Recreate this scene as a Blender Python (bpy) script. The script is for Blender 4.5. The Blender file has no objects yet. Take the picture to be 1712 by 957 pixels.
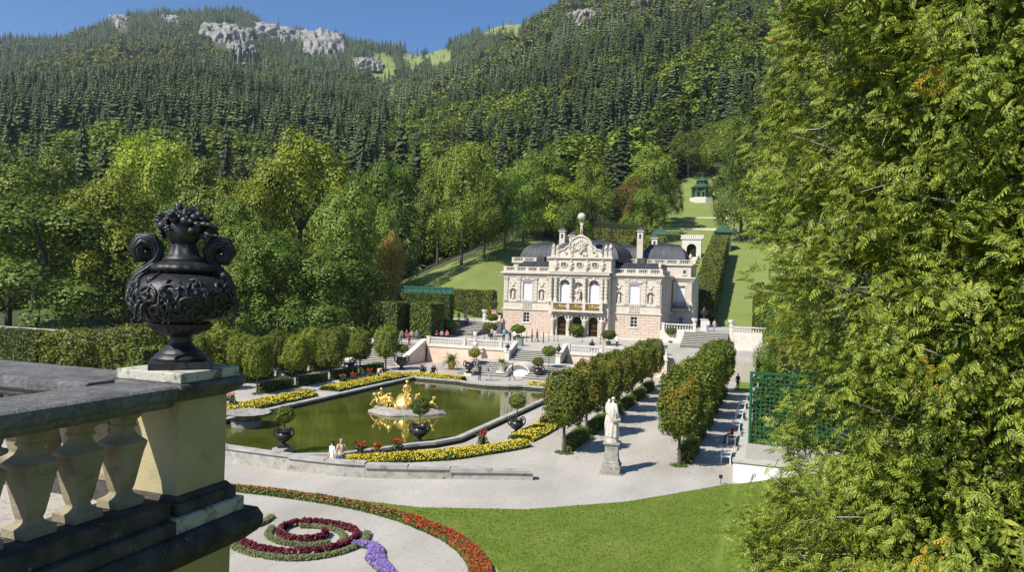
import bpy, bmesh, math, random
import numpy as np
from mathutils import Vector, Matrix
rng = np.random.default_rng(7)
random.seed(7)
SC = bpy.context.scene
COL = SC.collection
PI = math.pi
# ------------------------------------------------------------------ camera
CAMP = np.array([26.7047, 0.0, 9.85]); YAW, PITCH, ROLL, FPX = -0.3461, 0.0022, 0.0306, 1224.2
_f = np.array([math.sin(YAW)*math.cos(PITCH), math.cos(YAW)*math.cos(PITCH), math.sin(PITCH)])
_r = np.array([math.cos(YAW), -math.sin(YAW), 0.0]); _u = np.cross(_r, _f)
_c, _s = math.cos(ROLL), math.sin(ROLL)
_r, _u = _c*_r+_s*_u, -_s*_r+_c*_u
cam = bpy.data.cameras.new('camera'); camo = bpy.data.objects.new('camera', cam); COL.objects.link(camo)
cam.sensor_width = 36; cam.lens = FPX/1712*36; cam.clip_end = 20000; cam.clip_start = .1
camo.matrix_world = Matrix(((_r[0], _u[0], -_f[0], CAMP[0]), (_r[1], _u[1], -_f[1], CAMP[1]), (_r[2], _u[2], -_f[2], CAMP[2]), (0, 0, 0, 1)))
SC.camera = camo
# ------------------------------------------------------------------ light
SUN_EL = math.radians(46); SUN_AZ = math.atan2(-0.48, -0.877)      # direction towards the sun
w = bpy.data.worlds.new('World'); SC.world = w; w.use_nodes = True
nt = w.node_tree; bg = nt.nodes['Background']; sky = nt.nodes.new('ShaderNodeTexSky'); sky.sky_type = 'NISHITA'
sky.sun_disc = False; sky.sun_elevation = SUN_EL; sky.sun_rotation = SUN_AZ
sky.altitude = 900; sky.air_density = .9; sky.dust_density = 0; sky.ozone_density = 5.5
hs_ = nt.nodes.new('ShaderNodeHueSaturation'); hs_.inputs['Saturation'].default_value = 1.18; nt.links.new(sky.outputs[0], hs_.inputs['Color']); nt.links.new(hs_.outputs[0], bg.inputs[0]); bg.inputs[1].default_value = .105
sl = bpy.data.lights.new('sun', 'SUN'); sl.energy = 5.0; sl.angle = math.radians(.53); sl.color = (1, .955, .87)
so = bpy.data.objects.new('sun', sl); COL.objects.link(so)
sd = Vector((math.cos(SUN_EL)*math.sin(SUN_AZ), math.cos(SUN_EL)*math.cos(SUN_AZ), math.sin(SUN_EL)))
so.rotation_euler = sd.to_track_quat('Z', 'Y').to_euler(); so.location = (0, -20, 60)
SC.view_settings.view_transform = 'Standard'; SC.view_settings.look = 'None'; SC.view_settings.exposure = .52; SC.view_settings.gamma = 1
SC.render.engine = 'CYCLES'; SC.cycles.max_bounces = 6; SC.cycles.diffuse_bounces = 3; SC.cycles.transparent_max_bounces = 6
SC.cycles.caustics_reflective = False; SC.cycles.caustics_refractive = False

# ------------------------------------------------------------------ materials
def _mix(nt, fac, a, b):
    m = nt.nodes.new('ShaderNodeMix'); m.data_type = 'RGBA'
    for i, v in ((0, fac), (6, a), (7, b)):
        if hasattr(v, 'links'): nt.links.new(v, m.inputs[i])
        else: m.inputs[i].default_value = v if i == 0 else (*v[:3], 1)
    return m.outputs[2]
def _noise(nt, scale, detail=5, rough=.6, vec=None, stretch=None):
    n = nt.nodes.new('ShaderNodeTexNoise'); n.inputs['Scale'].default_value = scale; n.inputs['Detail'].default_value = detail
    n.inputs['Roughness'].default_value = rough
    g = vec
    if g is None: g = nt.nodes.new('ShaderNodeNewGeometry').outputs['Position']
    if stretch:
        mp = nt.nodes.new('ShaderNodeVectorMath'); mp.operation = 'MULTIPLY'; mp.inputs[1].default_value = stretch
        nt.links.new(g, mp.inputs[0]); g = mp.outputs[0]
    nt.links.new(g, n.inputs['Vector']); return n.outputs['Fac']
def _ramp(nt, fac, lo, hi):
    m = nt.nodes.new('ShaderNodeMapRange'); m.inputs[1].default_value = lo; m.inputs[2].default_value = hi
    nt.links.new(fac, m.inputs[0]); return m.outputs[0]
def M(name, c1, c2=None, scale=4, rough=.8, bump=0, bscale=20, spec=.3, metal=0, lo=.35, hi=.65, c3=None, s3=1.0, lo3=.5, hi3=.6, stretch=None, local=False):
    m = bpy.data.materials.new(name); m.use_nodes = True; nt = m.node_tree; b = nt.nodes['Principled BSDF']
    b.inputs['Roughness'].default_value = rough; b.inputs['Metallic'].default_value = metal; b.inputs['Specular IOR Level'].default_value = spec
    vec = nt.nodes.new('ShaderNodeTexCoord').outputs['Object'] if local else None
    col = None
    if c2 is not None:
        col = _mix(nt, _ramp(nt, _noise(nt, scale, vec=vec, stretch=stretch), lo, hi), c1, c2)
    if c3 is not None:
        col = _mix(nt, _ramp(nt, _noise(nt, s3, 8, .65, vec=vec), lo3, hi3), col if col is not None else c1, c3)
    if col is not None: nt.links.new(col, b.inputs['Base Color'])
    else: b.inputs['Base Color'].default_value = (*c1, 1)
    if bump:
        bn = nt.nodes.new('ShaderNodeBump'); bn.inputs['Strength'].default_value = min(1, bump); bn.inputs['Distance'].default_value = .02 if bump <= 1 else .02*bump
        nt.links.new(_noise(nt, bscale, 8, .65, vec=vec), bn.inputs['Height']); nt.links.new(bn.outputs[0], b.inputs['Normal'])
    return m
def LEAF(name, cols, trans=.3, rough=.55, tint=.0, spec=.25, patch=None):
    """leaf material: colour differs from leaf to leaf and from plant to plant"""
    m = bpy.data.materials.new(name); m.use_nodes = True; nt = m.node_tree; b = nt.nodes['Principled BSDF']; out = nt.nodes['Material Output']
    g = nt.nodes.new('ShaderNodeNewGeometry'); oi = nt.nodes.new('ShaderNodeObjectInfo')
    def ramp(fac, cc):
        r = nt.nodes.new('ShaderNodeValToRGB'); e = r.color_ramp.elements
        for i, c in enumerate(cc):
            t = i/max(1, len(cc)-1)
            if i < 2: e[i].position = t; e[i].color = (*c, 1)
            else: q = e.new(t); q.color = (*c, 1)
        if len(cc) == 1: e[1].color = (*cc[0], 1)
        else:
            for i, c in enumerate(cc): pass
        nt.links.new(fac, r.inputs[0]); return r.outputs[0]
    # sorted insertion: first two elements are at 0 and 1/(n-1)
    col = ramp(g.outputs['Random Per Island'], cols)
    if tint:
        hs = nt.nodes.new('ShaderNodeHueSaturation')
        mr = nt.nodes.new('ShaderNodeMapRange'); mr.inputs[3].default_value = .5-tint*.75; mr.inputs[4].default_value = .5+tint*.05
        nt.links.new(oi.outputs['Random'], mr.inputs[0]); nt.links.new(mr.outputs[0], hs.inputs['Hue'])
        mu = nt.nodes.new('ShaderNodeMath'); mu.operation = 'MULTIPLY'; mu.inputs[1].default_value = 7.31; nt.links.new(oi.outputs['Random'], mu.inputs[0])
        fr = nt.nodes.new('ShaderNodeMath'); fr.operation = 'FRACT'; nt.links.new(mu.outputs[0], fr.inputs[0])
        mv = nt.nodes.new('ShaderNodeMapRange'); mv.inputs[3].default_value = .7; mv.inputs[4].default_value = 1.45
        nt.links.new(fr.outputs[0], mv.inputs[0]); nt.links.new(mv.outputs[0], hs.inputs['Value'])
        nt.links.new(col, hs.inputs['Color']); col = hs.outputs[0]
    if patch:
        pc, ps, lo, hi = patch
        col = _mix(nt, _ramp(nt, _noise(nt, ps, 3), lo, hi), col, pc)
    nt.links.new(col, b.inputs['Base Color']); b.inputs['Roughness'].default_value = rough; b.inputs['Specular IOR Level'].default_value = spec
    if trans:
        t = nt.nodes.new('ShaderNodeBsdfTranslucent'); nt.links.new(col, t.inputs[0])
        mx = nt.nodes.new('ShaderNodeMixShader'); mx.inputs[0].default_value = trans
        nt.links.new(b.outputs[0], mx.inputs[1]); nt.links.new(t.outputs[0], mx.inputs[2]); nt.links.new(mx.outputs[0], out.inputs['Surface'])
    return m

# ------------------------------------------------------------------ mesh helpers
class MB:
    def __init__(s): s.v = []; s.f = []; s.m = []
    def add(s, v, f, mi=0):
        n = len(s.v); s.v += [tuple(map(float, q)) for q in v]; s.f += [tuple(n+i for i in q) for q in f]; s.m += [mi]*len(f); return s
    def box(s, x0, x1, y0, y1, z0, z1, mi=0, taper=None):
        t = taper or (0, 0)
        v = [(x0, y0, z0), (x1, y0, z0), (x1, y1, z0), (x0, y1, z0), (x0+t[0], y0+t[1], z1), (x1-t[0], y0+t[1], z1), (x1-t[0], y1-t[1], z1), (x0+t[0], y1-t[1], z1)]
        return s.add(v, [(3, 2, 1, 0), (4, 5, 6, 7), (0, 1, 5, 4), (1, 2, 6, 5), (2, 3, 7, 6), (3, 0, 4, 7)], mi)
    def lathe(s, prof, n=16, c=(0, 0, 0), mi=0, ripple=None, sq=False, phase=0.0, cap=True):
        v = []; f = []
        for k, (r, z) in enumerate(prof):
            for i in range(n):
                a = 2*PI*(i+(.5 if sq else 0))/n+phase
                rr = r
                if ripple: rr = r*(1+ripple(a, k, r, z))
                if sq: rr = r*math.sqrt(2)
                v.append((c[0]+rr*math.cos(a), c[1]+rr*math.sin(a), c[2]+z))
        m = len(prof)
        for k in range(m-1):
            for i in range(n):
                j = (i+1) % n; f.append((k*n+i, k*n+j, (k+1)*n+j, (k+1)*n+i))
        if cap: f.append(tuple(range(n-1, -1, -1))); f.append(tuple((m-1)*n+i for i in range(n)))
        return s.add(v, f, mi)
    def tube(s, pts, rad, n=8, mi=0, cap=True):
        pts = [Vector(q) for q in pts]
        if not hasattr(rad, '__len__'): rad = [rad]*len(pts)
        v = []; f = []; up = Vector((0, 0, 1)); pu = None
        for k, q in enumerate(pts):
            d = (pts[min(k+1, len(pts)-1)]-pts[max(k-1, 0)]).normalized()
            if pu is None:
                a = d.cross(up); 
                if a.length < 1e-3: a = d.cross(Vector((1, 0, 0)))
            else: a = pu-d*pu.dot(d)
            a.normalize(); b = d.cross(a); pu = a
            for i in range(n):
                t = 2*PI*i/n; v.append(q+(a*math.cos(t)+b*math.sin(t))*rad[k])
        for k in range(len(pts)-1):
            for i in range(n):
                j = (i+1) % n; f.append((k*n+i, k*n+j, (k+1)*n+j, (k+1)*n+i))
        if cap: f.append(tuple(range(n-1, -1, -1))); f.append(tuple((len(pts)-1)*n+i for i in range(n)))
        return s.add(v, f, mi)
    def prism(s, poly, y0, y1, mi=0, axis='y'):
        """polygon of (a,b) extruded: axis y -> (a,y,b); axis x -> (x,a,b); axis z -> (a,b,z)"""
        n = len(poly); mk = {'y': lambda a, b, t: (a, t, b), 'x': lambda a, b, t: (t, a, b), 'z': lambda a, b, t: (a, b, t)}[axis]
        v = [mk(a, b, y0) for a, b in poly]+[mk(a, b, y1) for a, b in poly]
        return s.add(v, [tuple(range(n)), tuple(range(2*n-1, n-1, -1))]+[(i, n+i, n+(i+1) % n, (i+1) % n) for i in range(n)], mi)
    def ball(s, c, r, n=10, m=6, mi=0, sc=(1, 1, 1)):
        pr = [(math.sin(PI*k/m), -math.cos(PI*k/m)) for k in range(1, m)]
        v = [(c[0]+r*sc[0]*a*math.cos(2*PI*i/n), c[1]+r*sc[1]*a*math.sin(2*PI*i/n), c[2]+r*sc[2]*b) for a, b in pr for i in range(n)]
        v += [(c[0], c[1], c[2]-r*sc[2]), (c[0], c[1], c[2]+r*sc[2])]; f = []
        for k in range(m-2):
            for i in range(n): j = (i+1) % n; f.append((k*n+i, k*n+j, (k+1)*n+j, (k+1)*n+i))
        L = len(v)
        for i in range(n): j = (i+1) % n; f.append((L-2, j, i)); f.append((L-1, (m-2)*n+i, (m-2)*n+j))
        return s.add(v, f, mi)
    def mesh(s, name):
        me = bpy.data.meshes.new(name); me.from_pydata(s.v, [], s.f); me.polygons.foreach_set('material_index', s.m); me.update()
        bm = bmesh.new(); bm.from_mesh(me); bmesh.ops.recalc_face_normals(bm, faces=bm.faces); bm.to_mesh(me); bm.free(); return me
    def build(s, name, mat, parent=None, smooth=False, **k):
        return OBJ(name, s.mesh(name), mat, parent, smooth, **k)
def OBJ(name, me, mat=None, parent=None, smooth=False, loc=None, rot=None, scale=None, bevel=0):
    o = bpy.data.objects.new(name, me); COL.objects.link(o)
    if mat is not None and len(me.materials) == 0:
        for q in (mat if isinstance(mat, (list, tuple)) else [mat]): me.materials.append(q)
    if smooth:
        me.polygons.foreach_set('use_smooth', [True]*len(me.polygons))
        if smooth != 2: me.set_sharp_from_angle(angle=math.radians(40))
    if parent is not None: o.parent = parent
    if loc is not None: o.location = loc
    if rot is not None: o.rotation_euler = rot
    if scale is not None: o.scale = scale if hasattr(scale, '__len__') else (scale,)*3
    if bevel:
        b = o.modifiers.new('bevel', 'BEVEL'); b.width = bevel; b.segments = 2; b.limit_method = 'ANGLE'
    return o
def tag(o, label, cat, group=None, kind=None):
    o['label'] = label; o['category'] = cat
    if group: o['group'] = group
    if kind: o['kind'] = kind
    return o
def struct(o): o['kind'] = 'structure'; return o
def thing(name, label, cat, loc=(0, 0, 0), rz=0, group=None, scale=None):
    o = bpy.data.objects.new(name, None); COL.objects.link(o); o.location = loc; o.rotation_euler = (0, 0, rz); o.empty_display_size = .3
    if scale: o.scale = (scale,)*3
    return tag(o, label, cat, group)
def dup(root, label, loc, rz=0, scale=None):
    def cp(o, par):
        c = o.copy(); COL.objects.link(c); c.parent = par
        for ch in o.children: cp(ch, c)
        return c
    r = cp(root, None); r['label'] = label; r.location = loc; r.rotation_euler = (0, 0, rz)
    if scale: r.scale = (scale,)*3 if not hasattr(scale, '__len__') else scale
    return r
def npmesh(name, V, k, mi=None):
    """V: (N*k,3) separate polygons of k corners each"""
    V = np.asarray(V, np.float32); n = len(V); me = bpy.data.meshes.new(name)
    me.vertices.add(n); me.vertices.foreach_set('co', V.ravel()); me.loops.add(n); me.loops.foreach_set('vertex_index', np.arange(n, dtype=np.int32))
    p = n//k; me.polygons.add(p); me.polygons.foreach_set('loop_start', np.arange(0, n, k, dtype=np.int32))
    if mi is not None: me.polygons.foreach_set('material_index', np.asarray(mi, np.int32))
    me.update(calc_edges=True); return me
def gridmesh(name, P, smooth=True):
    """P: (a,b,3) grid of points"""
    a, b = P.shape[:2]; idx = np.arange(a*b).reshape(a, b)
    q = np.stack([idx[:-1, :-1], idx[1:, :-1], idx[1:, 1:], idx[:-1, 1:]], -1).reshape(-1, 4)
    me = bpy.data.meshes.new(name); me.vertices.add(a*b); me.vertices.foreach_set('co', P.astype(np.float32).ravel())
    me.loops.add(q.size); me.loops.foreach_set('vertex_index', q.astype(np.int32).ravel()); me.polygons.add(len(q))
    me.polygons.foreach_set('loop_start', np.arange(0, q.size, 4, dtype=np.int32))
    if smooth: me.polygons.foreach_set('use_smooth', np.ones(len(q), bool))
    me.update(calc_edges=True); return me
def unit(v): return v/np.maximum(np.linalg.norm(v, axis=-1, keepdims=True), 1e-9)
def leaves(C, N, size, jit=.5, asp=1.6, rg=rng, shape='rhomb'):
    """one small folded leaf (rhombus) at each centre C, facing about N"""
    n = len(C); N = unit(N+rg.normal(0, jit, (n, 3))); A = unit(np.cross(N, rg.normal(0, 1, (n, 3)))); B = np.cross(N, A)
    s = (size*rg.uniform(.65, 1.35, n))[:, None] if np.isscalar(size) else size[:, None]
    a = A*s*.5; b = B*s*.5/asp
    return np.stack([C-a, C+b*1.1+N*s*.06, C+a, C-b*1.1+N*s*.06], 1).reshape(-1, 3)
def smooth01(t): t = np.clip(t, 0, 1); return t*t*(3-2*t)
# ------------------------------------------------------------------ shared materials
m_gravel = M('gravel', (.34, .31, .26), (.50, .46, .40), scale=.3, rough=.95, bump=.6, bscale=45, lo=.3, hi=.7, c3=(.27, .245, .205), s3=7, lo3=.53, hi3=.7, stretch=(1.0, .45, 1))
m_stone = M('grey_stone', (.30, .285, .25), (.44, .42, .37), scale=2.2, rough=.9, bump=.35, bscale=18, c3=(.15, .14, .12), s3=3.1, lo3=.55, hi3=.72)
m_pale = M('pale_limestone', (.58, .53, .45), (.68, .63, .55), scale=1.6, rough=.88, bump=.15, bscale=12, c3=(.44, .39, .32), s3=1.3, lo3=.56, hi3=.75)
m_cream = M('cream_stone', (.60, .47, .35), (.70, .57, .45), scale=.9, rough=.9, bump=.1, bscale=12, c3=(.62, .40, .25), s3=.5, lo3=.5, hi3=.7)
m_white = M('white_plaster', (.74, .72, .68), (.80, .78, .74), scale=1.2, rough=.85)
m_dark = M('black_iron', (.018, .018, .019), (.035, .034, .033), scale=9, rough=.34, spec=.5, bump=.15, bscale=30, local=True)
m_bark = M('bark', (.055, .042, .03), (.12, .095, .07), scale=6, rough=.95, bump=.8, bscale=14, stretch=(1, 1, .25))
m_grass = M('lawn_grass', (.11, .17, .018), (.15, .215, .028), scale=.9, rough=.9, bump=.5, bscale=60, c3=(.20, .225, .05), s3=.35, lo3=.5, hi3=.75)
m_step = M('step_stone', (.40, .38, .33), (.50, .475, .42), scale=2, rough=.9, bump=.2, bscale=14)

# ------------------------------------------------------------------ value noise
_T = np.random.default_rng(3).random((256, 256))
def vn(x, y):
    xi = np.floor(x).astype(int); yi = np.floor(y).astype(int); fx = x-xi; fy = y-yi; fx = fx*fx*(3-2*fx); fy = fy*fy*(3-2*fy)
    g = lambda a, b: _T[a % 256, b % 256]
    return (g(xi, yi)*(1-fx)+g(xi+1, yi)*fx)*(1-fy)+(g(xi, yi+1)*(1-fx)+g(xi+1, yi+1)*fx)*fy
def fbm(x, y, o=5):
    s = 0; a = .5
    for k in range(o): s = s+a*vn(x*2**k+17.3*k, y*2**k+9.1*k); a *= .5
    return s
# ------------------------------------------------------------------ terrain heights
def px_dir(u, v):
    d = _r*((u-856)/FPX)+_u*(-(v-478.5)/FPX)+_f; return math.atan2(d[0], d[1]), d[2]/math.hypot(d[0], d[1])
_rp = [(-60, 66), (0, 62), (100, 54), (200, 20), (300, 9), (400, 12), (450, 36), (500, 44), (540, 52), (600, 62), (660, 70), (700, 74), (740, 70), (780, 52), (830, 30), (880, 22), (960, 10), (1100, 0)]
_ra = np.array([px_dir(*q) for q in _rp])
_ha = np.radians([-60, -38, -34, -31.3, -29.5, -27.5, -25, -22, -18.4, -12, 0, 30, 60]); _ht = np.array([.02, .10, .15, .19, .225, .265, .30, .332, .372, .44, .50, .48, .3])
def ridgeL(az): return np.interp(az, _ra[:, 0], _ra[:, 1])-.012, np.interp(az, np.radians([-65, -40, -30, -22, -10]), [1900, 1950, 1750, 1450, 1400])
def mountains(az, r):
    tl, rl = ridgeL(az)
    t = np.clip((r-140)/(rl-140), 0, 1.6); zt = tl*rl+8
    zl = zt*np.where(t <= 1, t**1.13, 1-(t-1)*.5)
    tr = np.interp(az, _ha, _ht); rr = np.interp(az, np.radians([-40, -31, -22, -10, 0, 40]), [480, 560, 900, 1150, 1300, 1300])
    u = np.clip((r-150)/(rr-150), 0, 1.8); zr = (tr*rr-12)*np.where(u <= 1, u**1.05, 1-(u-1)*.55)
    return zl, zr
def ground(x, y, rough=True):
    x = np.asarray(x, float); y = np.asarray(y, float)
    dx, dy = x-CAMP[0], y; r = np.hypot(dx, dy); az = np.arctan2(dx, dy)
    t = 4.6*smooth01((y-96)/14)
    t = t*np.where(x < -26, smooth01((y-80)/60), 1)
    y0 = np.interp(x, [-80, -45, -30, -14, 20, 40], [150, 112, 103, 119, 124, 122])
    hz = t+.297*np.maximum(0, y-y0)*np.interp(x, [-90, -45, -35], [.4, .9, 1])
    front = (np.abs(az) < 1.25)
    zl, zr = mountains(az, r)
    mt = np.where(front, np.maximum(zl, zr), 0)
    k = smooth01((r-190)/120)
    z = np.where(r < 190, hz, hz*(1-k)+np.maximum(mt, np.minimum(hz, 30)*(1-k))*k)
    z = np.where((y < 0) & (r > 60), 6*smooth01((r-60)/100), z)
    z = z+9.0*smooth01((17-y)/13)*smooth01((x-17)/6)*(r < 60)*.75
    z = z+.26*np.clip(x-25, 0, 7)*smooth01((48-y)/4)*(r < 60)
    if rough: z = z+smooth01((r-250)/400)*(fbm(x/90, y/90)-.5)*np.minimum(60, r*.035)
    return z
azs = np.concatenate([np.radians(np.arange(-180, -62, 6.)), np.radians(np.arange(-62, 26, .4)), np.radians(np.arange(26, 180.1, 6.))])
rs = np.concatenate([[.5], np.arange(4, 60, 2), np.arange(60, 260, 3), np.geomspace(260, 2400, 130), np.geomspace(2500, 4500, 8)])
AZ, RR = np.meshgrid(azs, rs, indexing='ij')
X = CAMP[0]+RR*np.sin(AZ); Y = RR*np.cos(AZ); Z = ground(X, Y)
inner = (X > -62) & (X < 60) & (Y > -60) & (Y < 112) & (RR < 130)
Z = np.where(RR < 200, Z-.10, Z)
m_terr = bpy.data.materials.new('hillside_ground'); m_terr.use_nodes = True
_nt = m_terr.node_tree; _b = _nt.nodes['Principled BSDF']; _b.inputs['Roughness'].default_value = .95
_at = _nt.nodes.new('ShaderNodeAttribute'); _at.attribute_name = 'meadow'
_c1 = _mix(_nt, _ramp(_nt, _noise(_nt, .05, 6), .3, .7), (.035, .05, .014), (.07, .085, .03))
_c2 = _mix(_nt, _ramp(_nt, _noise(_nt, .16, 8, .7), .35, .65), (.14, .20, .032), (.21, .235, .06))
_c2 = _mix(_nt, _ramp(_nt, _noise(_nt, 1.6, 4, .7, stretch=(.25, 1.5, 1)), .5, .8), _c2, (.20, .21, .09))
_nt.links.new(_mix(_nt, _at.outputs['Fac'], _c1, _c2), _b.inputs['Base Color'])
_bn = _nt.nodes.new('ShaderNodeBump'); _bn.inputs['Strength'].default_value = .8; _bn.inputs['Distance'].default_value = .12
_nt.links.new(_noise(_nt, 3.5, 8, .7), _bn.inputs['Height']); _nt.links.new(_bn.outputs[0], _b.inputs['Normal'])
def to_px(x, y, z):
    d = np.stack([x-CAMP[0], y-CAMP[1], z-CAMP[2]], -1); w_ = d@_f; w_ = np.where(w_ > .1, w_, 1e9)
    return 856+FPX*(d@_r)/w_, 478.5-FPX*(d@_u)/w_
def ell(u, v, c): return ((u-c[0])/c[2])**2+((v-c[1])/c[3])**2
# alpine meadow on the saddle: centre and extent found from bearings, then kept as places on the ground
_sadd = [((835, 40), (55, 26)), ((735, 100), (26, 20)), ((690, 105), (18, 22)), ((640, 118), (22, 30)), ((655, 160), (13, 12))]
def mead_far(x, y, z):
    u, v = to_px(x, y, z); r = np.hypot(x-CAMP[0], y); m = np.zeros_like(u)
    for (a, b), (p, q) in _sadd: m = np.maximum(m, np.clip(1.6-1.0*ell(u, v, (a, b, p, q)), 0, 1))
    return m*(r > 700)
mead = mead_far(X, Y, Z)
near = (RR < 150) & (Y > 20) & (X < 34) & (X > -26); slope = (RR < 185) & (Y > 100) & (np.abs(X-2) < 34)
axis = (Y > 100) & (Y < 262) & (X > np.interp(Y, [120, 145, 185, 262], [-52, -40, -8, -4])) & (X < np.interp(Y, [120, 262], [38, 22]))
mead = np.maximum(mead, (near | axis | ((RR < 60) & (X > 12))).astype(float))
me = gridmesh('terrain', np.stack([X, Y, Z], -1)); at = me.attributes.new('meadow', 'FLOAT', 'POINT'); at.data.foreach_set('value', mead.ravel().astype(np.float32))
struct(OBJ('terrain', me, m_terr))

# ------------------------------------------------------------------ rock faces high on the mountain
m_rock = M('limestone_cliff', (.18, .17, .15), (.31, .30, .275), scale=.06, rough=.95, c3=(.06, .075, .04), s3=.045, lo3=.53, hi3=.60, stretch=(1, 1, .35))
def hit(u, v, r0=300, r1=2600):
    az, t = px_dir(u, v); rr_ = np.linspace(r0, r1, 900); x = CAMP[0]+rr_*math.sin(az); y = rr_*math.cos(az); g = ground(x, y)
    k = np.where(g > CAMP[2]+t*rr_)[0]; 
    if len(k) == 0: return None
    return rr_[k[0]], x[k[0]], y[k[0]], g[k[0]]
ROCKS = [(378, 66, 32, 36, 1), (402, 92, 18, 26, 1), (455, 58, 42, 24, 1), (536, 86, 34, 52, 1.2), (520, 55, 22, 24, 1.2), (202, 38, 13, 17, .8), (288, 36, 13, 15, .8), (612, 108, 22, 16, .7), (218, 100, 18, 5, .4), (865, 70, 14, 12, .7), (975, 36, 24, 22, .7), (1005, 30, 16, 18, .7), (1075, 18, 18, 12, .7), (1270, 14, 22, 14, .8), (840, 22, 9, 8, .5)]
rock_spots = []
lab = ['broad pale cliff left of centre of the mountain crag', 'narrow pale rock tongue below the left crag', 'wide pale cliff in the middle of the crag group', 'tall jagged pale cliff, rightmost of the crag group', 'upper pinnacle above the tall jagged cliff', 'small pale rock face far left near the ridge', 'second small pale rock face near the ridge', 'bare pale scree patch right of the crags', 'thin pale clearing scar on the wooded slope', 'small grey outcrop below the alpine meadow', 'pale rock face high on the near hill', 'second pale rock face high on the near hill', 'pale rocks at the top edge of the near hill', 'pale rock patch beside the tall conifer top', 'tiny outcrop at the edge of the alpine meadow']
for i, (u, v, a, b, h) in enumerate(ROCKS):
    H_ = hit(u, v+2)
    if H_ is None: continue
    r0, x0, y0, z0 = H_; s = r0/FPX; az0 = math.atan2(x0-CAMP[0], y0)
    W_ = a*s*1.2; Ht = b*s*1.3
    n = 44; g = np.linspace(-1, 1, n); A, B = np.meshgrid(g, g, indexing='ij')
    # face of the cliff: leans back a little, stands out of the slope
    tx, ty = math.cos(az0), -math.sin(az0); rx, ry = math.sin(az0), math.cos(az0)
    nz = fbm(A*7+i*7.7, B*2.6+3+i, 6); mask = np.clip(1.25-np.hypot(A, B)-.9*(fbm(A*2.2+i*3, B*2.2+9)-.35), -.6, 1)
    nf = fbm(A*20+i, B*6+2*i, 4); out = (mask*36+(nz-.45)*40+(np.abs(nf-.47))*16)*h*min(1, .25+a/36)
    zz = z0+B*Ht*.95; rad = B*Ht*1.5-out-14*h
    Pq = np.stack([x0+A*W_*tx+rad*rx, y0+A*W_*ty+rad*ry, zz], -1)
    o = struct(OBJ('rock_outcrop', gridmesh('rock_outcrop', Pq, False), m_rock)); o['label'] = lab[i]
    rock_spots.append((u, v, a, b, r0))
# ------------------------------------------------------------------ plant prototypes
G1 = [(.075, .13, .014), (.12, .195, .022), (.19, .27, .034)]
l_broad = LEAF('broad_leaf', G1, .2, tint=.05)
l_lime = LEAF('lime_leaf', [(.13, .20, .014), (.20, .275, .02), (.29, .345, .032)], .2, tint=.03)
l_dark = LEAF('dark_leaf', [(.068, .115, .016), (.11, .17, .022), (.17, .235, .03)], .17, tint=.03)
l_brown = LEAF('autumn_leaf', [(.22, .14, .035), (.26, .19, .04), (.19, .19, .04)], .3, tint=.02)
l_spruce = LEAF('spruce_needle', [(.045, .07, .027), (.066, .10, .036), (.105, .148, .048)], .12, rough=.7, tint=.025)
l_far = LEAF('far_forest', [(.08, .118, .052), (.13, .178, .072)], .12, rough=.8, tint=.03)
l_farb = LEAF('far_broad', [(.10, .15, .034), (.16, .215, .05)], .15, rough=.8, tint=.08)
l_linden = LEAF('linden_leaf', [(.05, .09, .012), (.09, .14, .016), (.17, .20, .026)], .22, tint=.04, patch=((.24, .19, .02), .6, .52, .68))
l_hedge = LEAF('hedge_leaf', [(.06, .10, .012), (.10, .15, .018), (.155, .205, .03)], .2, tint=.03)
l_hedgey = LEAF('hedge_leaf_pale', [(.11, .14, .016), (.16, .19, .024), (.22, .24, .035)], .25, tint=.03)
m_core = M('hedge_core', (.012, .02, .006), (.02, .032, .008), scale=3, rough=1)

def blob_crown(seed, H, R, z0, n, leaf, K=46, shape=.5, squash=1.0):
    """crown made of leafy boughs spread through an egg; H crown height, R radius, z0 underside"""
    rg = np.random.default_rng(seed)
    d = unit(rg.normal(0, 1, (K, 3))); d[:, 2] = np.where(d[:, 2] < -.55, -d[:, 2], d[:, 2])
    f = rg.uniform(.45, .88, K)**.7
    wz = 1-.28*np.clip(d[:, 2], -1, 1)*shape*1.2
    bc = np.stack([d[:, 0]*R*f*wz, d[:, 1]*R*f*wz, z0+H*.47+d[:, 2]*H*.44*f], 1)
    br = R*rg.uniform(.2, .40, K)
    per = np.maximum(20, (n*br**2/np.sum(br**2)).astype(int)); C = []; N = []
    for c, r_, k in zip(bc, br, per):
        q = unit(rg.normal(0, 1, (k, 3))*.85+np.array([0, 0, .5])+.5*unit((c-np.array([0, 0, z0+H*.4]))[None]))
        rad = r_*rg.uniform(.72, 1.08, k)*(1+.22*np.sin(q[:, 0]*7+c[0])*np.sin(q[:, 1]*7+c[1]))
        C.append(c+q*rad[:, None]*np.array([1, 1, .78*squash])); N.append(q)
    C = np.concatenate(C); N = np.concatenate(N)
    D = np.linalg.norm((C[:, None, :]-bc[None])/np.array([1, 1, .78]), axis=2)/br[None]
    keep = (D.min(1) > .62)|(rg.random(len(C)) < .06)
    C, N = C[keep], N[keep]
    zz = C[:, 2]; C[:, 2] = z0+(zz-zz.min())/(zz.max()-zz.min())*H; k_ = R/np.percentile(np.hypot(C[:, 0], C[:, 1]), 97); C[:, :2] *= k_; bc = bc*np.array([k_*.8, k_*.8, .9])
    return npmesh('crown', leaves(C, N+np.array([0, 0, .15]), leaf, .22, 1.5, rg), 4), bc
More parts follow.
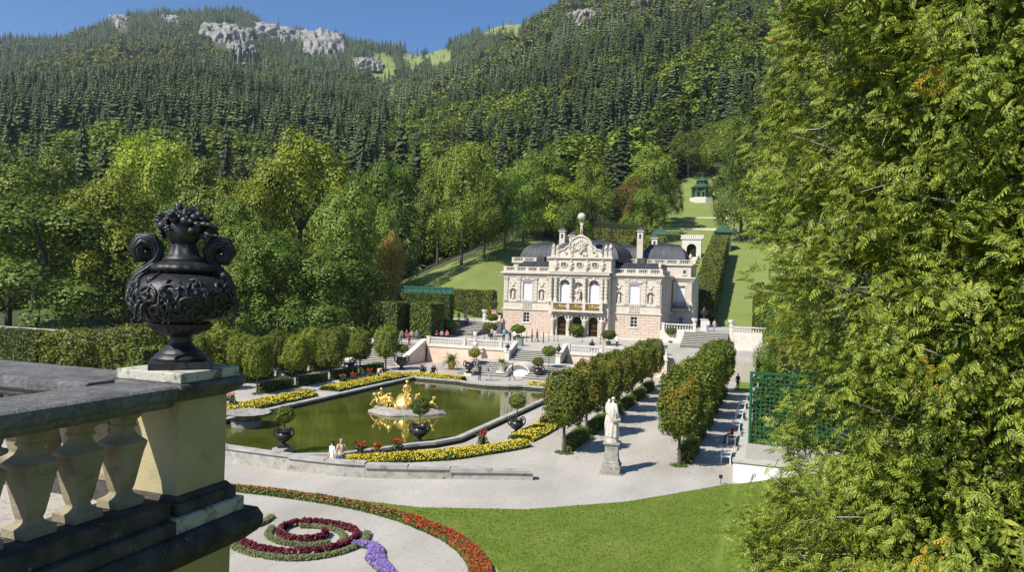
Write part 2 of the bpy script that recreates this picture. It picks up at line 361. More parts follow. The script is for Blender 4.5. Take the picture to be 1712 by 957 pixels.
def trunk_mesh(seed, h, r, bc=None, nl=7, top=None):
    rg = np.random.default_rng(seed); b = MB(); top = top or h
    pts = [(rg.normal(0, .006)*k*top, rg.normal(0, .006)*k*top, top*k/5) for k in range(6)]; pts[0] = (0, 0, -.4)
    b.tube(pts, [r*1.35, r, r*.85, r*.68, r*.5, r*.25], 8)
    if bc is not None:
        for c in bc[rg.choice(len(bc), nl, False)]:
            z = max(h*.35, min(c[2]*.75, top*.9)); t = z/top*5; k = int(t); a = Vector(pts[min(k, 4)]).lerp(Vector(pts[min(k, 4)+1]), t-k); e = Vector(c)
            b.tube([a, a.lerp(e, .5)+Vector((0, 0, -.03*(e-a).length)), e], [r*.38, r*.24, r*.08], 5)
    return b.mesh('trunk')
def spruce_mesh(seed, H, R, levels=26, per=11, droop=.6, z0=.08):
    """spruce: tiers of drooping boughs, each bough a ridge of two sloping sprays"""
    rg = np.random.default_rng(seed); Q = []
    for k in range(levels):
        t = k/(levels-1); z = H*(z0+(1-z0)*t**.95); rad = R*((1-t)**.9*rg.uniform(.8, 1.12)+.03)
        m = max(4, int(per*(1-t*.5))); a0 = rg.uniform(0, 6.28)
        for i in range(m):
            a = a0+2*PI*i/m+rg.normal(0, .2); L = rad*rg.uniform(.65, 1.2); dr = droop*rg.uniform(.6, 1.4)
            d = np.array([math.cos(a), math.sin(a), 0]); s = np.array([-math.sin(a), math.cos(a), 0]); base = np.array([0, 0, z]); up = np.array([0, 0, 1.])
            wd = (1.25*PI*rad/m+.02*R)*rg.uniform(.75, 1.25); dz = 1.5*H/levels*(1-.4*t)*rg.uniform(.7, 1.5)
            p0 = base+up*dz*.35; p1 = base+d*L*.6+up*(dz*.1-dr*L*.3); p2 = base+d*L-up*(dr*L*.8)
            lo1 = base+d*L*.62-s*wd*.7-up*(dr*L*.5+dz*.45); lo2 = base+d*L*.62+s*wd*.7-up*(dr*L*.5+dz*.45)
            Q += [p0, lo1, p2, p1, p0, p1, p2, lo2]
    return npmesh('crown', np.array(Q), 4)
def inst(name, protos, P, S, label, cat, seed=0):
    """a wood too far off to count: one object that scatters a few tree shapes"""
    ng = bpy.data.node_groups.new(name, 'GeometryNodeTree'); ng.interface.new_socket('Geometry', in_out='INPUT', socket_type='NodeSocketGeometry'); ng.interface.new_socket('Geometry', in_out='OUTPUT', socket_type='NodeSocketGeometry')
    gi = ng.nodes.new('NodeGroupInput'); go = ng.nodes.new('NodeGroupOutput'); ip = ng.nodes.new('GeometryNodeInstanceOnPoints')
    j = ng.nodes.new('GeometryNodeGeometryToInstance')
    for p_ in protos:
        oi = ng.nodes.new('GeometryNodeObjectInfo'); oi.inputs['As Instance'].default_value = True; oi.inputs['Object'].default_value = p_; ng.links.new(oi.outputs['Geometry'], j.inputs[0])
    ng.links.new(gi.outputs[0], ip.inputs['Points']); ng.links.new(j.outputs[0], ip.inputs['Instance']); ip.inputs['Pick Instance'].default_value = True
    def att(nm, typ):
        a = ng.nodes.new('GeometryNodeInputNamedAttribute'); a.data_type = typ; a.inputs['Name'].default_value = nm
        return [q for q in a.outputs if q.enabled][0]
    ng.links.new(att('pick', 'INT'), ip.inputs['Instance Index']); ng.links.new(att('size', 'FLOAT_VECTOR'), ip.inputs['Scale'])
    cm = ng.nodes.new('ShaderNodeCombineXYZ'); ng.links.new(att('spin', 'FLOAT'), cm.inputs[2]); ng.links.new(cm.outputs[0], ip.inputs['Rotation'])
    ng.links.new(ip.outputs[0], go.inputs[0])
    me = bpy.data.meshes.new(name); me.vertices.add(len(P)); me.vertices.foreach_set('co', P.astype(np.float32).ravel())
    rg = np.random.default_rng(seed)
    a = me.attributes.new('size', 'FLOAT_VECTOR', 'POINT'); a.data.foreach_set('vector', S.astype(np.float32).ravel())
    a = me.attributes.new('spin', 'FLOAT', 'POINT'); a.data.foreach_set('value', rg.uniform(0, 6.28, len(P)).astype(np.float32))
    a = me.attributes.new('pick', 'INT', 'POINT'); a.data.foreach_set('value', rg.integers(0, len(protos), len(P)).astype(np.int32))
    o = bpy.data.objects.new(name, me); COL.objects.link(o); md = o.modifiers.new('scatter', 'NODES'); md.node_group = ng
    return tag(o, label, cat, kind='stuff')
def proto(name, me, mat): 
    o = bpy.data.objects.new(name, me); me.materials.append(mat); return o
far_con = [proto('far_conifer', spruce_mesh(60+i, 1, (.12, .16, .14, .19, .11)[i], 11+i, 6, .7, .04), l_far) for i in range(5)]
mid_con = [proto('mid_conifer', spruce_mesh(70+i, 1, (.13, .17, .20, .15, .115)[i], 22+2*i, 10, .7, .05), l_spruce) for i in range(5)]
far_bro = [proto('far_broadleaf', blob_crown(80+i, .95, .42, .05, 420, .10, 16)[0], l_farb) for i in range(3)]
mid_bro = [proto('mid_broadleaf', blob_crown(90+i, .95, .40, .05, 1500, .055, 30)[0], l_broad) for i in range(3)]
# ------------------------------------------------------------------ forests
def scatter(n, r0, r1, a0, a1, seed):
    rg = np.random.default_rng(seed); r = np.sqrt(rg.uniform(r0*r0, r1*r1, n)); a = np.radians(rg.uniform(a0, a1, n))
    x = CAMP[0]+r*np.sin(a); y = r*np.cos(a); return x, y, ground(x, y), r, a, rg
def clear_rock(x, y, z):
    u, v = to_px(x, y, z); r = np.hypot(x-CAMP[0], y); bad = np.zeros(len(x), bool)
    for a, b, p_, q_, rr_ in ROCKSPOT: bad |= (ell(u, v, (a, b+q_*.22+5, p_*.95, q_*1.12)) < 1+.9*(fbm(x/22, y/22)-.5)) & (np.abs(r-rr_) < 300)
    return ~bad
ROCKSPOT = rock_spots
# distant mountain
x, y, z, r, a, rg = scatter(84000, 620, 2050, -60, -14, 1)
zl, zr = mountains(a, r); ok = (zl > zr*.97) | (r > 700); ok &= rg.random(len(x)) < np.interp(r, [620, 1400, 2050], [.5, .9, 1])
ok &= clear_rock(x, y, z); m_ = mead_far(x, y, z); ok &= rg.random(len(x)) > np.clip(m_*1.25, 0, .985)
x, y, z, r, rg2 = x[ok], y[ok], z[ok], r[ok], rg
u, v = to_px(x, y, z); br = fbm(x/160, y/160)+.10*np.clip(1-ell(u, v, (170, 128, 150, 34)), 0, 1)*3; isb = (br+rg.normal(0, .05, len(x)) > .58) & (r < 1750)
h = rg.gamma(4.5, 3.0, len(x)).clip(4, 28); S = np.stack([h*rg.uniform(.85, 1.25, len(x))]*2+[h], 1)
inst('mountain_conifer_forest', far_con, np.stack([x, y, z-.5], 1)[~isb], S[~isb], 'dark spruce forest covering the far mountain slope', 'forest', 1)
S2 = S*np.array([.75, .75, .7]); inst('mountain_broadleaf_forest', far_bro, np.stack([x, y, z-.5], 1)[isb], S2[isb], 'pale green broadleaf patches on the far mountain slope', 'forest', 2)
# near hill behind the palace
x, y, z, r, a, rg = scatter(46000, 215, 1250, -40, 14, 3)
zl, zr = mountains(a, r); ok = (zr > zl*.8) | (r < 500); ok &= rg.random(len(x)) < np.interp(r, [215, 500, 1250], [.45, .75, 1]); ok &= clear_rock(x, y, z)
ok &= rg.random(len(x)) > np.clip(mead_far(x, y, z)*1.2, 0, .97)
ok &= ~((x > -12) & (x < 24) & (y < 275))
x, y, z, r = x[ok], y[ok], z[ok], r[ok]
isb = fbm(x/55+5, y/55)+rg.normal(0, .07, len(x)) > np.interp(r, [215, 400, 900], [.42, .48, .54])
h = rg.gamma(5, 3.2, len(x)).clip(6, 30)*np.interp(r, [215, 600], [.95, 1.0]); S = np.stack([h*rg.uniform(.95, 1.35, len(x))]*2+[h], 1); P_ = np.stack([x, y, z-.5], 1)
S2 = S*np.array([.82, .82, .74])
nr = r < 560
inst('hill_conifer_forest', mid_con, P_[~isb & nr], S[~isb & nr], 'dark spruce wood on the hill behind the palace', 'forest', 4)
inst('hill_broadleaf_forest', mid_bro, P_[isb & nr], S2[isb & nr], 'mixed green broadleaf wood on the hill behind the palace', 'forest', 5)
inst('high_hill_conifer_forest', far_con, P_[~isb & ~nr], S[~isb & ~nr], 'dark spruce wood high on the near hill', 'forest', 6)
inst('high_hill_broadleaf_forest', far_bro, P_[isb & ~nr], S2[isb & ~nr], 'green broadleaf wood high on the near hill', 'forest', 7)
# dark conifer belt behind the park trees on the left
x, y, z, r, a, rg = scatter(8200, 190, 640, -64, -30, 8); h = rg.gamma(6, 3.6, len(x)).clip(8, 36); S = np.stack([h*rg.uniform(1.0, 1.45, len(x))]*2+[h], 1)
isb = fbm(x/60+9, y/60+4) > np.interp(r, [190, 260, 400], [.40, .50, .56])
inst('valley_conifer_forest', mid_con, np.stack([x, y, z-.5], 1)[~isb], S[~isb], 'dark spruce belt behind the park trees on the left', 'forest', 9)
inst('valley_broadleaf_forest', mid_bro, np.stack([x, y, z-.5], 1)[isb], S[isb]*np.array([.6, .6, .62]), 'green broadleaf wood between spruces behind the park trees', 'forest', 10)
# ------------------------------------------------------------------ individual park trees
def spot(u, r):
    az, t = px_dir(u, 480); return CAMP[0]+r*math.sin(az), r*math.cos(az)
_cr = [blob_crown(200+i, 1.0, .42, .0, 24000, .0175, 44) for i in range(4)]          # unit-height crowns
_cd = [blob_crown(220+i, 1.0, .40, .0, 25000, .0165, 48, .9) for i in range(2)]
_tk = [trunk_mesh(240+i, .5, .022, _cr[i][1]*np.array([.8, .8, .85])+np.array([0, 0, .08]), 9, .9) for i in range(4)]
_sp = [spruce_mesh(260+i, 1, .17, 30, 13, .65, .05) for i in range(2)]
_spt = trunk_mesh(270, .5, .014, None, 0, .96)
MATS = {'b': l_broad, 'l': l_lime, 'd': l_dark, 'n': l_brown}
def park_tree(u, vtop, hw, r, kind, label, base=None, low=.10, grp='park trees around the palace garden'):
    x, y = spot(u, r); g = float(ground(x, y)) if base is None else base
    t = px_dir(u, vtop)[1]; H = CAMP[2]+t*r-g; R = hw*(1.0 if kind in 'sn' else 1.16)*r/FPX
    o = thing('spruce_tree' if kind == 's' else 'broadleaf_tree', label, 'tree', (x, y, g-.1), random.uniform(0, 6.28), grp)
    if kind == 's':
        me = random.choice(_sp); c = OBJ('crown', me, l_spruce, o); c.scale = (R/.17, R/.17, H); OBJ('trunk', _spt, m_bark, o, scale=(H, H, H)); return o
    k = random.randrange(4); me = (_cr[k][0] if kind != 'd' else _cd[k % 2][0])
    key = (me.name, kind)
    if key not in _mc: c_ = me.copy(); c_.materials.clear(); c_.materials.append(MATS[kind]); _mc[key] = c_
    c = OBJ('crown', _mc[key], None, o); c.scale = (R/.42, R/.42, H*(1-low)); c.location = (0, 0, H*low)
    tr = OBJ('trunk', _tk[k], m_bark, o); tr.scale = (R/.42*.8, R/.42*.8, H*.97)
    return o
_mc = {}
PT = [(60, 312, 125, 82, 'd', 'big dark green maple at the left edge behind the clipped hedge', .02), (188, 275, 78, 104, 'l', 'bright yellow-green tree left of the black urn'),
 (15, 238, 85, 125, 'b', 'round green tree above the big maple at the left edge'), (112, 238, 62, 132, 'd', 'dark round tree between the yellow-green tree and left edge'),
 (240, 215, 66, 140, 'l', 'tall pale green tree behind the yellow-green one'), (345, 252, 72, 120, 'b', 'dull olive tree directly behind the urn bouquet'),
 (300, 330, 60, 96, 'd', 'dark tree hidden behind the urn'), (400, 318, 58, 98, 'b', 'mid green tree right of the black urn'), (200, 400, 80, 80, 'd', 'dark low tree left of the urn body', .02),
 (500, 205, 82, 122, 'l', 'large yellow-green maple, tallest of the left grove'), (428, 262, 58, 116, 'l', 'yellow-green tree between urn and tallest maple'),
 (565, 292, 72, 100, 'd', 'dark beech in front of the tallest maple', .02), (545, 395, 95, 90, 'd', 'broad dark beech sweeping low over the hedges', .02), (470, 385, 72, 88, 'b', 'green tree low behind the clipped tree row', .03), (395, 430, 60, 84, 'd', 'dark tree beside the urn foot behind the clipped row', .03),
 (640, 262, 58, 126, 'b', 'bright green maple left of the dark spruce'), (612, 315, 45, 112, 'b', 'small leafy tree in front of the bright maple'), (652, 378, 30, 108, 'n', 'narrow brownish tree at the edge of the slope lawn', .05), (630, 440, 40, 96, 'd', 'dark bush tree at the lawn corner behind the tall hedge', .02),
 (665, 168, 40, 165, 's', 'tall dark spruce rising behind the bright maple'), (600, 190, 34, 175, 's', 'dark spruce left of the tall one'), (690, 205, 30, 185, 's', 'spruce just right of the tall dark one'), (555, 185, 32, 190, 's', 'spruce behind the tallest maple'),
 (770, 228, 50, 152, 'b', 'tall lime on the slope lawn left of the palace', .12), (808, 285, 38, 150, 'b', 'second lime on the slope lawn beside the palace', .12), (730, 255, 48, 176, 'd', 'shaded tree behind the slope lawn limes'),
 (842, 285, 34, 158, 'b', 'slim tree between the lime pair and the palace'), (872, 262, 42, 168, 'b', 'tree with bare trunk above the left palace roof', .22), (925, 288, 52, 172, 'l', 'yellowish tree right behind the roof statue'), (985, 262, 38, 182, 'b', 'tall narrow tree right of the roof statue'), (900, 240, 50, 190, 'd', 'dark tree behind the left palace roof'), (955, 330, 30, 165, 'b', 'low tree above the clipped hill hedge'),
 (1035, 186, 32, 205, 's', 'dark spruce above the hill hedge'), (1010, 235, 26, 212, 's', 'small spruce left of the dark hill spruce'), (1048, 292, 30, 184, 'n', 'reddish brown tree above the hill hedge', .08), (1085, 238, 42, 192, 'b', 'leafy tree left of the green pavilion'), (1075, 305, 36, 180, 'd', 'small dark tree below the leafy tree by the pavilion', .06), (1108, 290, 26, 205, 'd', 'dark tree beside the green garden kiosk'),
 (1145, 215, 36, 262, 'b', 'tree behind the left of the pavilion roof'), (1185, 205, 40, 275, 'd', 'dark tree right behind the pavilion roof'), (1110, 195, 34, 265, 's', 'spruce uphill left of the pavilion'), (1218, 190, 44, 250, 'b', 'tree uphill right of the pavilion'),
 (1235, 228, 44, 186, 'b', 'willowy tree beside the slope lawn right of the pavilion', .04), (1262, 262, 42, 190, 'l', 'pale tree next to the conifer edge', .05), (1298, 290, 46, 180, 'b', 'round tree half hidden by the near conifer', .05), (1318, 430, 34, 92, 'd', 'dark bush at the conifer edge above the trellis', .02), (1310, 470, 38, 78, 'd', 'dark tree directly behind the green trellis', .02), (1345, 430, 50, 86, 'b', 'leafy tree behind the trellis and the conifer', .02),
 (10, 150, 32, 190, 's', 'tall spruce at the left edge above the maples'), (130, 178, 30, 215, 's', 'spruce standing above the dark round tree'), (270, 185, 30, 215, 's', 'spruce behind the tall pale green tree'), (370, 190, 30, 220, 's', 'spruce above the olive tree'), (450, 188, 30, 205, 's', 'spruce left behind the tallest maple'), (320, 178, 30, 230, 's', 'spruce between olive and pale green trees')]
for q in PT:
    if q[0] < 300: q = (*q[:3], max(q[3]+30, 132), *q[4:])
    elif q[0] < 660: q = (*q[:3], max(q[3]+14, 106), *q[4:])
    park_tree(*q[:6], low=min(.06, q[6]) if len(q) > 6 else .03)
# ------------------------------------------------------------------ parterre ground
def loft(name, A, B, mat, z=.0, n=90, m=14, follow=False):
    def res(P):
        P = np.array(P, float); d = np.r_[0, np.cumsum(np.hypot(*np.diff(P, axis=0).T))]; t = np.linspace(0, d[-1], n)
        # smooth the polyline
        Q = np.stack([np.interp(t, d, P[:, 0]), np.interp(t, d, P[:, 1])], 1)
        for _ in range(5): Q[1:-1] = (Q[:-2]+2*Q[1:-1]+Q[2:])/4
        return Q
    a, b = res(A), res(B); k = np.linspace(0, 1, m)[None, :, None]; P = a[:, None]*(1-k)+b[:, None]*k
    zz = ground(P[..., 0], P[..., 1], False)+z if follow else np.full(P.shape[:2], z)
    return OBJ(name, gridmesh(name, np.dstack([P, zz])), mat)
gx = np.linspace(-26, 25.2, 30); gy = np.linspace(14, 86, 40); GX, GY = np.meshgrid(gx, gy, indexing='ij')
struct(OBJ('gravel_path', gridmesh('gravel_path', np.dstack([GX, GY, np.zeros_like(GX)])), m_gravel))
b = MB(); b.box(-110, -36, 66, 69.5, -.3, 2.6); struct(b.build('raised_park_walk', m_gravel))
inn = [(-9, 26.5), (0, 28.0), (3.5, 28.15), (9.7, 28.55), (12.5, 28.0), (14.9, 26.8), (17, 25.0), (18.2, 23.4), (19, 20), (19.5, 16), (20.5, 6)]
outr = [(-9, 26.8), (0, 28.3), (3.2, 28.6), (8, 28.75), (12.2, 29.1), (16.6, 30.9), (20.5, 34.1), (24.75, 39.6), (40, 40.2), (46, 30), (46, 5)]
lx = np.concatenate([np.linspace(-9, 17, 70), np.linspace(17.1, 20.4, 24), np.linspace(20.6, 46, 50)]); A_ = np.array(inn); B_ = np.array(outr)
ylo = np.where(lx <= 20.5, np.interp(lx, A_[:, 0], A_[:, 1]), 5.0); yhi = np.interp(lx, B_[:9, 0], B_[:9, 1]); kk = np.linspace(0, 1, 24)
LP = np.stack([np.repeat(lx[:, None], 24, 1), ylo[:, None]*(1-kk)+yhi[:, None]*kk], -1)
struct(OBJ('lawn', gridmesh('lawn', np.dstack([LP, ground(LP[..., 0], LP[..., 1], False)+.03])), m_grass))
# mown grass blades so that the near lawn is not a flat sheet
rg = np.random.default_rng(5); n = 120000; bx_ = rg.uniform(8, 34, n); by_ = rg.uniform(19, 39.5, n)
bound = np.interp(bx_, [q[0] for q in outr[:9]], [q[1] for q in outr[:9]]); low_ = np.interp(bx_, [q[0] for q in inn[:8]]+[18.3, 40], [q[1] for q in inn[:8]]+[14, 10])
k = (by_ < bound-.03) & (by_ > low_+.1); bx_, by_ = bx_[k], by_[k]; bz_ = ground(bx_, by_, False)+.05
l_blade = LEAF('grass_blade', [(.13, .20, .018), (.18, .26, .026), (.25, .29, .05)], .4, rough=.6, patch=((.24, .25, .06), .45, .5, .72))
me = npmesh('grass', leaves(np.stack([bx_, by_, bz_], 1), np.array([[0, -.5, .55]]*len(bx_)), .08, .8, 3.0, rg), 4); tag(OBJ('grass', me, l_blade), 'short mown grass of the lawn in front of the path', 'grass', kind='stuff')

# ------------------------------------------------------------------ flower beds (nobody could count the blooms)
l_bedgreen = LEAF('bedding_leaf', [(.04, .075, .012), (.07, .12, .02), (.10, .15, .03)], .25)
l_sant = LEAF('grey_green_leaf', [(.09, .11, .04), (.14, .16, .06), (.19, .20, .09)], .2)
def FLOWER(n, cc): return LEAF(n, cc, .25, rough=.5)
f_yel = FLOWER('yellow_bloom', [(.55, .36, .01), (.70, .52, .02), (.72, .64, .12)])
f_red = FLOWER('red_bloom', [(.30, .02, .012), (.46, .05, .015), (.36, .09, .02)])
f_org = FLOWER('rust_bloom', [(.30, .07, .02), (.36, .14, .035), (.30, .20, .05)])
f_mar = FLOWER('maroon_leaf', [(.06, .006, .012), (.11, .01, .018), (.16, .02, .025)])
f_pur = FLOWER('purple_bloom', [(.18, .11, .36), (.25, .17, .44), (.30, .23, .48)])
f_pink = FLOWER('pink_bloom', [(.50, .12, .12), (.55, .20, .16), (.45, .05, .05)])
def path_pts(pts, width, n, rg, clump=0):
    """random points along a band; returns xy, t (0..1 along), s (-1..1 across)"""
    P = np.array(pts, float)
    for _ in range(3):
        Q = np.empty((2*len(P)-2, 2)); Q[0::2] = .75*P[:-1]+.25*P[1:]; Q[1::2] = .25*P[:-1]+.75*P[1:]; P = np.vstack([P[:1], Q, P[-1:]])
    d = np.r_[0, np.cumsum(np.hypot(*np.diff(P, axis=0).T))]; t = rg.uniform(0, d[-1], n)
    if clump: t = np.clip((np.floor(t/d[-1]*clump)+.5+rg.normal(0, .22, n))*d[-1]/clump, 0, d[-1])
    x = np.interp(t, d, P[:, 0]); y = np.interp(t, d, P[:, 1])
    tx = np.gradient(P[:, 0], d+np.arange(len(d))*1e-9); ty = np.gradient(P[:, 1], d+np.arange(len(d))*1e-9); a = np.interp(t, d, tx); b_ = np.interp(t, d, ty); l = np.hypot(a, b_)
    s = rg.uniform(-1, 1, n); wd = width if np.isscalar(width) else np.interp(t/d[-1], np.linspace(0, 1, len(width)), width)
    return x-b_/l*s*wd/2, y+a/l*s*wd/2, t/d[-1], s
def bed(name, label, pts, width, h, mats, n, leaf=.11, ratio=.4, bloom=.09, seed=0, cat='flower bed', z0=0.0, clump=0):
    """band of low plants: green leaves below, blooms above"""
    rg = np.random.default_rng(seed); x, y, t, s = path_pts(pts, width, n, rg, clump); dome = (1-.55*s**4)*h*(.8+.4*np.array([fbm(a*1.3, b_*1.3, 2) for a, b_ in [(x, y)]][0]))
    up = np.array([[0, -.25, 1.]]*n); isf = rg.random(n) < ratio
    z = z0+dome*np.where(isf, rg.uniform(.82, 1.08, n), rg.uniform(.15, .95, n)); C = np.stack([x, y, z], 1); N = up+np.stack([s*0, s*0, s*0], 1)
    side = np.abs(s) > .8; N[side] += np.array([0, -.8, -.3]); 
    V = np.concatenate([leaves(C[~isf], N[~isf], leaf, .7, 1.7, rg), leaves(C[isf], N[isf]+np.array([0, -.3, .2]), bloom, .45, 1.05, rg)])
    me = npmesh(name, V, 4, np.r_[np.zeros((~isf).sum()), np.ones(isf.sum())])
    return tag(OBJ(name, me, mats), label, cat, kind='stuff')
bed('red_flower_border', 'curved border of red begonias edging the gravel garden', [(18.0, 21.0), (17.8, 22.6), (17.2, 24.0), (16.0, 25.4), (14.6, 26.4), (12.6, 27.3)], [.85, .82, .78], .28, [l_bedgreen, f_red], 13000, .12, .10, .085, 1)
bed('rust_flower_border', 'long border of rust-red flowers between gravel and lawn', [(12.8, 27.25), (11, 27.8), (9.2, 28.1), (6.5, 28.15), (3.5, 27.9), (0, 27.6), (-6, 26.4)], [.78, .7, .66], .27, [l_bedgreen, f_org], 14000, .11, .13, .075, 2)
def spiral(cx, cy, rx, ry, a0, a1, r0, r1, n=26):
    return [(cx+rx*(r0+(r1-r0)*k/(n-1))*math.cos(a0+(a1-a0)*k/(n-1)), cy+ry*(r0+(r1-r0)*k/(n-1))*math.sin(a0+(a1-a0)*k/(n-1))) for k in range(n)]
# scroll of dark red plants with a grey-green edging
out1 = [(7.5, 22.65), (8.7, 22.05), (9.9, 21.85), (11.0, 22.1), (11.8, 23.1), (12.0, 24.4), (11.3, 25.25), (10.1, 25.4), (9.0, 25.1), (8.6, 24.4), (8.9, 23.6), (9.7, 23.2), (10.5, 23.4), (10.8, 24.05), (10.4, 24.5)]
bed('maroon_scroll', 'spiral scroll of dark maroon plants in the gravel garden', out1, .2, .26, [f_mar, f_mar], 3600, .13, .5, .14, 3, 'flower scroll', clump=58)
bed('grey_green_edging', 'grey-green clipped edging along the outside of the maroon scroll', [(7.2, 22.45), (8.6, 21.7), (9.9, 21.5), (11.2, 21.75), (12.15, 22.8), (12.4, 24.2), (11.9, 25.2)], .3, .16, [l_sant, l_sant], 3400, .085, .5, .08, 4, 'edging', clump=70)
bed('inner_grey_green_edging', 'grey-green edging inside the curl of the maroon scroll', [(8.2, 24.2), (8.6, 23.3), (9.6, 22.85), (10.7, 23.0), (11.2, 23.7)], .26, .15, [l_sant, l_sant], 1700, .085, .5, .08, 5, 'edging', clump=34)
bed('upper_grey_green_edging', 'grey-green strip under the upper curve of the maroon scroll', [(9.1, 24.7), (9.9, 25.05), (10.8, 24.95), (11.4, 24.4), (11.6, 23.7)], .22, .15, [l_sant, l_sant], 1400, .085, .5, .08, 6, 'edging', clump=30)
bed('left_grey_green_edging', 'grey-green edging beside the balustrade pillar', [(7.0, 22.9), (7.35, 23.7), (7.6, 24.4), (7.3, 25.3)], .3, .16, [l_sant, l_sant], 1500, .085, .5, .08, 7, 'edging', clump=28)
bed('purple_flower_patch', 'purple ageratum patch trailing off the maroon scroll', [(12.1, 23.8), (12.8, 24.1), (13.2, 23.7), (13.5, 23.0), (14.3, 22.3), (15.3, 21.4), (16.2, 20.3)], [.35, .7, .5, .45], .2, [l_bedgreen, f_pur], 4200, .10, .42, .08, 8)
# yellow beds around the pool
f_mix = [l_bedgreen, f_yel]
bed('yellow_bed', 'yellow marigold bed sweeping round the near corner of the pool', [(4.9, 34.6), (6.6, 36.0), (8.0, 37.3), (9.2, 38.2), (10.4, 40.2), (11.6, 42.0), (12.2, 43.4)], [.9, 1.5, 1.7, 1.5, 1.2], .42, f_mix, 17000, .13, .15, .085, 10)
bed('yellow_bed', 'yellow marigold bed beside the clipped trees right of the pool', [(11.5, 44.6), (11.7, 48), (11.6, 53), (11.5, 58)], 1.8, .42, f_mix, 13000, .14, .15, .09, 11)
bed('yellow_bed', 'yellow flower bed left of the pool nearest the pillar', [(-11.0, 40), (-11.0, 47), (-11.0, 53.6)], 2.1, .5, f_mix, 11000, .17, .16, .11, 12)
bed('yellow_bed', 'long yellow flower bed left of the pool near the stairs', [(-11.0, 56.6), (-11.0, 63), (-10.9, 69.2)], 2.1, .5, f_mix, 12000, .17, .16, .11, 13)
bed('yellow_bed', 'yellow flower bed behind the far pool edge', [(-10.5, 70.0), (-7.5, 70.0), (-3.6, 70.0)], 1.8, .5, f_mix, 9000, .17, .16, .11, 14)
bed('yellow_bed', 'short yellow flower bed at the far right pool corner', [(3.6, 70.3), (6.0, 70.3), (8.6, 70.2)], 1.6, .45, f_mix, 6000, .17, .16, .11, 15)
def canna(x, y, h, label, mat=f_red, s=0):
    rg = np.random.default_rng(s); t = thing('canna_plant', label, 'plant', (x, y, 0), 0, 'canna plants in the yellow beds'); n = 46
    a = rg.uniform(0, 6.28, n); rr_ = rg.uniform(.05, .38, n); C = np.stack([np.cos(a)*rr_, np.sin(a)*rr_, rg.uniform(.2, .8, n)*h], 1); N = np.stack([np.cos(a), np.sin(a), np.full(n, .5)], 1)
    OBJ('foliage', npmesh('foliage', leaves(C, N, .42*h, .35, 3.2, rg), 4), LEAF_canna, t)
    n = 40; k = rg.integers(0, 6, n); aa = k*1.05+s; C = np.stack([np.cos(aa)*.22+rg.normal(0, .05, n), np.sin(aa)*.22+rg.normal(0, .05, n), h*(.92+.05*np.sin(k*2.1))+rg.normal(0, .07, n)], 1)
    OBJ('blossom', npmesh('blossom', leaves(C, C*0+np.array([0, -.5, .6]), .14, .8, 1.3, rg), 4), mat, t)
LEAF_canna = LEAF('canna_leaf', [(.03, .06, .015), (.06, .10, .025), (.08, .05, .03)], .25)
CN = [(5.2, 35.6, .95, 'red canna nearest the couple by the wall', f_red), (5.9, 36.3, .8, 'red canna second from the couple', f_red), (6.6, 37.3, .95, 'red canna third from the couple', f_red), (10.2, 41.4, 1.1, 'red canna right of the pool urn', f_red), (11.6, 49.5, 1.0, 'red canna behind the flower bed by the clipped trees', f_pink), (-11.6, 43.2, 1.2, 'pink canna beside the pillar', f_pink), (-11.8, 45.0, 1.2, 'pink canna second in the left bed', f_pink), (-11.7, 60.0, 1.1, 'pink canna in the long left bed', f_pink), (-11.8, 62.0, 1.1, 'red canna in the middle of the long left bed', f_red), (-11.8, 65.0, 1.2, 'red canna near the orange bag', f_red), (-8.6, 70.6, 1.3, 'pink canna behind the far pool edge', f_pink), (-7.4, 70.7, 1.3, 'second pink canna behind the far pool edge', f_pink)]
for i, q in enumerate(CN): canna(q[0], q[1], q[2], q[3], q[4], i)

# ------------------------------------------------------------------ pool
pool = [(-8.4, 68.0), (-8.4, 36.5), (-6.5, 34.2), (-2.5, 33.1), (1.8, 33.3), (4.2, 34.9), (5.6, 37.2), (6.9, 39.4), (7.6, 40.2), (8.4, 42.2), (8.4, 68.0), (3.6, 68.0), (2.4, 67.3), (.3, 66.9), (-1.8, 67.3), (-3.0, 68.0)]
m_water = bpy.data.materials.new('pool_water'); m_water.use_nodes = True; _nt = m_water.node_tree; _b = _nt.nodes['Principled BSDF']
_nt.links.new(_mix(_nt, _ramp(_nt, _noise(_nt, .16, 4, .6), .35, .65), (.045, .054, .006), (.09, .098, .016)), _b.inputs['Base Color'])
_b.inputs['Roughness'].default_value = .035; _b.inputs['IOR'].default_value = 1.45; _b.inputs['Specular IOR Level'].default_value = .6
_bn = _nt.nodes.new('ShaderNodeBump'); _bn.inputs['Strength'].default_value = .07; _bn.inputs['Distance'].default_value = .05
_nt.links.new(_noise(_nt, 2.2, 3, .5, stretch=(.7, 1.6, 1)), _bn.inputs['Height']); _nt.links.new(_bn.outputs[0], _b.inputs['Normal'])
b = MB(); b.add([(x*1.012, 50+(y-50)*1.006, .02) for x, y in pool], [tuple(range(len(pool)))]); struct(b.build('pool_water', m_water))
m_rim = M('pool_rim_stone', (.33, .31, .28), (.45, .43, .39), scale=1.3, rough=.85, bump=.3, bscale=15, c3=(.12, .12, .10), s3=1.4, lo3=.56, hi3=.7)
m_wet = M('pool_wall_dark', (.035, .035, .025), (.07, .065, .04), scale=2, rough=.6)
rim = tag(bpy.data.objects.new('pool_basin', None), 'grey stone rim around the large green pool', 'pool rim'); COL.objects.link(rim)
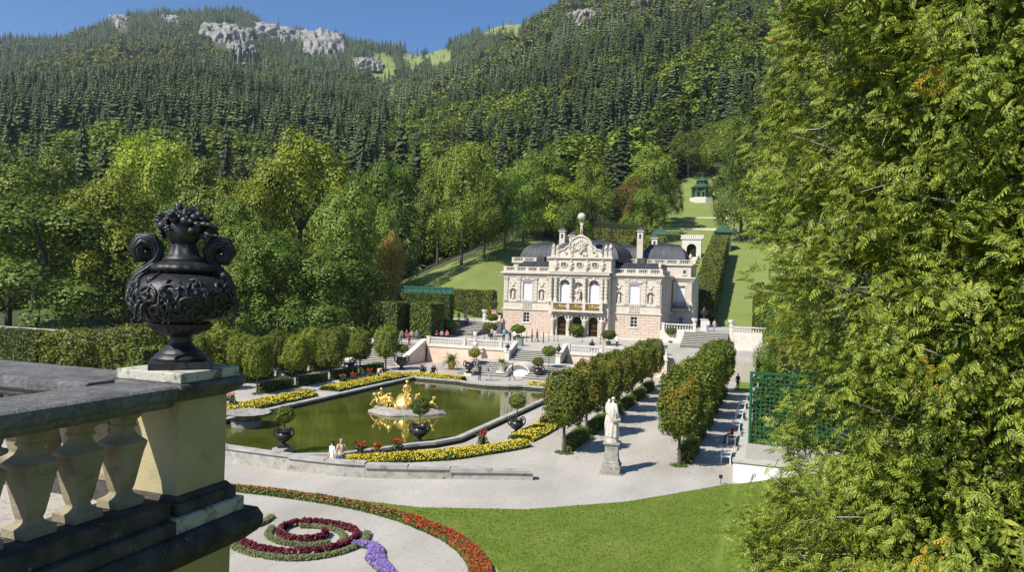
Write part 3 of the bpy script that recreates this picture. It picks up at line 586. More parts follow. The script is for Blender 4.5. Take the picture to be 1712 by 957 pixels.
def band(P, w_in, w_out, z0, z1, closed=True):
    """section swept round a polygon: list of (left,right) points"""
    n = len(P); R_ = []
    for i in range(n):
        a = Vector(P[i-1] if (closed or i) else P[0]); c = Vector(P[i]); e = Vector(P[(i+1) % n] if (closed or i < n-1) else P[i])
        d1 = (c-a).normalized() if (c-a).length > 1e-6 else (e-c).normalized(); d2 = (e-c).normalized() if (e-c).length > 1e-6 else d1
        m = (d1+d2).normalized(); nn = Vector((-m.y, m.x)); k = 1/max(.5, nn.dot(Vector((-d1.y, d1.x))))
        R_.append((c+nn*w_in*k, c-nn*w_out*k))
    return R_
Rb = band(pool, .0, .0, 0, 0)
for i in range(len(pool)):      # one coping stone run per side, cut into blocks
    p0 = Vector(pool[i]); p1 = Vector(pool[(i+1) % len(pool)]); i2 = (i+1) % len(pool)
    bd = band(pool, .42, 0, 0, 0); a0, b0 = bd[i]; a1, b1 = bd[i2]; L = (p1-p0).length; k = max(1, round(L/2.4))
    for j in range(k):
        t0, t1 = j/k+.004/k*2, (j+1)/k-.004/k*2
        q = [b0.lerp(b1, t0), b0.lerp(b1, t1), a0.lerp(a1, t1), a0.lerp(a1, t0)]
        m_ = MB(); m_.add([(v.x, v.y, .2) for v in q]+[(v.x, v.y, .36) for v in q], [(3, 2, 1, 0), (4, 5, 6, 7), (0, 1, 5, 4), (1, 2, 6, 5), (2, 3, 7, 6), (3, 0, 4, 7)]); m_.build('coping_stone', m_rim, rim)
m_ = MB(); bd = band(pool, .34, -.06, 0, 0)
for i in range(len(pool)):
    j = (i+1) % len(pool); q = [bd[i][1], bd[j][1], bd[j][0], bd[i][0]]
    m_.add([(v.x, v.y, -.6) for v in q]+[(v.x, v.y, .2) for v in q], [(3, 2, 1, 0), (4, 5, 6, 7), (0, 1, 5, 4), (1, 2, 6, 5), (2, 3, 7, 6), (3, 0, 4, 7)])
m_.build('basin_wall', m_wet, rim)

# ------------------------------------------------------------------ low curved wall in front of the pool
wl = [(-9.5, 33.0), (-5, 32.3), (-1, 32.05), (3, 32.0), (6.2, 32.15), (8.5, 32.9), (11, 34.05), (13, 35.0), (15.2, 35.9)]
def curve(P, n):
    P = np.array(P, float)
    for _ in range(3):
        Q = np.empty((2*len(P)-2, 2)); Q[0::2] = .75*P[:-1]+.25*P[1:]; Q[1::2] = .25*P[:-1]+.75*P[1:]; P = np.vstack([P[:1], Q, P[-1:]])
    d = np.r_[0, np.cumsum(np.hypot(*np.diff(P, axis=0).T))]; t = np.linspace(0, d[-1], n); return [(np.interp(q, d, P[:, 0]), np.interp(q, d, P[:, 1])) for q in t]
wc = curve(wl, 25); cw = tag(bpy.data.objects.new('curved_garden_wall', None), 'low curved stone wall with flat coping in front of the pool', 'wall'); COL.objects.link(cw)
def swept(P, w0, w1, z0, z1, mat, name, par, zt=None):
    bd = band(P, w0, w1, 0, 0, False); m_ = MB()
    for i in range(len(P)-1):
        q = [bd[i][0], bd[i][1], bd[i+1][1], bd[i+1][0]]; m_.add([(v.x, v.y, z0) for v in q]+[(v.x, v.y, z1) for v in q], [(0, 1, 2, 3), (7, 6, 5, 4), (1, 5, 6, 2), (0, 3, 7, 4)]+([(0, 4, 5, 1)] if i == 0 else [])+([(3, 2, 6, 7)] if i == len(P)-2 else []))
    return m_.build(name, mat, par)
wh = lambda q: float(np.interp(q[0], [-9, 6, 15.2], [.86, .74, .40]))
for i in range(0, 24, 4): swept(wc[i:i+5], .18, .16, -.05, min(wh(q) for q in wc[i:i+5])-.04, m_stone, 'wall_body', cw)
for i in range(0, 24, 2):
    P = [wc[i], wc[i+1], wc[i+2]]; a = Vector(P[0]); c = Vector(P[2]); d = (c-a).normalized()*.006; P = [tuple(a+d), P[1], tuple(c-d)]
    swept(P, .27, .26, min(wh(q) for q in wc[i//4*4:i//4*4+5])-.038, wh(P[1])+.06, m_rim, 'coping_stone', cw)

# ------------------------------------------------------------------ clipped trees
def box_crown(seed, wx, wy, h, n, leaf, p=4.0):
    rg = np.random.default_rng(seed); d = unit(rg.normal(0, 1, (n, 3))); k = (np.abs(d)**p).sum(1)**(-1/p)
    lum = 1+.09*np.sin(d[:, 0]*9+seed)*np.cos(d[:, 2]*8+seed*2)+.07*np.sin(d[:, 1]*11+d[:, 2]*5)+rg.normal(0, .05, n)
    C = d*(k*lum*np.where(rg.random(n) < .25, rg.uniform(.7, 1, n), 1))[:, None]*np.array([wx/2, wy/2, h/2]); N = unit(d*np.array([1, 1, 1])*np.abs(d)**1.5*3+d)
    return npmesh('crown', leaves(C, N+np.array([0, 0, .15]), leaf, .5, 1.35, rg), 4)
_lc = [box_crown(300+i, 2.35, 2.45, 3.4, 8200, .145, 2.8+.4*i) for i in range(4)]
def lt_trunk(s):
    b = MB(); b.tube([(0, 0, -.1), (.02, .01, .5), (-.02, .02, 1.4), (.02, 0, 2.4), (0, 0, 3.6)], [.14, .10, .085, .08, .03], 8)
    for a in range(6): b.tube([(0, 0, 1.9+.15*a), (math.cos(a*1.9)*.5, math.sin(a*1.9)*.6, 2.5+.2*a), (math.cos(a*1.9)*.9, math.sin(a*1.9)*1.1, 3.1+.2*a)], [.05, .03, .012], 5)
    return b.mesh('trunk')
l_linden2 = LEAF('pale_linden_leaf', [(.08, .12, .012), (.13, .18, .018), (.20, .235, .028)], .22, tint=.03)
_lc2 = [q.copy() for q in _lc]
_lt = lt_trunk(1); l_base = LEAF('grass_tuft', [(.07, .12, .02), (.10, .16, .03)], .3)
def clipped(x, y, label, grp, k, sc=1.0, mat=l_linden, wide=1.0):
    o = thing('clipped_tree', label, 'tree', (x, y, 0), 0, grp); c = OBJ('crown', (_lc if mat is l_linden else _lc2)[k % 4], mat, o, loc=(0, 0, 3.55*sc), scale=(sc*random.uniform(.92, 1.08), sc*random.uniform(.92, 1.08), sc*random.uniform(.94, 1.06))); c.rotation_euler = (0, 0, (k % 4)*PI/2+random.uniform(-.15, .15)); t = OBJ('trunk', _lt, m_bark, o, scale=(1, 1, sc))
    rg = np.random.default_rng(k); n = 160; a = rg.uniform(0, 6.28, n); r_ = rg.uniform(.1, .55, n); C = np.stack([np.cos(a)*r_, np.sin(a)*r_, np.full(n, .06)], 1)
    OBJ('grass_ring', npmesh('grass_ring', leaves(C, C*0+np.array([0, -.2, 1]), .16, .5, 2, rg), 4), l_base, o); return o
ordn = ['first', 'second', 'third', 'fourth', 'fifth', 'sixth', 'seventh', 'eighth']
YT = [42.5+5.5*i for i in range(7)]
for i, y in enumerate(YT):
    clipped(15.0, y, f'{ordn[i]} clipped lime from the camera in the row next to the pool', 'clipped trees along the right walk', i, .94)
    clipped(21.8, y, f'{ordn[i]} clipped lime from the camera in the row next to the benches', 'clipped trees along the right walk', i+2, 1.0)
YL = [51.9, 57.4, 62.9, 68.4, 73.9]
for i, y in enumerate(YL):
    clipped(-15.0, y, f'{ordn[i]} clipped tree from the pillar in the row beside the left flower bed', 'clipped trees left of the pool', i+1, .90, l_linden2)
    clipped(-20.6, y-1, f'{ordn[i]} clipped tree from the pillar in the back row on the left', 'clipped trees left of the pool', i+3, .88, l_linden2)
for i, (u, r_, vv, wd) in enumerate([(132, 88, 555, 36), (232, 84, 548, 40), (352, 76, 553, 34)]):
    x, y = spot(u, r_); H_ = CAMP[2]+px_dir(u, vv)[1]*r_; s = 2*wd*r_/FPX
    o = thing('clipped_cube_shrub', ['pale clipped cube shrub between the dark hedge and the urn', 'pale clipped shrub directly left of the urn foot', 'pale clipped shrub right behind the urn foot', 'tall clipped shrub right of the urn foot'][i], 'shrub', (x, y, 0), .3, 'clipped cube shrubs behind the balustrade')
    OBJ('crown', box_crown(330+i, s, s, H_, 5200, .27, 5), l_hedgey, o, loc=(0, 0, H_/2+.05)); b = MB(); b.tube([(0, 0, 0), (0, 0, H_*.7)], [.12, .05], 6).build('trunk', m_bark, o)

# ------------------------------------------------------------------ hedges
def hedge(label, x0, x1, y0, y1, z0, z1, leaf=.14, mat=l_hedge, dens=60, rz=0, name='hedge', group=None, c=None, slope=None):
    """clipped hedge: a dark inside and a skin of leaves; slope: z at (x,y)"""
    c = c or ((x0+x1)/2, (y0+y1)/2); o = thing(name, label, 'hedge', (c[0], c[1], z0), rz, group); wx, wy, h = x1-x0, y1-y0, z1-z0
    sd = int(abs(x0*7+y0*13+z1*5)) ; rg = np.random.default_rng(sd); f = []
    for ax, ar in ((0, wy*h), (1, wy*h), (2, wx*h), (3, wx*h), (4, wx*wy)):
        n = int(min(9000, ar*dens)); a, b_ = rg.uniform(-.5, .5, n), rg.uniform(0, 1, n); jt = rg.normal(0, .035, n)+.03
        if ax < 2: s = -1 if ax == 0 else 1; f.append((np.stack([s*(wx/2+jt), a*wy, b_*h], 1), (s, 0, .15)))
        elif ax < 4: s = -1 if ax == 2 else 1; f.append((np.stack([a*wx, s*(wy/2+jt), b_*h], 1), (0, s, .15)))
        else: f.append((np.stack([a*wx, (b_-.5)*wy, h+jt], 1), (0, 0, 1)))
    C = np.concatenate([q[0] for q in f]); N = np.concatenate([np.tile(q[1], (len(q[0]), 1)) for q in f]).astype(float)
    wv = .05*np.sin(C[:, 0]*2.1+sd)+.05*np.sin(C[:, 1]*1.7); C = C+N*wv[:, None]
    V = leaves(C, N, leaf, .45, 1.5, rg)
    b = MB(); b.box(-wx/2+.04, wx/2-.04, -wy/2+.04, wy/2-.04, 0, h-.04)
    co = np.array(b.v)
    if slope is not None:
        V[:, 2] += slope(V[:, 0], V[:, 1]); b.v = [(q[0], q[1], q[2]+float(slope(q[0], q[1]))) for q in b.v]
    OBJ('foliage', npmesh('foliage', V, 4), mat, o); b.build('branch_core', m_core, o); return o
for i in range(6):
    y = YT[i]
    hedge(f'low box hedge between the {ordn[i]} and {ordn[i+1]} limes next to the pool', 14.75, 15.4, y+.75, y+4.7, 0, .82, .10, l_hedge, 190, group='low hedges between the limes')
    hedge(f'low box hedge between the {ordn[i]} and {ordn[i+1]} limes next to the benches', 21.7, 22.4, y+.75, y+4.7, 0, .82, .10, l_hedge, 190, group='low hedges between the limes')
for i in range(4):
    hedge(f'low hedge between the {ordn[i]} and {ordn[i+1]} trees beside the left bed', -15.4, -14.7, YL[i]+.7, YL[i]+4.7, 0, .9, .14, l_hedge, 90, group='low hedges on the left')
    hedge(f'low hedge between the {ordn[i]} and {ordn[i+1]} trees of the left back row', -21.2, -20.4, YL[i]-.3, YL[i]+3.7, 0, .9, .14, l_hedgey, 90, group='low hedges on the left')
hedge('tall dark clipped hedge at the left edge behind the balustrade', -62, -46.2, 55.5, 58.5, 0, 3.5, .26, l_hedge, 42)
hedge('long tall hedge behind the left clipped tree rows', -27.5, -25.8, 50, 76, 0, 3.3, .24, l_hedge, 42)
hedge('dark hedge between pale cube shrub and urn', -42, -33, 62, 64, 0, 3.0, .26, l_hedge, 42)
hedge('tall dark hedge block left of the stairs landing', -26, -21.6, 88.4, 92, 2.2, 7.3, .22, l_hedge, 42)
hedge('tall hedge block behind the seated visitors', -20.6, -17.4, 90.2, 94.5, 2.2, 7.3, .22, l_hedge, 42)
hedge('hedge return behind the tall blocks', -26, -17.6, 96.5, 98, 2.2, 8.6, .24, l_hedge, 40)
hedge('square light hedge behind the left upper steps', -25.0, -17.4, 113, 115, 4.4, 9.2, .24, l_hedgey, 42)
hedge('yellowish clipped hedge block on the right terrace', 23.6, 31, 112, 114.5, 4.5, 10.2, .24, l_hedgey, 42)
hedge('green trellis hedge under the yellowish block', 24.0, 31, 109.5, 110.7, 4.5, 7.0, .22, l_hedge, 42)
hedge('low clipped hedge at the foot of the right terrace wall', 20.9, 27.0, 91.6, 93, 0, 2.2, .2, l_hedgey, 60)
hedge('tall clipped hedge wall right of the lower lawn', 27.2, 29.2, 60, 92, 0, 5.6, .22, l_hedgey, 36)
b = MB(); b.add([(22.9, 78, .03), (27.3, 78, .03), (27.3, 92, .03), (22.9, 92, .03)], [(0, 1, 2, 3)]); struct(b.build('side_lawn', m_grass))

# ------------------------------------------------------------------ potted trees and urns round the pool
def urn_planter(label, x, y, z=0, s=1.0, mat=m_dark, grp='black two-handled planter urns', rz=0):
    o = thing('planter_urn', label, 'urn', (x, y, z), rz, grp, s)
    b = MB(); b.box(-.30, .30, -.30, .30, 0, .10); b.build('plinth', mat, o)
    b = MB(); b.lathe([(.24, .10), (.25, .15), (.16, .20), (.10, .27), (.13, .31), (.28, .40), (.40, .52), (.45, .66), (.43, .76), (.38, .84), (.42, .90), (.47, .95), (.47, .99), (.38, .985), (.34, .9)], 20, ripple=lambda a, k, r, z: .05*math.cos(a*10) if .35 < z < .6 else 0); b.build('bowl', mat, o, smooth=True)
    for sg in (-1, 1):
        b = MB(); b.tube([(sg*(.40+.16*math.sin(t)), 0, .60+.26*(1-math.cos(t))) for t in np.linspace(.1, 4.1, 12)], [.045]*11+[.02], 7); b.build('handle', mat, o, smooth=True)
    return o
def ball_tree(label, x, y, z, stem, R, seed=0, mat=None, flat=.85, grp='ball-headed trees in tubs'):
    o = thing('ball_topiary', label, 'topiary', (x, y, z), 0, grp); rg = np.random.default_rng(seed+900); n = int(1300+1500*R)
    d = unit(rg.normal(0, 1, (n, 3))); C = d*(R*(1+.12*np.sin(d[:, 0]*7)*np.sin(d[:, 2]*6+seed)+rg.normal(0, .07, n))*np.where(rg.random(n) < .3, .8, 1))[:, None]*np.array([1, 1, flat])+np.array([0, 0, stem+R*flat])
    OBJ('crown', npmesh('crown', leaves(C, d, .12*max(.8, R*1.4), .5, 1.7, rg), 4), mat or l_hedge, o); b = MB(); b.tube([(0, 0, -.15), (.015, 0, stem*.5), (0, 0, stem+R*.9)], [.045, .035, .025], 7).build('stem', m_bark, o); return o
for i, (x, y, lb, st, R_) in enumerate([(.6, 34.9, 'nearest the curved wall', .5, .52), (6.1, 41.0, 'beside the fountain group', .75, .58), (10.6, 46.4, 'at the right pool edge', .8, .55)]):
    zz = .36 if i == 0 else 0; s_ = [.98, 1.12, 1.05][i]
    if i == 0: b = MB(); b.box(x-.4, x+.4, y-.5, y+.4, -.5, .36); tag(b.build('urn_pier', m_rim), 'small stone pier in the pool carrying the nearest urn', 'pier')
    urn_planter(f'black two-handled urn {lb}', x, y, zz, s_, rz=.5); ball_tree(f'small round tree in the black urn {lb}', x, y, zz+.92*s_, st, R_, i)
for i, (u, v) in enumerate([(477, 647), (583, 630), (671, 619)]):
    az, t = px_dir(u, v); r_ = -CAMP[2]/t; x, y = CAMP[0]+r_*math.sin(az), r_*math.cos(az); lb = ['near the pillar end of the left bed', 'halfway along the left bed', 'at the foot of the left stairs'][i]
    urn_planter(f'black urn {lb}', x, y, 0, 1.45, rz=.5); ball_tree(f'small round tree in the black urn {lb}', x, y, 1.3, .75, .72, i+5, l_hedgey, .6)

# ------------------------------------------------------------------ green trellis, white wall, benches
wall = tag(bpy.data.objects.new('white_garden_wall', None), 'white plastered wall with stone coping under the green trellis', 'wall'); COL.objects.link(wall)
b = MB(); b.box(24.85, 40, 40.2, 40.6, -.2, 1.05); b.box(24.85, 25.25, 40.6, 90, -.2, .52); b.build('wall_body', m_white, wall)
for k in range(8): b = MB(); b.box(24.8+k*1.9+.004, 24.8+(k+1)*1.9-.004, 40.12, 40.70, 1.052, 1.2); b.build('coping_stone', m_step, wall)
for k in range(20): b = MB(); b.box(24.78, 25.32, 40.71+k*2.46, 40.71+(k+1)*2.46-.01, .522, .62); b.build('coping_stone', m_step, wall)
b = MB(); b.box(25.35, 40, 40.65, 46.3, -.2, .95); struct(b.build('raised_gravel_bed', m_gravel))
m_green = M('green_painted_wood', (.014, .085, .035), (.022, .12, .048), scale=3, rough=.5)
tr = thing('garden_trellis', 'tall green lattice trellis panel beside the conifer', 'trellis', (25.5, 46.2, .95)); TW, TH = 7.5, 4.2
for k in range(int(TW/.26)+1): b = MB(); b.box(k*.26, k*.26+.05, 0, .03, 0, TH); b.build('slat', m_green, tr)
for k in range(int(TH/.26)+1): b = MB(); b.box(0, TW, -.032, -.002, k*.26, k*.26+.05); b.build('slat', m_green, tr)
for k in range(3): b = MB(); b.box(-.12+k*3.75, .0+k*3.75, -.06, .10, -.05, TH+.05); b.build('post', m_green, tr)
b = MB(); b.box(-.12, TW, -.05, .06, TH+.01, TH+.1); b.build('top_rail', m_green, tr)
rg = np.random.default_rng(77); n = 9500; C = np.stack([rg.uniform(25.6, 33, n), 46.45+rg.normal(0, .12, n), .95+rg.uniform(0, 1, n)**.8*4.1], 1); kk = (fbm(C[:, 0]*.9, C[:, 2]*.9) > .31); C = C[kk]
o = thing('climbing_vine', 'leafy green climber growing behind the trellis', 'climber', (0, 0, 0)); OBJ('foliage', npmesh('foliage', leaves(C, C*0+np.array([0, -1, .3]), .2, .5, 1.4, rg), 4), l_hedge, o)
b = MB(); [b.tube([(25.8+k*1.2, 46.42, .9), (26+k*1.2, 46.45, 3), (25.9+k*1.2, 46.42, 4.9)], [.03, .02, .01], 5) for k in range(6)]; b.build('stem', m_bark, o)
m_bench = M('white_bench_paint', (.72, .72, .70), rough=.45)
def bench(label, x, y, grp='white benches along the right walk'):
    o = thing('garden_bench', label, 'bench', (x, y, 0), 0, grp)
    for k in range(4): b = MB(); b.box(-.28+k*.13, -.18+k*.13, -.75, .75, .43, .47); b.build('seat_slat', m_bench, o)
    for k in range(4): b = MB(); b.box(.26+.03*k, .29+.03*k, -.75, .75, .52+k*.12, .61+k*.12); b.build('back_slat', m_bench, o)
    for sx in (-.25, .24):
        for sy in (-.66, .66): b = MB(); b.box(sx-.03, sx+.03, sy-.03, sy+.03, 0, .43 if sx < 0 else .52); b.build('leg', m_bench, o)
    for sy in (-.72, .72): b = MB(); b.tube([(.34, sy, .72), (0, sy, .70), (-.27, sy, .66), (-.27, sy, .44)], .03, 6); b.build('armrest', m_bench, o)
    return o
for i, y in enumerate([44.8, 50.3, 55.8, 61.3, 66.8]): bench(f'white slatted bench, {ordn[i]} from the white wall end', 24.25, y)
b = MB(); b.box(-.09, .09, -.012, .012, .32, .52); o = tag(bpy.data.objects.new('garden_sign', None), 'small dark sign on a stake at the lawn edge', 'sign'); COL.objects.link(o); o.location = (24.3, 39.3, 0); b.build('sign_board', m_dark, o); b = MB(); b.box(-.015, .015, .012, .03, 0, .5); b.build('stake', m_dark, o)

rg = np.random.default_rng(55); n = 1500; k_ = rg.integers(0, 14, n); fx = np.where(k_ < 7, 15.0, 21.8)+rg.normal(.4, 1.3, n); fy = 42.5+5.5*(k_ % 7)+rg.normal(.6, 1.6, n); C = np.stack([fx, fy, np.full(n, .012)], 1)
me = npmesh('fallen_leaves', leaves(C, C*0+np.array([0, 0, 1.]), .085, .15, 1.4, rg), 4); tag(OBJ('fallen_leaves', me, l_brown), 'dry leaves fallen on the gravel under the limes', 'leaves', kind='stuff')
# ------------------------------------------------------------------ human figures (skin-grown, one body each)
BASE = dict(pel=(0, 0, .95), spi=(0, .01, 1.12), che=(0, .0, 1.32), nec=(0, .01, 1.47), hb=(0, -.01, 1.56), ht=(0, -.015, 1.68))
for s_, n_ in ((1, 'l'), (-1, 'r')):
    BASE.update({'sh'+n_: (.165*s_, .0, 1.41), 'el'+n_: (.225*s_, .03, 1.14), 'wr'+n_: (.24*s_, -.05, .91), 'hd'+n_: (.24*s_, -.07, .84), 'hi'+n_: (.085*s_, 0, .90), 'kn'+n_: (.095*s_, -.02, .50), 'an'+n_: (.10*s_, .025, .10), 'to'+n_: (.115*s_, -.13, .035)})
RAD = dict(pel=(.145, .105), spi=(.125, .095), che=(.15, .11), nec=(.052, .055), hb=(.066, .075), ht=(.06, .072), sh=(.065, .06), el=(.042, .042), wr=(.027, .03), hd=(.034, .018), hi=(.085, .09), kn=(.056, .06), an=(.04, .045), to=(.036, .026))
EDG = [('pel', 'spi'), ('spi', 'che'), ('che', 'nec'), ('nec', 'hb'), ('hb', 'ht')]+[e for n_ in 'lr' for e in (('che', 'sh'+n_), ('sh'+n_, 'el'+n_), ('el'+n_, 'wr'+n_), ('wr'+n_, 'hd'+n_), ('pel', 'hi'+n_), ('hi'+n_, 'kn'+n_), ('kn'+n_, 'an'+n_), ('an'+n_, 'to'+n_))]
def figure_mesh(pose=None, fat=1.0, fingers=True, sub=1, name='body'):
    J = dict(BASE); J.update(pose or {}); names = list(J); V = [J[k] for k in names]; R_ = [RAD[k if k in RAD else k[:-1]] for k in names]; E_ = [(names.index(a), names.index(b)) for a, b in EDG]
    if fingers:
        for n_ in 'lr':
            h = Vector(J['hd'+n_]); w_ = Vector(J['wr'+n_]); d = (h-w_).normalized(); sgn = 1 if n_ == 'l' else -1
            side = d.cross(Vector((sgn, 0, 0))); side = side.normalized() if side.length > .1 else Vector((0, -1, 0)); curl = Vector((-sgn, 0, 0))
            for k, (o_, L) in enumerate(((-.027, .062), (-.009, .074), (.009, .070), (.026, .054))):
                a = h+side*o_+d*.02; m = a+d*L*.55; e = m+(d*.6+curl*.8).normalized()*L*.5
                i0 = len(V); V += [tuple(m), tuple(e)]; R_ += [(.0095, .0095), (.008, .008)]; E_ += [(names.index('hd'+n_), i0), (i0, i0+1)]
            a = w_.lerp(h, .45)-side*.035; i0 = len(V); V += [tuple(a), tuple(a-side*.018+d*.045+curl*.01)]; R_ += [(.011, .011), (.009, .009)]; E_ += [(names.index('wr'+n_), i0), (i0, i0+1)]
    me = bpy.data.meshes.new('sk'); me.from_pydata(V, E_, []); o = bpy.data.objects.new('sk', me); COL.objects.link(o)
    md = o.modifiers.new('skin', 'SKIN'); md.use_smooth_shade = True
    for i, sv in enumerate(me.skin_vertices[0].data): f_ = fat if i < len(names) and names[i] in ('pel', 'spi', 'che', 'hil', 'hir', 'knl', 'knr', 'shl', 'shr', 'ell', 'elr') else 1; sv.radius = (R_[i][0]*f_, R_[i][1]*f_); sv.use_root = (i == 0)
    ms = o.modifiers.new('sub', 'SUBSURF'); ms.levels = sub; ms.render_levels = sub
    bpy.context.view_layer.update(); dg = bpy.context.evaluated_depsgraph_get(); out = bpy.data.meshes.new_from_object(o.evaluated_get(dg)); out.name = name
    bpy.data.objects.remove(o); bpy.data.meshes.remove(me)
    # nose and brow: push a few head vertices; then sort faces into skin, top, legwear, shoes
    hb = Vector(J['hb']); ht = Vector(J['ht'])
    segs = [(Vector(J[a]), Vector(J[b]), a, b) for a, b in EDG]
    cls = []
    for p in out.polygons:
        c = p.center; best = min(segs, key=lambda s: ((c-(s[0].lerp(s[1], max(0, min(1, (c-s[0]).dot(s[1]-s[0])/max(1e-9, (s[1]-s[0]).length_squared)))))).length))
        a, b = best[2], best[3]
        if a in ('hb', 'nec') or b == 'ht': k = 0
        elif a.startswith(('wr', )) or b.startswith('wr') and (c-best[1]).length < .16: k = 0
        elif a.startswith('an') or (b.startswith('an') and (c-best[1]).length < .05): k = 3
        elif a.startswith(('hi', 'kn')) or b.startswith('hi') or (a == 'pel' and (c-best[0]).length < .08): k = 2
        else: k = 1
        cls.append(k)
    out.polygons.foreach_set('material_index', cls); out.polygons.foreach_set('use_smooth', [True]*len(cls)); return out, J
def two(**k):
    d = {}
    for n_, v in k.items(): d[n_] = v
    return d
SHIFT = lambda J, dz, keys=None: {k: (v[0], v[1], v[2]+dz) for k, v in J.items()}
POSES = {
 'stand': {},
 'hips': two(ell=(.30, .06, 1.18), wrl=(.16, -.06, 1.03), hdl=(.12, -.09, 1.0)),
 'walk': two(knl=(.09, -.16, .52), anl=(.09, -.24, .10), tol=(.10, -.39, .05), knr=(-.09, .06, .50), anr=(-.09, .30, .16), tor=(-.10, .22, .04), ell=(.21, .12, 1.16), wrl=(.22, .10, .93), hdl=(.22, .10, .86), elr=(-.21, -.06, 1.15), wrr=(-.22, -.2, .98), hdr=(-.22, -.25, .93)),
 'bend': two(spi=(0, -.06, 1.10), che=(0, -.22, 1.22), nec=(0, -.36, 1.29), hb=(0, -.43, 1.30), ht=(0, -.53, 1.33), shl=(.165, -.28, 1.26), shr=(-.165, -.28, 1.26), ell=(.2, -.36, 1.0), wrl=(.16, -.46, .80), hdl=(.15, -.5, .74), elr=(-.2, -.36, 1.0), wrr=(-.16, -.46, .80), hdr=(-.15, -.5, .74)),
 'sit': two(pel=(0, .12, .52), spi=(0, .14, .70), che=(0, .12, .90), nec=(0, .10, 1.05), hb=(0, .08, 1.14), ht=(0, .07, 1.26), shl=(.165, .11, .99), shr=(-.165, .11, .99), ell=(.24, .06, .73), elr=(-.24, .06, .73), wrl=(.14, -.16, .62), wrr=(-.14, -.16, .62), hdl=(.10, -.23, .60), hdr=(-.10, -.23, .60), hil=(.09, .08, .50), hir=(-.09, .08, .50), knl=(.11, -.34, .50), knr=(-.11, -.34, .50), anl=(.11, -.32, .10), anr=(-.11, -.36, .10), tol=(.12, -.47, .035), tor=(-.12, -.51, .035)),
 'atlas': two(ell=(.26, .0, 1.62), wrl=(.17, .0, 1.86), hdl=(.14, .0, 1.93), elr=(-.26, .0, 1.62), wrr=(-.17, .0, 1.86), hdr=(-.14, .0, 1.93), knl=(.10, -.10, .52)),
 'recline': two(pel=(0, .0, .18), spi=(-.16, .0, .26), che=(-.32, .0, .38), nec=(-.42, .0, .50), hb=(-.46, -.01, .58), ht=(-.50, -.02, .69), shl=(-.33, -.17, .44), shr=(-.38, .17, .44), ell=(-.30, -.28, .24), elr=(-.62, .2, .30), wrl=(-.10, -.3, .16), wrr=(-.72, .18, .10), hdl=(-.03, -.3, .14), hdr=(-.76, .16, .04), hil=(.05, -.09, .17), hir=(.05, .09, .17), knl=(.40, -.12, .36), knr=(.46, .12, .14), anl=(.72, -.12, .08), anr=(.88, .12, .08), tol=(.86, -.12, .10), tor=(1.0, .12, .12)),
}
FIG = {}
def fig(pose, fat=1.0, fingers=True, sub=1):
    k = (pose, fat, fingers, sub)
    if k not in FIG: FIG[k] = figure_mesh(POSES[pose], fat, fingers, sub)
    return FIG[k]
def robe_mesh(h=1.3, r0=.30, r1=.17, n=40, seed=0, folds=9, depth=.16):
    b = MB(); prof = [(r0*1.05, 0), (r0*1.08, .06), (r0, .25*h), (r0*.86, .5*h), (r0*.8, .7*h), (r1*1.25, .84*h), (r1*1.15, .95*h), (r1*.5, h*1.02)]
    b.lathe(prof, n, ripple=lambda a, k, r, z: depth*(1-.6*z/h)*math.sin(a*folds+1.4*math.sin(z*3+seed)+seed)+.07*math.sin(a*2+z*4+seed)); return b
def statue_parts(o, mat, pose='stand', sc=1.0, z=0, robe=True, seed=0, loc=(0, 0), rz=0, fingers=False, sash=True):
    me, J = fig(pose, 1.05, fingers, 1); me = me.copy(); me.materials.clear()
    for _ in range(4): me.materials.append(mat)
    f = OBJ('figure', me, None, o, loc=(loc[0], loc[1], z), rot=(0, 0, rz), scale=sc)
    hb = Vector(J['ht']); b = MB(); b.ball((hb.x, hb.y+.02, hb.z-.01), .088, 12, 8, sc=(1, 1.08, .9)); b.build('hair', mat, f, smooth=2)
    if robe:
        r = robe_mesh(1.36, .27, .17, 40, seed).build('robe', mat, f, smooth=2)
        if sash: b = MB(); b.tube([(.17, -.10, 1.42), (.05, -.24, 1.15), (-.14, -.26, .88), (-.27, -.08, .72), (-.2, .2, .75), (.1, .24, 1.1), (.18, .06, 1.42)], [.05, .075, .09, .085, .08, .07, .05], 8); b.build('sash', mat, f, smooth=2)
    if o.parent is not None:      # already a part: keep the carved figure one piece
        bm = bmesh.new(); bm.from_mesh(f.data)
        for ch in list(f.children): bm.from_mesh(ch.data); bpy.data.objects.remove(ch)
        for q in bm.faces: q.smooth = True; q.material_index = 0
        bm.to_mesh(f.data); bm.free()
    return f

# ------------------------------------------------------------------ stone statue on its pedestal
m_statue = M('weathered_marble', (.50, .45, .38), (.64, .58, .50), scale=4, rough=.85, bump=.3, bscale=14, c3=(.24, .22, .18), s3=5, lo3=.56, hi3=.72, local=True)
m_ped = M('weathered_pedestal', (.25, .24, .20), (.38, .36, .31), scale=3, rough=.9, bump=.4, bscale=16, c3=(.12, .115, .095), s3=4, lo3=.52, hi3=.7)
st = thing('garden_statue', 'robed white stone statue on a tall grey pedestal in the gravel walk', 'statue', (18.6, 39.2, 0), .1)
b = MB(); b.box(-.62, .62, -.62, .62, 0, .07); b.build('base_slab', m_ped, st, bevel=.02)
b = MB(); b.box(-.50, .50, -.50, .50, .07, .50); b.box(-.46, .46, -.46, .46, .50, .57, taper=(.05, .05)); b.build('plinth', m_ped, st, bevel=.02)
b = MB(); b.lathe([(.42, .57), (.42, .64), (.37, .68), (.35, .95), (.34, 1.3), (.36, 1.52)], 4, sq=True); b.build('shaft', m_ped, st)
b = MB(); b.box(-.38, .38, -.38, .38, 1.52, 1.58); b.box(-.45, .45, -.45, .45, 1.58, 1.68); b.build('cap', m_ped, st, bevel=.02)
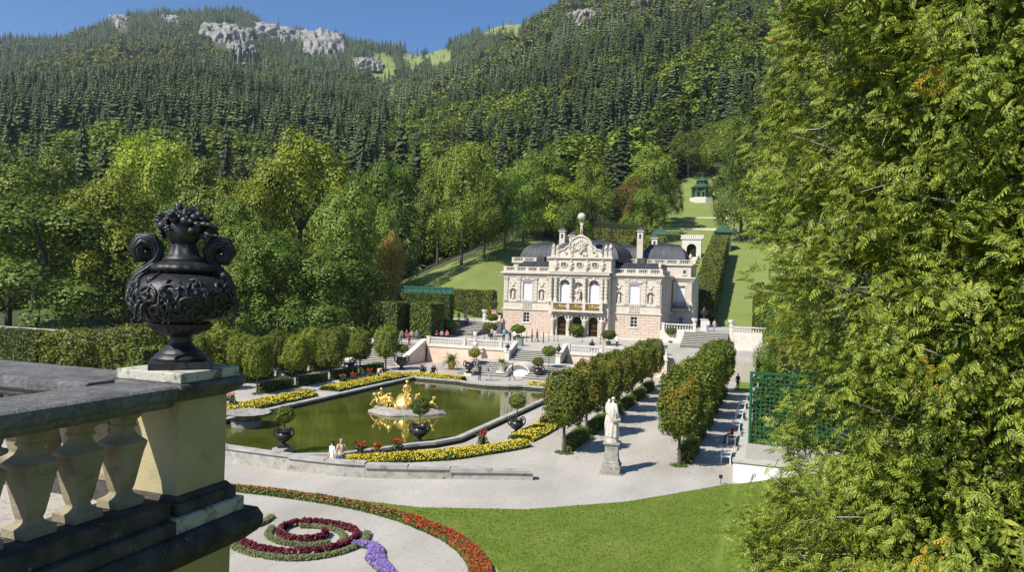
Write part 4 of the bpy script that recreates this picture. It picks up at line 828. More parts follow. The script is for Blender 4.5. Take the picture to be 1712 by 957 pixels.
b = MB(); b.lathe([(.36, 1.68), (.35, 1.9), (.30, 1.96)], 8); b.build('rock_base', m_statue, st)
statue_parts(st, m_statue, 'stand', 1.24, 1.94, True, 2, rz=PI*.85)
b = MB(); b.tube([(-.30, .12, 3.0), (-.34, .05, 3.5), (-.20, .1, 3.95)], [.09, .11, .07], 8); b.tube([(-.3, .1, 2.0), (-.36, .1, 2.6), (-.3, .1, 3.1)], [.12, .10, .09], 8); b.build('raised_drapery', m_statue, st, smooth=2)

# ------------------------------------------------------------------ gilded fountain group
m_gold = M('gilded_bronze', (.72, .46, .10), (.86, .62, .20), scale=5, rough=.38, metal=.75, bump=.25, bscale=10, c3=(.42, .22, .06), s3=5, lo3=.58, hi3=.7, local=True)
m_isl = M('fountain_rock', (.24, .215, .18), (.40, .37, .32), scale=2.2, rough=.85, bump=.6, bscale=7, local=True)
fo = thing('fountain_group', 'gilded fountain figures on a flat rock in the pool', 'fountain', (0, 50.6, .02))
n = 44; ang = np.linspace(0, 2*PI, n, endpoint=False)
def isl(a, k, r, z): return .10*math.sin(a*3+1)+.06*math.sin(a*7)+.04*math.sin(a*13+z*9)
b = MB(); b.lathe([(2.75, -.3), (2.9, .04), (2.8, .16), (2.3, .30), (1.6, .42), (.9, .62), (.5, .72), (.05, .74)], n, ripple=isl); [b.ball((1.9*math.cos(a), 1.7*math.sin(a), .25), .5, 9, 6, sc=(1.3, 1, .5)) for a in (0.3, 1.7, 2.9, 4.4)]
b.build('rock', m_isl, fo, smooth=True, scale=(1, .8, 1))
def gild(nm, pose, loc, rz, sc, tilt=0):
    me, J = fig(pose, 1.12, False, 1); me = me.copy(); me.materials.clear(); [me.materials.append(m_gold) for _ in range(4)]
    f = OBJ(nm, me, None, fo, loc=loc, rot=(tilt, 0, rz), scale=sc); hb = J['ht']; b = MB(); b.ball((hb[0], hb[1]+.02, hb[2]-.02), .1, 10, 7); [b.ball((hb[0]+.08*math.cos(k), hb[1]+.04+.05*math.sin(k*2), hb[2]+.06*math.sin(k)), .045, 7, 5) for k in range(7)]; b.build('hair', m_gold, f, smooth=2); return f
gild('seated_goddess', 'sit', (.1, 0, .72), .5, 1.25)
b = MB(); b.lathe([(1.05, .3), (1.0, .55), (.8, .85), (.6, 1.15), (.42, 1.35)], 30, ripple=lambda a, k, r, z: .13*math.sin(a*7+z*5)); b.build('drapery', m_gold, fo, smooth=2)
gild('triton', 'recline', (-1.7, -.5, .3), .35, 1.35, -.1); gild('triton', 'recline', (1.75, .0, .35), 3.5, 1.25); gild('cherub', 'sit', (.75, -1.0, .2), -.3, 1.0); gild('cherub', 'sit', (-.75, -1.15, .15), .3, 1.0); gild('cherub', 'bend', (1.2, -.5, .35), .9, .9); gild('cherub', 'sit', (-2.2, .2, .15), 1.0, 1.1)
b = MB(); [b.tube([(-2.2+.2*k, -.3, .35), (-2.0+.25*k, -.45, .75+.1*k), (-1.75+.2*k, -.35, 1.15+.12*k)], [.13, .12, .04], 7) for k in range(3)]; b.tube([(-.9, -.8, .3), (-1.1, -1.2, .7), (-.6, -1.4, .95), (-.2, -1.2, .6)], [.2, .19, .15, .16], 8); b.tube([(.3, -1.3, .2), (.0, -1.5, .55), (-.25, -1.3, .9)], [.22, .17, .05], 8); b.build('dolphin', m_gold, fo, smooth=2)
# shell basin at the left pool edge
sb_ = thing('shell_basin', 'dark scalloped stone basin at the pool edge behind the pillar', 'basin', (-6.4, 40.2, -.1)); b = MB()
b.lathe([(.9, 0), (1.0, .55), (.5, .6), (.45, .75), (1.4, 1.0), (1.5, 1.06), (1.3, 1.05), (.3, .85)], 32, ripple=lambda a, k, r, z: .07*abs(math.sin(a*8)) if z > .9 else 0); b.build('bowl', m_ped, sb_, smooth=True)
# ------------------------------------------------------------------ forecourt terrace, stairs, balustrades
def zf(y): return 2.25+np.clip((y-85)/16, 0, 1)*.7
b = MB()
for (x0, x1, y0, y1) in ((-15.3, -3.05, 85.2, 101), (-3.05, 3.1, 85.2, 101), (3.1, 15.3, 85.2, 101), (-30, -15.3, 86.2, 101), (15.3, 24.8, 86.2, 101)):
    b.add([(x0, y0, -.2), (x1, y0, -.2), (x1, y1, -.2), (x0, y1, -.2), (x0, y0, zf(y0)), (x1, y0, zf(y0)), (x1, y1, zf(y1)), (x0, y1, zf(y1))], [(4, 5, 6, 7), (0, 1, 5, 4), (1, 2, 6, 5), (3, 0, 4, 7)])
b.add([(-30, 101, 2.95), (24.8, 101, 2.95), (24.8, 126, 2.95), (-30, 126, 2.95)], [(0, 1, 2, 3)])
struct(b.build('forecourt', m_gravel))
BAL = MB().lathe([(.075, 0), (.075, .05), (.05, .07), (.085, .2), (.095, .28), (.045, .45), (.05, .56), (.075, .58), (.075, .64)], 8).mesh('baluster'); BAL.materials.append(m_pale)
def balustrade(label, p0, p1, z, n=None, h=1.0, piers=None, mat=m_pale, z1=None, name='balustrade', urn=False):
    """straight run: base, rail, end piers, one baluster after another"""
    a = Vector((p0[0], p0[1], z)); c = Vector((p1[0], p1[1], z if z1 is None else z1)); d = c-a; L = Vector((d.x, d.y, 0)).length; rz = math.atan2(d.y, d.x)
    o = thing(name, label, 'balustrade', tuple(a), rz); sl = (c.z-a.z)/L
    def bar(nm, s0, s1, w_, za, zb): m_ = MB(); m_.add([(s, q*w_, zz+sl*s) for zz in (za, zb) for s, q in ((s0, -1), (s1, -1), (s1, 1), (s0, 1))], [(3, 2, 1, 0), (4, 5, 6, 7), (0, 1, 5, 4), (1, 2, 6, 5), (2, 3, 7, 6), (3, 0, 4, 7)]); return m_.build(nm, mat, o)
    k = h/1.0
    bar('base', .17, L-.17, .15, 0, .17*k); bar('rail', .17, L-.17, .16, .81*k, .97*k)
    for s in [0, L]+(piers or []):
        m_ = MB(); m_.box(s-.2, s+.2, -.2, .2, -.1, .92*k); m_.box(s-.25, s+.25, -.25, .25, .92*k, 1.06*k); q = m_.build('pier', mat, o); q.location.z = sl*s
    n = n or int((L-.5)/.34); pr = [0, L]+(piers or [])
    for i in range(n):
        s = .45+(L-.9)*i/max(1, n-1)
        if min(abs(s-q) for q in pr) < .3: continue
        OBJ('baluster', BAL, None, o, loc=(s, 0, .17*k+sl*s), scale=(1, 1, k))
    return o
def wall_thing(name, label, boxes, mat, cat='wall', cop=None):
    o = thing(name, label, cat); m_ = MB(); [m_.box(*q) for q in boxes]; m_.build('wall_body', mat, o)
    if cop: 
        for q in cop: m_ = MB(); m_.box(*q); m_.build('coping_stone', m_pale, o)
    return o
wall_thing('terrace_wall', 'cream retaining wall left of the central stairs under the balustrade', [(-15.2, -3.4, 84.9, 85.19, -.1, 2.0)], m_cream, cop=[(-15.3+k*2.0, -15.3+(k+1)*2.0-.01, 84.78, 85.25, 2.002, 2.2) for k in range(6)])
wall_thing('terrace_wall', 'cream retaining wall right of the central stairs behind the limes', [(3.4, 15.2, 84.9, 85.19, -.1, 2.0)], m_cream, cop=[(3.3+k*2.0, 3.3+(k+1)*2.0-.01, 84.78, 85.25, 2.002, 2.2) for k in range(6)])
balustrade('pale balustrade on the wall left of the central stairs', (-15.1, 85.05), (-3.5, 85.05), 2.2, None, 1.05, [5.0, 9.9])
balustrade('pale balustrade on the wall right of the central stairs', (3.5, 85.05), (15.0, 85.05), 2.2, None, 1.05, [4.0, 8.0])
m_riser = M('painted_shade_riser', (.13, .12, .10), (.24, .225, .195), scale=3, rough=.95)  # darker than the treads: shade under the nosings put into the riser colour
def stair(label, x0, x1, y0, z0, y1, z1, n, name='stone_stairs', flare=0, mat=m_step):
    o = thing(name, label, 'stairs'); dy, dz = (y1-y0)/n, (z1-z0)/n
    for k in range(n):
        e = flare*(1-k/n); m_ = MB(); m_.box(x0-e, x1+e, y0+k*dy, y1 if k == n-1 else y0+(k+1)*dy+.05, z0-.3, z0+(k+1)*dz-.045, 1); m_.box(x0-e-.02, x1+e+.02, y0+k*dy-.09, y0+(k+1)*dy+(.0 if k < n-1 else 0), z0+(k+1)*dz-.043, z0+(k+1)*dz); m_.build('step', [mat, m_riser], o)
    return o
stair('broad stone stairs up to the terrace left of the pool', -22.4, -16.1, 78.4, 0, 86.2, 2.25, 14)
def wedge(label, x0, x1, ya, za, yb, zb, top=.55):
    o = thing('stair_wall', label, 'wall'); m_ = MB(); m_.prism([(ya, -.1), (yb, -.1), (yb, zb+top), (ya, za+top*.4)], x0+.06, x1-.06, axis='x'); m_.build('wall_body', m_cream, o)
    m_ = MB(); m_.prism([(ya-.1, za+top*.4+.002), (yb+.05, zb+top+.002), (yb+.05, zb+top+.16), (ya-.1, za+top*.4+.16)], x0-.02, x1+.02, axis='x'); m_.build('coping_stone', m_pale, o); return o
wedge('sloping cream side wall of the left stairs', -16.08, -15.4, 78.2, 0, 85.0, 2.2); wedge('far sloping side wall of the left stairs', -23.0, -22.42, 78.2, 0, 86.2, 2.2)
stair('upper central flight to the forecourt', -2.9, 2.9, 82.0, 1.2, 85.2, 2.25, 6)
b = MB(); b.box(-6.2, 6.2, 79.6, 82.0, -.1, 1.2); b.box(-1.3, 1.5, 79.0, 79.62, -.1, 1.198); struct(b.build('stair_landing', m_step))
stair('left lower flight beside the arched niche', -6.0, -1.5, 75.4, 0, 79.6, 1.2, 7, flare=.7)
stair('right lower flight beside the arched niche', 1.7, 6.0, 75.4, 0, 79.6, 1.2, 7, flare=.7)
ni = thing('arched_niche', 'white arched niche between the two lower flights', 'niche', (.1, 76.6, 0)); m_ = MB()
arc = [(1.28*math.cos(t), .25+1.05*math.sin(t)) for t in np.linspace(0, PI, 15)]
m_.add([(-1.4, 0, 0), (-1.28, 0, 0)]+[(q[0], 0, q[1]) for q in arc[::-1]]+[(1.28, 0, 0), (1.4, 0, 0)], []); m_.v = []; m_.f = []; m_.m = []
for i in range(14):
    (a0, c0), (a1, c1) = arc[i], arc[i+1]; m_.add([(a0, 0, c0), (a1, 0, c1), (a1*1.1, 0, c1+.16), (a0*1.1, 0, c0+.16), (a0, 2.6, c0), (a1, 2.6, c1), (a1*1.1, 2.6, c1+.16), (a0*1.1, 2.6, c0+.16)], [(0, 1, 2, 3), (3, 2, 6, 7), (0, 4, 5, 1)])
m_.box(-1.41, -1.28, 0, 2.6, 0, .42); m_.box(1.28, 1.41, 0, 2.6, 0, .42); m_.build('arch', m_pale, ni)
m_ = MB(); m_.add([(q[0], .45, q[1]) for q in arc]+[(-1.28, .45, 0), (1.28, .45, 0)], [tuple(range(17))]); m_.build('back_panel', m_white, ni)
for sx, lb in ((-1, 'left'), (1, 'right')):
    o = thing('stair_pier', f'{lb} pier with sloping rail of the upper central flight', 'pier', (sx*3.15, 82.0, 0)); m_ = MB(); m_.box(-.28, .28, -.3, .3, -.1, 2.1); m_.box(-.36, .36, -.38, .38, 2.1, 2.28); m_.build('pier', m_pale, o, bevel=.02)
    m_ = MB(); m_.prism([(.3, 1.0), (3.0, 2.1), (3.0, 3.15), (.3, 2.1)], -.18, .18, axis='x'); m_.build('sloping_wall', m_stone, o); m_ = MB(); m_.prism([(.30, 2.102), (3.0, 3.152), (3.0, 3.3), (.30, 2.25)], -.24, .24, axis='x'); m_.build('coping_stone', m_pale, o)
# black lidded vases on piers
def vase(label, x, y, z, s=1.0, mat=m_dark, grp='black lidded vases'):
    o = thing('lidded_vase', label, 'vase', (x, y, z), 0, grp, s); b = MB(); b.box(-.16, .16, -.16, .16, 0, .08); b.build('plinth', mat, o)
    b = MB(); b.lathe([(.13, .08), (.07, .14), (.05, .2), (.14, .3), (.24, .46), (.25, .56), (.15, .68), (.12, .72)], 16, ripple=lambda a, k, r, z: .06*math.cos(a*8) if z > .25 else 0); b.build('body', mat, o, smooth=True)
    b = MB(); b.lathe([(.16, .72), (.15, .78), (.06, .86), (.05, .92), (.08, .97), (.02, 1.05)], 14); b.build('lid', mat, o, smooth=True)
    for sg in (-1, 1): b = MB(); b.tube([(sg*.2, 0, .42), (sg*.33, 0, .55), (sg*.25, 0, .68), (sg*.15, 0, .64)], .025, 6); b.build('handle', mat, o, smooth=2)
vase('black lidded vase on the right pier of the central flight', 3.15, 82.0, 2.28, 1.15); vase('black lidded vase behind the right terrace balustrade', 5.4, 89.0, float(zf(89)), 1.3); vase('black lidded vase on the left pier of the central flight', -3.15, 82.0, 2.28, 1.0)
# herm bust against the wall
hm = thing('herm_bust', 'white herm with a bearded bust in front of the terrace wall', 'statue', (-8.0, 83.6, 0)); b = MB(); b.lathe([(.30, 0), (.30, .12), (.18, .16), (.25, 2.3), (.27, 2.36)], 4, sq=True); b.build('shaft', m_pale, hm)
b = MB(); b.lathe([(.2, 2.36), (.34, 2.6), (.36, 2.85), (.16, 3.05), (.12, 3.15)], 16, ripple=lambda a, k, r, z: .1*abs(math.cos(a))); b.ball((0, -.02, 3.36), .19, 12, 9, sc=(.9, 1.05, 1.25)); b.tube([(0, -.2, 3.38), (0, -.25, 3.33)], .03, 5); b.ball((0, -.14, 3.2), .11, 8, 6, sc=(1, .8, 1.3)); b.build('bust', m_pale, hm, smooth=2)
# potted plants along the wall
m_terra = M('terracotta', (.42, .21, .07), (.55, .30, .11), scale=5, rough=.8, bump=.2)
def pot(label, x, y, mat, s=1, z=0, cat='pot', nm='plant_pot'):
    o = thing(nm, label, cat, (x, y, z), 0, None, s); b = MB(); b.lathe([(.26, 0), (.27, .05), (.36, .3), (.42, .55), (.44, .66), (.49, .68), (.49, .78), (.42, .78), (.38, .66)], 20, ripple=lambda a, k, r, z: .03*math.cos(a*12) if .1 < z < .6 else 0); b.build('vessel', mat, o, smooth=True)
    b = MB(); b.lathe([(.40, .60), (.40, .70), (.01, .72)], 14); b.build('soil', m_bark, o); return o
def agave(label, x, y, z, R=1.4, n=110, seed=0):
    rg = np.random.default_rng(seed); o = thing('strap_leaved_plant', label, 'plant', (x, y, z)); Q = []
    for i in range(n):
        a = rg.uniform(0, 6.28); L = R*rg.uniform(.7, 1.15); e = rg.uniform(.35, 1.35); d = np.array([math.cos(a), math.sin(a), 0]); s = np.array([-math.sin(a), math.cos(a), 0])*.05*rg.uniform(.8, 1.4); pt = []
        for t in np.linspace(0, 1, 6): pt.append(d*L*t*(.25+.9*math.cos(e))+np.array([0, 0, L*(1.5*t*math.sin(e)-1.25*t*t*(.55+.35*math.cos(e)))]))
        for k in range(5): w0, w1 = (1-k/5)**.6, (1-(k+1)/5)**.6; Q += [pt[k]-s*w0, pt[k+1]-s*w1, pt[k+1]+s*w1, pt[k]+s*w0]
    OBJ('foliage', npmesh('foliage', np.array(Q), 4), LEAF('strap_leaf', [(.10, .14, .03), (.17, .20, .05), (.24, .24, .08)], .3), o); return o
pot('terracotta pot on the gravel below the terrace wall', -8.9, 78.6, m_terra, 1.15); agave('big fountain-shaped strap-leaved plant in the terracotta pot', -8.9, 78.6, .8, 1.75, 170)
urn_planter('black two-handled urn left of the lower flight', -4.95, 74.7, .25, 1.2, rz=.5); b = MB(); b.box(-.42, .42, -.42, .42, 0, .25); tag(b.build('urn_block', m_pale, None, loc=(-4.95, 74.7, 0)), 'low stone block under the urn left of the lower flight', 'block'); pot('pale stone pot behind the black urn left of the lower flight', -5.6, 77.6, m_pale, 1.2, .5); b = MB(); b.box(-.45, .45, -.45, .45, 0, .5); tag(b.build('pot_block', m_pale, None, loc=(-5.6, 77.6, 0)), 'stone block under the pale pot behind the black urn', 'block'); ball_tree('round shrub in the pale pot behind the black urn', -5.6, 77.6, 1.4, .35, .66, 31, l_hedgey, .75)
pot('stone pot on a block left of the niche', -1.9, 76.7, m_pale, 1.1, .55); b = MB(); b.lathe([(.75, 0), (.65, .1), (.55, .5), (.6, .55)], 16); o = tag(b.build('pot_block', m_pale, None, loc=(-1.9, 76.7, 0)), 'round stone block under the pot left of the niche', 'block'); agave('bushy strap-leaved plant left of the niche', -1.9, 76.7, 1.3, 1.0, 130, 3)
urn_planter('black two-handled urn right of the niche', 2.55, 76.2, 0, 1.2, rz=.4); ball_tree('lower round shrub in the urn right of the niche', 2.5, 76.25, 1.1, .25, .6, 33, l_hedgey, .8); ball_tree('higher round shrub behind the urn right of the niche', 3.2, 78.0, 1.2, 1.2, .75, 34, l_hedge, .7)
for i, (u, v, R_, st) in enumerate([(755, 562, .95, 1.1), (822, 562, .8, 2.3), (819, 565, .95, 1.0), (866, 567, .95, .85), (963, 570, 1.05, 1.0), (1017, 578, .9, .9), (1121, 577, .75, 1.5)]):
    az, t = px_dir(u, v); r_ = (2.65-CAMP[2])/t; x, y = CAMP[0]+r_*math.sin(az), r_*math.cos(az)
    lb = ['near the seated visitors', 'by the left corner of the palace, higher of two', 'by the left corner of the palace, lower of two', 'in front of the left palace window', 'in front of the middle door', 'right of the palace doors', 'at the right corner of the palace'][i]
    ball_tree(f'round-headed tub tree {lb}', x, y, 2.6, st, R_, 40+i, l_hedge, .62, 'tub trees on the forecourt')
    if i != 1: o = thing('tree_tub', f'tub of the round-headed tree {lb}', 'tub', (x, y, 2.6), 0, 'tubs on the forecourt'); b = MB(); b.lathe([(.28, 0), (.34, .5), (.36, .52), (.36, .6), (.30, .6)], 12); b.build('vessel', m_green, o)
# upper side terraces with steps
for sx, lb in ((-1, 'left'), (1, 'right')):
    xa, xb = (15.2, 20.9) if sx > 0 else (-20.4, -13.4)
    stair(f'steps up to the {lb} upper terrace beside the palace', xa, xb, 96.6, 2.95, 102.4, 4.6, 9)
    b = MB(); x0, x1 = (11.8, 32) if sx > 0 else (-32, -11.8); b.box(x0, x1, 102.4, 128, 1.5, 4.6); struct(b.build('upper_terrace', m_gravel))
    if sx > 0:
        wall_thing('terrace_wall', 'pale wall left of the right upper steps', [(11.82, 15.1, 101.9, 102.39, 2.5, 4.6)], m_pale); wall_thing('terrace_wall', 'pale wall right of the right upper steps', [(21.0, 26, 97.2, 97.6, 0, 3.6), (20.95, 26, 101.9, 102.39, 2.5, 4.6)], m_pale)
        balustrade('balustrade left of the right upper steps beside the palace', (12.2, 102.2), (16.4, 102.2), 4.6, None, 1.0); balustrade('balustrade right of the right upper steps', (21.2, 102.2), (26.2, 102.2), 4.6, None, 1.0)
        for q in ((16.4, 102.2), (21.2, 102.2)): vp = thing('white_flower_vase', 'white stone vase on the pier ' + ('left' if q[0] < 18 else 'right') + ' of the right upper steps', 'vase', (q[0], q[1], 5.66)); b = MB(); b.lathe([(.22, 0), (.12, .1), (.3, .35), (.42, .6), (.45, .75), (.38, .75)], 14); b.build('bowl', m_white, vp, smooth=True)
    else:
        wall_thing('terrace_wall', 'pale wall left of the left upper steps', [(-26, -20.5, 101.9, 102.39, 2.5, 4.6)], m_pale); wall_thing('terrace_wall', 'pale wall between left upper steps and palace', [(-13.35, -11.82, 101.9, 102.39, 2.5, 4.6)], m_pale)
        balustrade('balustrade left of the left upper steps', (-26, 102.2), (-20.2, 102.2), 4.6, None, 1.0); balustrade('short balustrade between left upper steps and palace', (-14.4, 102.2), (-12.0, 102.2), 4.6, None, 1.0)
        for q in ((-20.2, 102.2), (-14.4, 102.2)): vp = thing('white_flower_vase', 'white stone vase on the pier ' + ('left' if q[0] < -18 else 'right') + ' of the left upper steps', 'vase', (q[0], q[1], 5.66)); b = MB(); b.lathe([(.22, 0), (.12, .1), (.3, .35), (.42, .6), (.45, .75), (.38, .75)], 14); b.build('bowl', m_white, vp, smooth=True)
m_pink = M('pink_marble', (.50, .25, .20), (.60, .34, .28), scale=4, rough=.5)
for i, (x, y, lb) in enumerate([(-24.2, 106, 'left of the left upper steps'), (-14.8, 107.5, 'near the left palace corner'), (17.3, 106, 'on the right upper terrace')]):
    o = thing('marble_pedestal', f'pink marble pedestal {lb}', 'pedestal', (x, y, 4.6), 0, 'pink pedestals'); b = MB(); b.box(-.5, .5, -.5, .5, 0, .2); b.box(-.4, .4, -.4, .4, .2, 1.5); b.box(-.48, .48, -.48, .48, 1.5, 1.65); b.build('block', m_pink if i < 2 else m_pale, o, bevel=.02); vase(f'black vase with pale lid on the pedestal {lb}', x, y, 6.25, 1.75, m_dark, 'vases on marble pedestals')
# queue posts, barrier stands, bins
m_post = M('dark_post', (.03, .03, .03), rough=.5)
PQ = [(x, y) for x, y in [(-6.6+.62*k, 92.2+.5*k) for k in range(9)]]+[(-11.6+.75*k, 91.0+.35*k) for k in range(8)]+[(-.9, 95.5), (-2.2, 93.2), (2.3, 96.2), (4.9, 95.8)]
for i, (x, y) in enumerate(PQ): b = MB(); b.lathe([(.16, 0), (.16, .03), (.035, .05), (.035, 1.25), (.05, 1.27), (.05, 1.32), (.02, 1.34)], 8); o = b.build('queue_post', m_post, None, loc=(x, y, float(zf(y)))); tag(o, (['first', 'second', 'third', 'fourth', 'fifth', 'sixth', 'seventh', 'eighth', 'ninth'][i]+' dark queue post from the left in the row before the left palace window' if i < 9 else ['first', 'second', 'third', 'fourth', 'fifth', 'sixth', 'seventh', 'eighth'][i-9]+' dark post from the left behind the left terrace balustrade' if i < 17 else ['dark post before the left palace door', 'dark post left of the door steps', 'dark post before the right palace door', 'dark post right of the door steps'][i-17]), 'post', 'queue posts on the forecourt')
for x, y, lb in ((-3.9, 88.6, 'beside the central flight'), (14.4, 88.0, 'at the right end of the forecourt')): o = thing('litter_bin', f'grey-green litter bin {lb}', 'bin', (x, y, float(zf(y)))); b = MB(); b.box(-.36, .36, -.3, .3, 0, 1.05); b.build('casing', M('bin_green', (.16, .22, .17), rough=.6), o, bevel=.03); b = MB(); b.box(-.4, .4, -.34, .34, 1.05, 1.13); b.build('lid', m_dark, o)
# ------------------------------------------------------------------ the palace
m_fac = M('facade_limestone', (.54, .48, .395), (.61, .55, .46), scale=1.1, rough=.85, bump=.12, bscale=9, c3=(.45, .385, .305), s3=.9, lo3=.54, hi3=.75)
m_rust = M('pinkish_ashlar', (.54, .42, .325), (.62, .50, .40), scale=1.6, rough=.88, bump=.15, bscale=8, c3=(.55, .40, .30), s3=1.2, lo3=.54, hi3=.7)
m_slate = M('grey_lead_roof', (.045, .048, .054), (.075, .078, .085), scale=.7, rough=.62, spec=.3)
m_slated = M('dark_flat_roof', (.028, .031, .038), (.05, .054, .062), scale=.8, rough=.5)
m_glass = M('window_glass', (.012, .014, .016), rough=.08, spec=.6)
m_blind = M('white_window_blind', (.62, .63, .66), (.68, .69, .71), scale=2, rough=.9)
m_bronze = M('dark_bronze_grille', (.05, .032, .015), (.16, .10, .04), scale=7, rough=.45, metal=.6)
m_gilt = M('gilded_ironwork', (.55, .33, .06), (.72, .48, .14), scale=6, rough=.35, metal=.8)
PAL = thing('palace', 'ornate pale stone palace with grey mansard roofs', 'palace', (0, 0, 0)); ZB = 2.95
def part(nm, mb, mat, par=PAL, **k): return mb.build(nm, mat, par, **k)
def wall_open(x0, x1, z0, z1, y, t, ops, mb=None):
    """wall in the plane y (front face), thickness t, with openings (xa,xb,za,zb,arched)"""
    mb = mb or MB(); xs = sorted({x0, x1, *[q for o in ops for q in o[:2]]}); zs = sorted({z0, z1, *[q for o in ops for q in o[2:4]]})
    for i in range(len(xs)-1):
        for j in range(len(zs)-1):
            xm, zm = (xs[i]+xs[i+1])/2, (zs[j]+zs[j+1])/2
            if xm < x0 or xm > x1 or any(o[0] < xm < o[1] and o[2] < zm < o[3] for o in ops): continue
            mb.box(xs[i], xs[i+1], y, y+t, zs[j], zs[j+1])
    for o in ops:
        if o[4]:
            xa, xb, zt = o[0], o[1], o[3]; r = (xb-xa)/2; xc = (xa+xb)/2; n = 8
            for sg in (-1, 1):
                A = [(xc+sg*r*math.sin(k*PI/2/n), zt-r+r*math.cos(k*PI/2/n)) for k in range(n+1)]
                for k in range(n):
                    (a, c), (e, g) = A[k], A[k+1]; mb.add([(a, y, c), (e, y, g), (e, y, zt), (a, y, zt), (a, y+t, c), (e, y+t, g), (e, y+t, zt), (a, y+t, zt)], [(0, 1, 2, 3), (0, 4, 5, 1)])
    return mb
CX = .15; YW, YC = 102.94, 101.5
# openings
WN = [(-8.65, -7.25, 8.15, 10.75, False), (7.25, 8.65, 8.15, 10.75, False)]; GN = [(-8.5, -7.55, 4.8, 6.25, False), (7.5, 8.45, 4.8, 6.25, False)]
NI = [(-10.7, -9.75, 8.1, 9.75, True), (-6.2, -5.3, 8.1, 9.75, True), (5.3, 6.2, 8.1, 9.75, True), (9.75, 10.7, 8.1, 9.75, True)]
mb = MB()
for sg in (-1, 1):
    mb = MB(); xa, xb = (-11.7, -4.3) if sg < 0 else (4.6, 11.7); f = lambda L: [q for q in L if xa < q[0] < xb]
    wall_open(xa, xb, ZB-.1, 6.75, YW, .5, f(GN), mb); wall_open(xa, xb, 6.75, 12.0, YW, .5, f(WN)+f(NI), mb); X = 11.7*sg; mb.box(min(X, X-sg*.5), max(X, X-sg*.5), YW+.5, 114, ZB-.1, 12.0); mb.box(min(xa, X-sg*.5) if sg < 0 else xa, xb if sg < 0 else X-.5, 104.2, 104.5, ZB, 12.0); part('wing_wall', mb, m_fac)
# rusticated ground-floor blocks, one by one
BLK = MB().box(-.5, .5, -.5, .5, -.5, .5).mesh('stone_block'); BLK.materials.append(m_rust)
rgp = np.random.default_rng(11)
def ashlar(x0, x1, y, z0, z1, rows, ops, wl=1.15, t=.07):
    h = (z1-z0)/rows
    for j in range(rows):
        za, zb = z0+j*h, z0+(j+1)*h; x = x0-(wl/2 if j % 2 else 0)
        while x < x1-.05:
            a, c = max(x, x0), min(x+wl, x1); x += wl
            segs = [(a, c)]
            for o in ops:
                if o[3]+.12 > za+.02 and o[2]-.12 < zb-.02: segs = [s for q in segs for s in ((q[0], min(q[1], o[0]-.14)), (max(q[0], o[1]+.14), q[1])) if s[1]-s[0] > .08]
            for a_, c_ in segs:
                if c_-a_ < .1: continue
                OBJ('stone_block', BLK, None, PAL, loc=((a_+c_)/2, y-t/2+.03, (za+zb)/2), scale=(c_-a_-.035, t+float(rgp.uniform(0, .02)), h-.035))
ashlar(-11.72, -4.62, YW, 3.35, 6.55, 8, GN); ashlar(4.95, 11.72, YW, 3.35, 6.55, 8, GN)
mb = MB()
for sg in (-1, 1):
    xa, xb = (-11.9, -4.5) if sg < 0 else (4.8, 11.9); mb.box(xa, xb, YW-.16, YW-.002, ZB-.1, 3.33)
mb.box(11.702, 11.9, YW-.16, 114, ZB-.1, 3.33); part('plinth_course', mb, m_fac)
def band_course(nm, z0, z1, pr, par=PAL, mat=m_fac, side=True, taper=0):
    mb = MB()
    for xa, xb in ((-11.7-pr, -4.35), (4.65, 11.7+pr)): mb.box(xa, xb, YW-pr, YW-.003, z0, z1)
    mb.box(-4.35+CX-pr*.0-.2, 4.35+CX+.2, YC-pr, YC-.003, z0, z1) if nm != 'string_course' else None
    if side: mb.box(11.703, 11.7+pr, YW-.003, 114, z0, z1); mb.box(-11.7-pr, -11.703, YW-.003, 114, z0, z1)
    return part(nm, mb, mat, par)
band_course('string_course', 6.6, 6.8, .18); band_course('sill_course', 7.75, 7.9, .10); band_course('architrave', 11.55, 11.75, .10); band_course('cornice', 12.0, 12.22, .42); band_course('cornice_bed', 11.82, 11.998, .24)
mb = MB(); mb.box(-12.0, 12.0, YW-.3, 114, 12.222, 12.3); part('cornice_top', mb, m_fac)
# banded pilasters, capitals
def pilaster(x, y, z0, z1, w=.52, d=.14, round_=False):
    mb = MB(); n = 7; h = (z1-z0)/n
    if round_:
        mb.lathe([(w*.62, 0), (w*.62, .18), (w*.5, .26)]+[q for k in range(1, n) for q in ((w*.48, k*h+.0), (w*.43, k*h+.03), (w*.43, k*h+.08), (w*.48, k*h+.11))]+[(w*.46, z1-z0-.45)], 16, (x, y, z0)); mb.lathe([(w*.44, z1-z0-.45), (w*.55, z1-z0-.35), (w*.5, z1-z0-.25), (w*.7, z1-z0-.1), (w*.7, z1-z0)], 12, (x, y, z0), ripple=lambda a, k, r, z: .12*math.cos(a*6))
        mb.box(x-w*.68, x+w*.68, y-w*.68, y+w*.68, z0-.12, z0-.002)
    else:
        for k in range(n): mb.box(x-w/2, x+w/2, y-d, y-.003, z0+k*h+.03, z0+(k+1)*h-.03)
        mb.box(x-w/2+.04, x+w/2-.04, y-d+.05, y-.003, z0, z1-.02); mb.box(x-w/2-.08, x+w/2+.08, y-d-.08, y-.004, z1-.12, z1); mb.box(x-w/2-.05, x+w/2+.05, y-d-.05, y-.004, z1-.42, z1-.3); [mb.ball((x+s*w*.42, y-d-.03, z1-.2), .12, 8, 6) for s in (-1, 1)]; mb.box(x-w/2-.06, x+w/2+.06, y-d-.06, y-.004, z0-.14, z0)
    return part('pilaster' if not round_ else 'column', mb, m_fac, smooth=round_)
for x in (-11.3, -9.3, -6.7, -4.75, 5.05, 6.85, 9.3, 11.3): pilaster(x, YW, 8.05, 11.5)
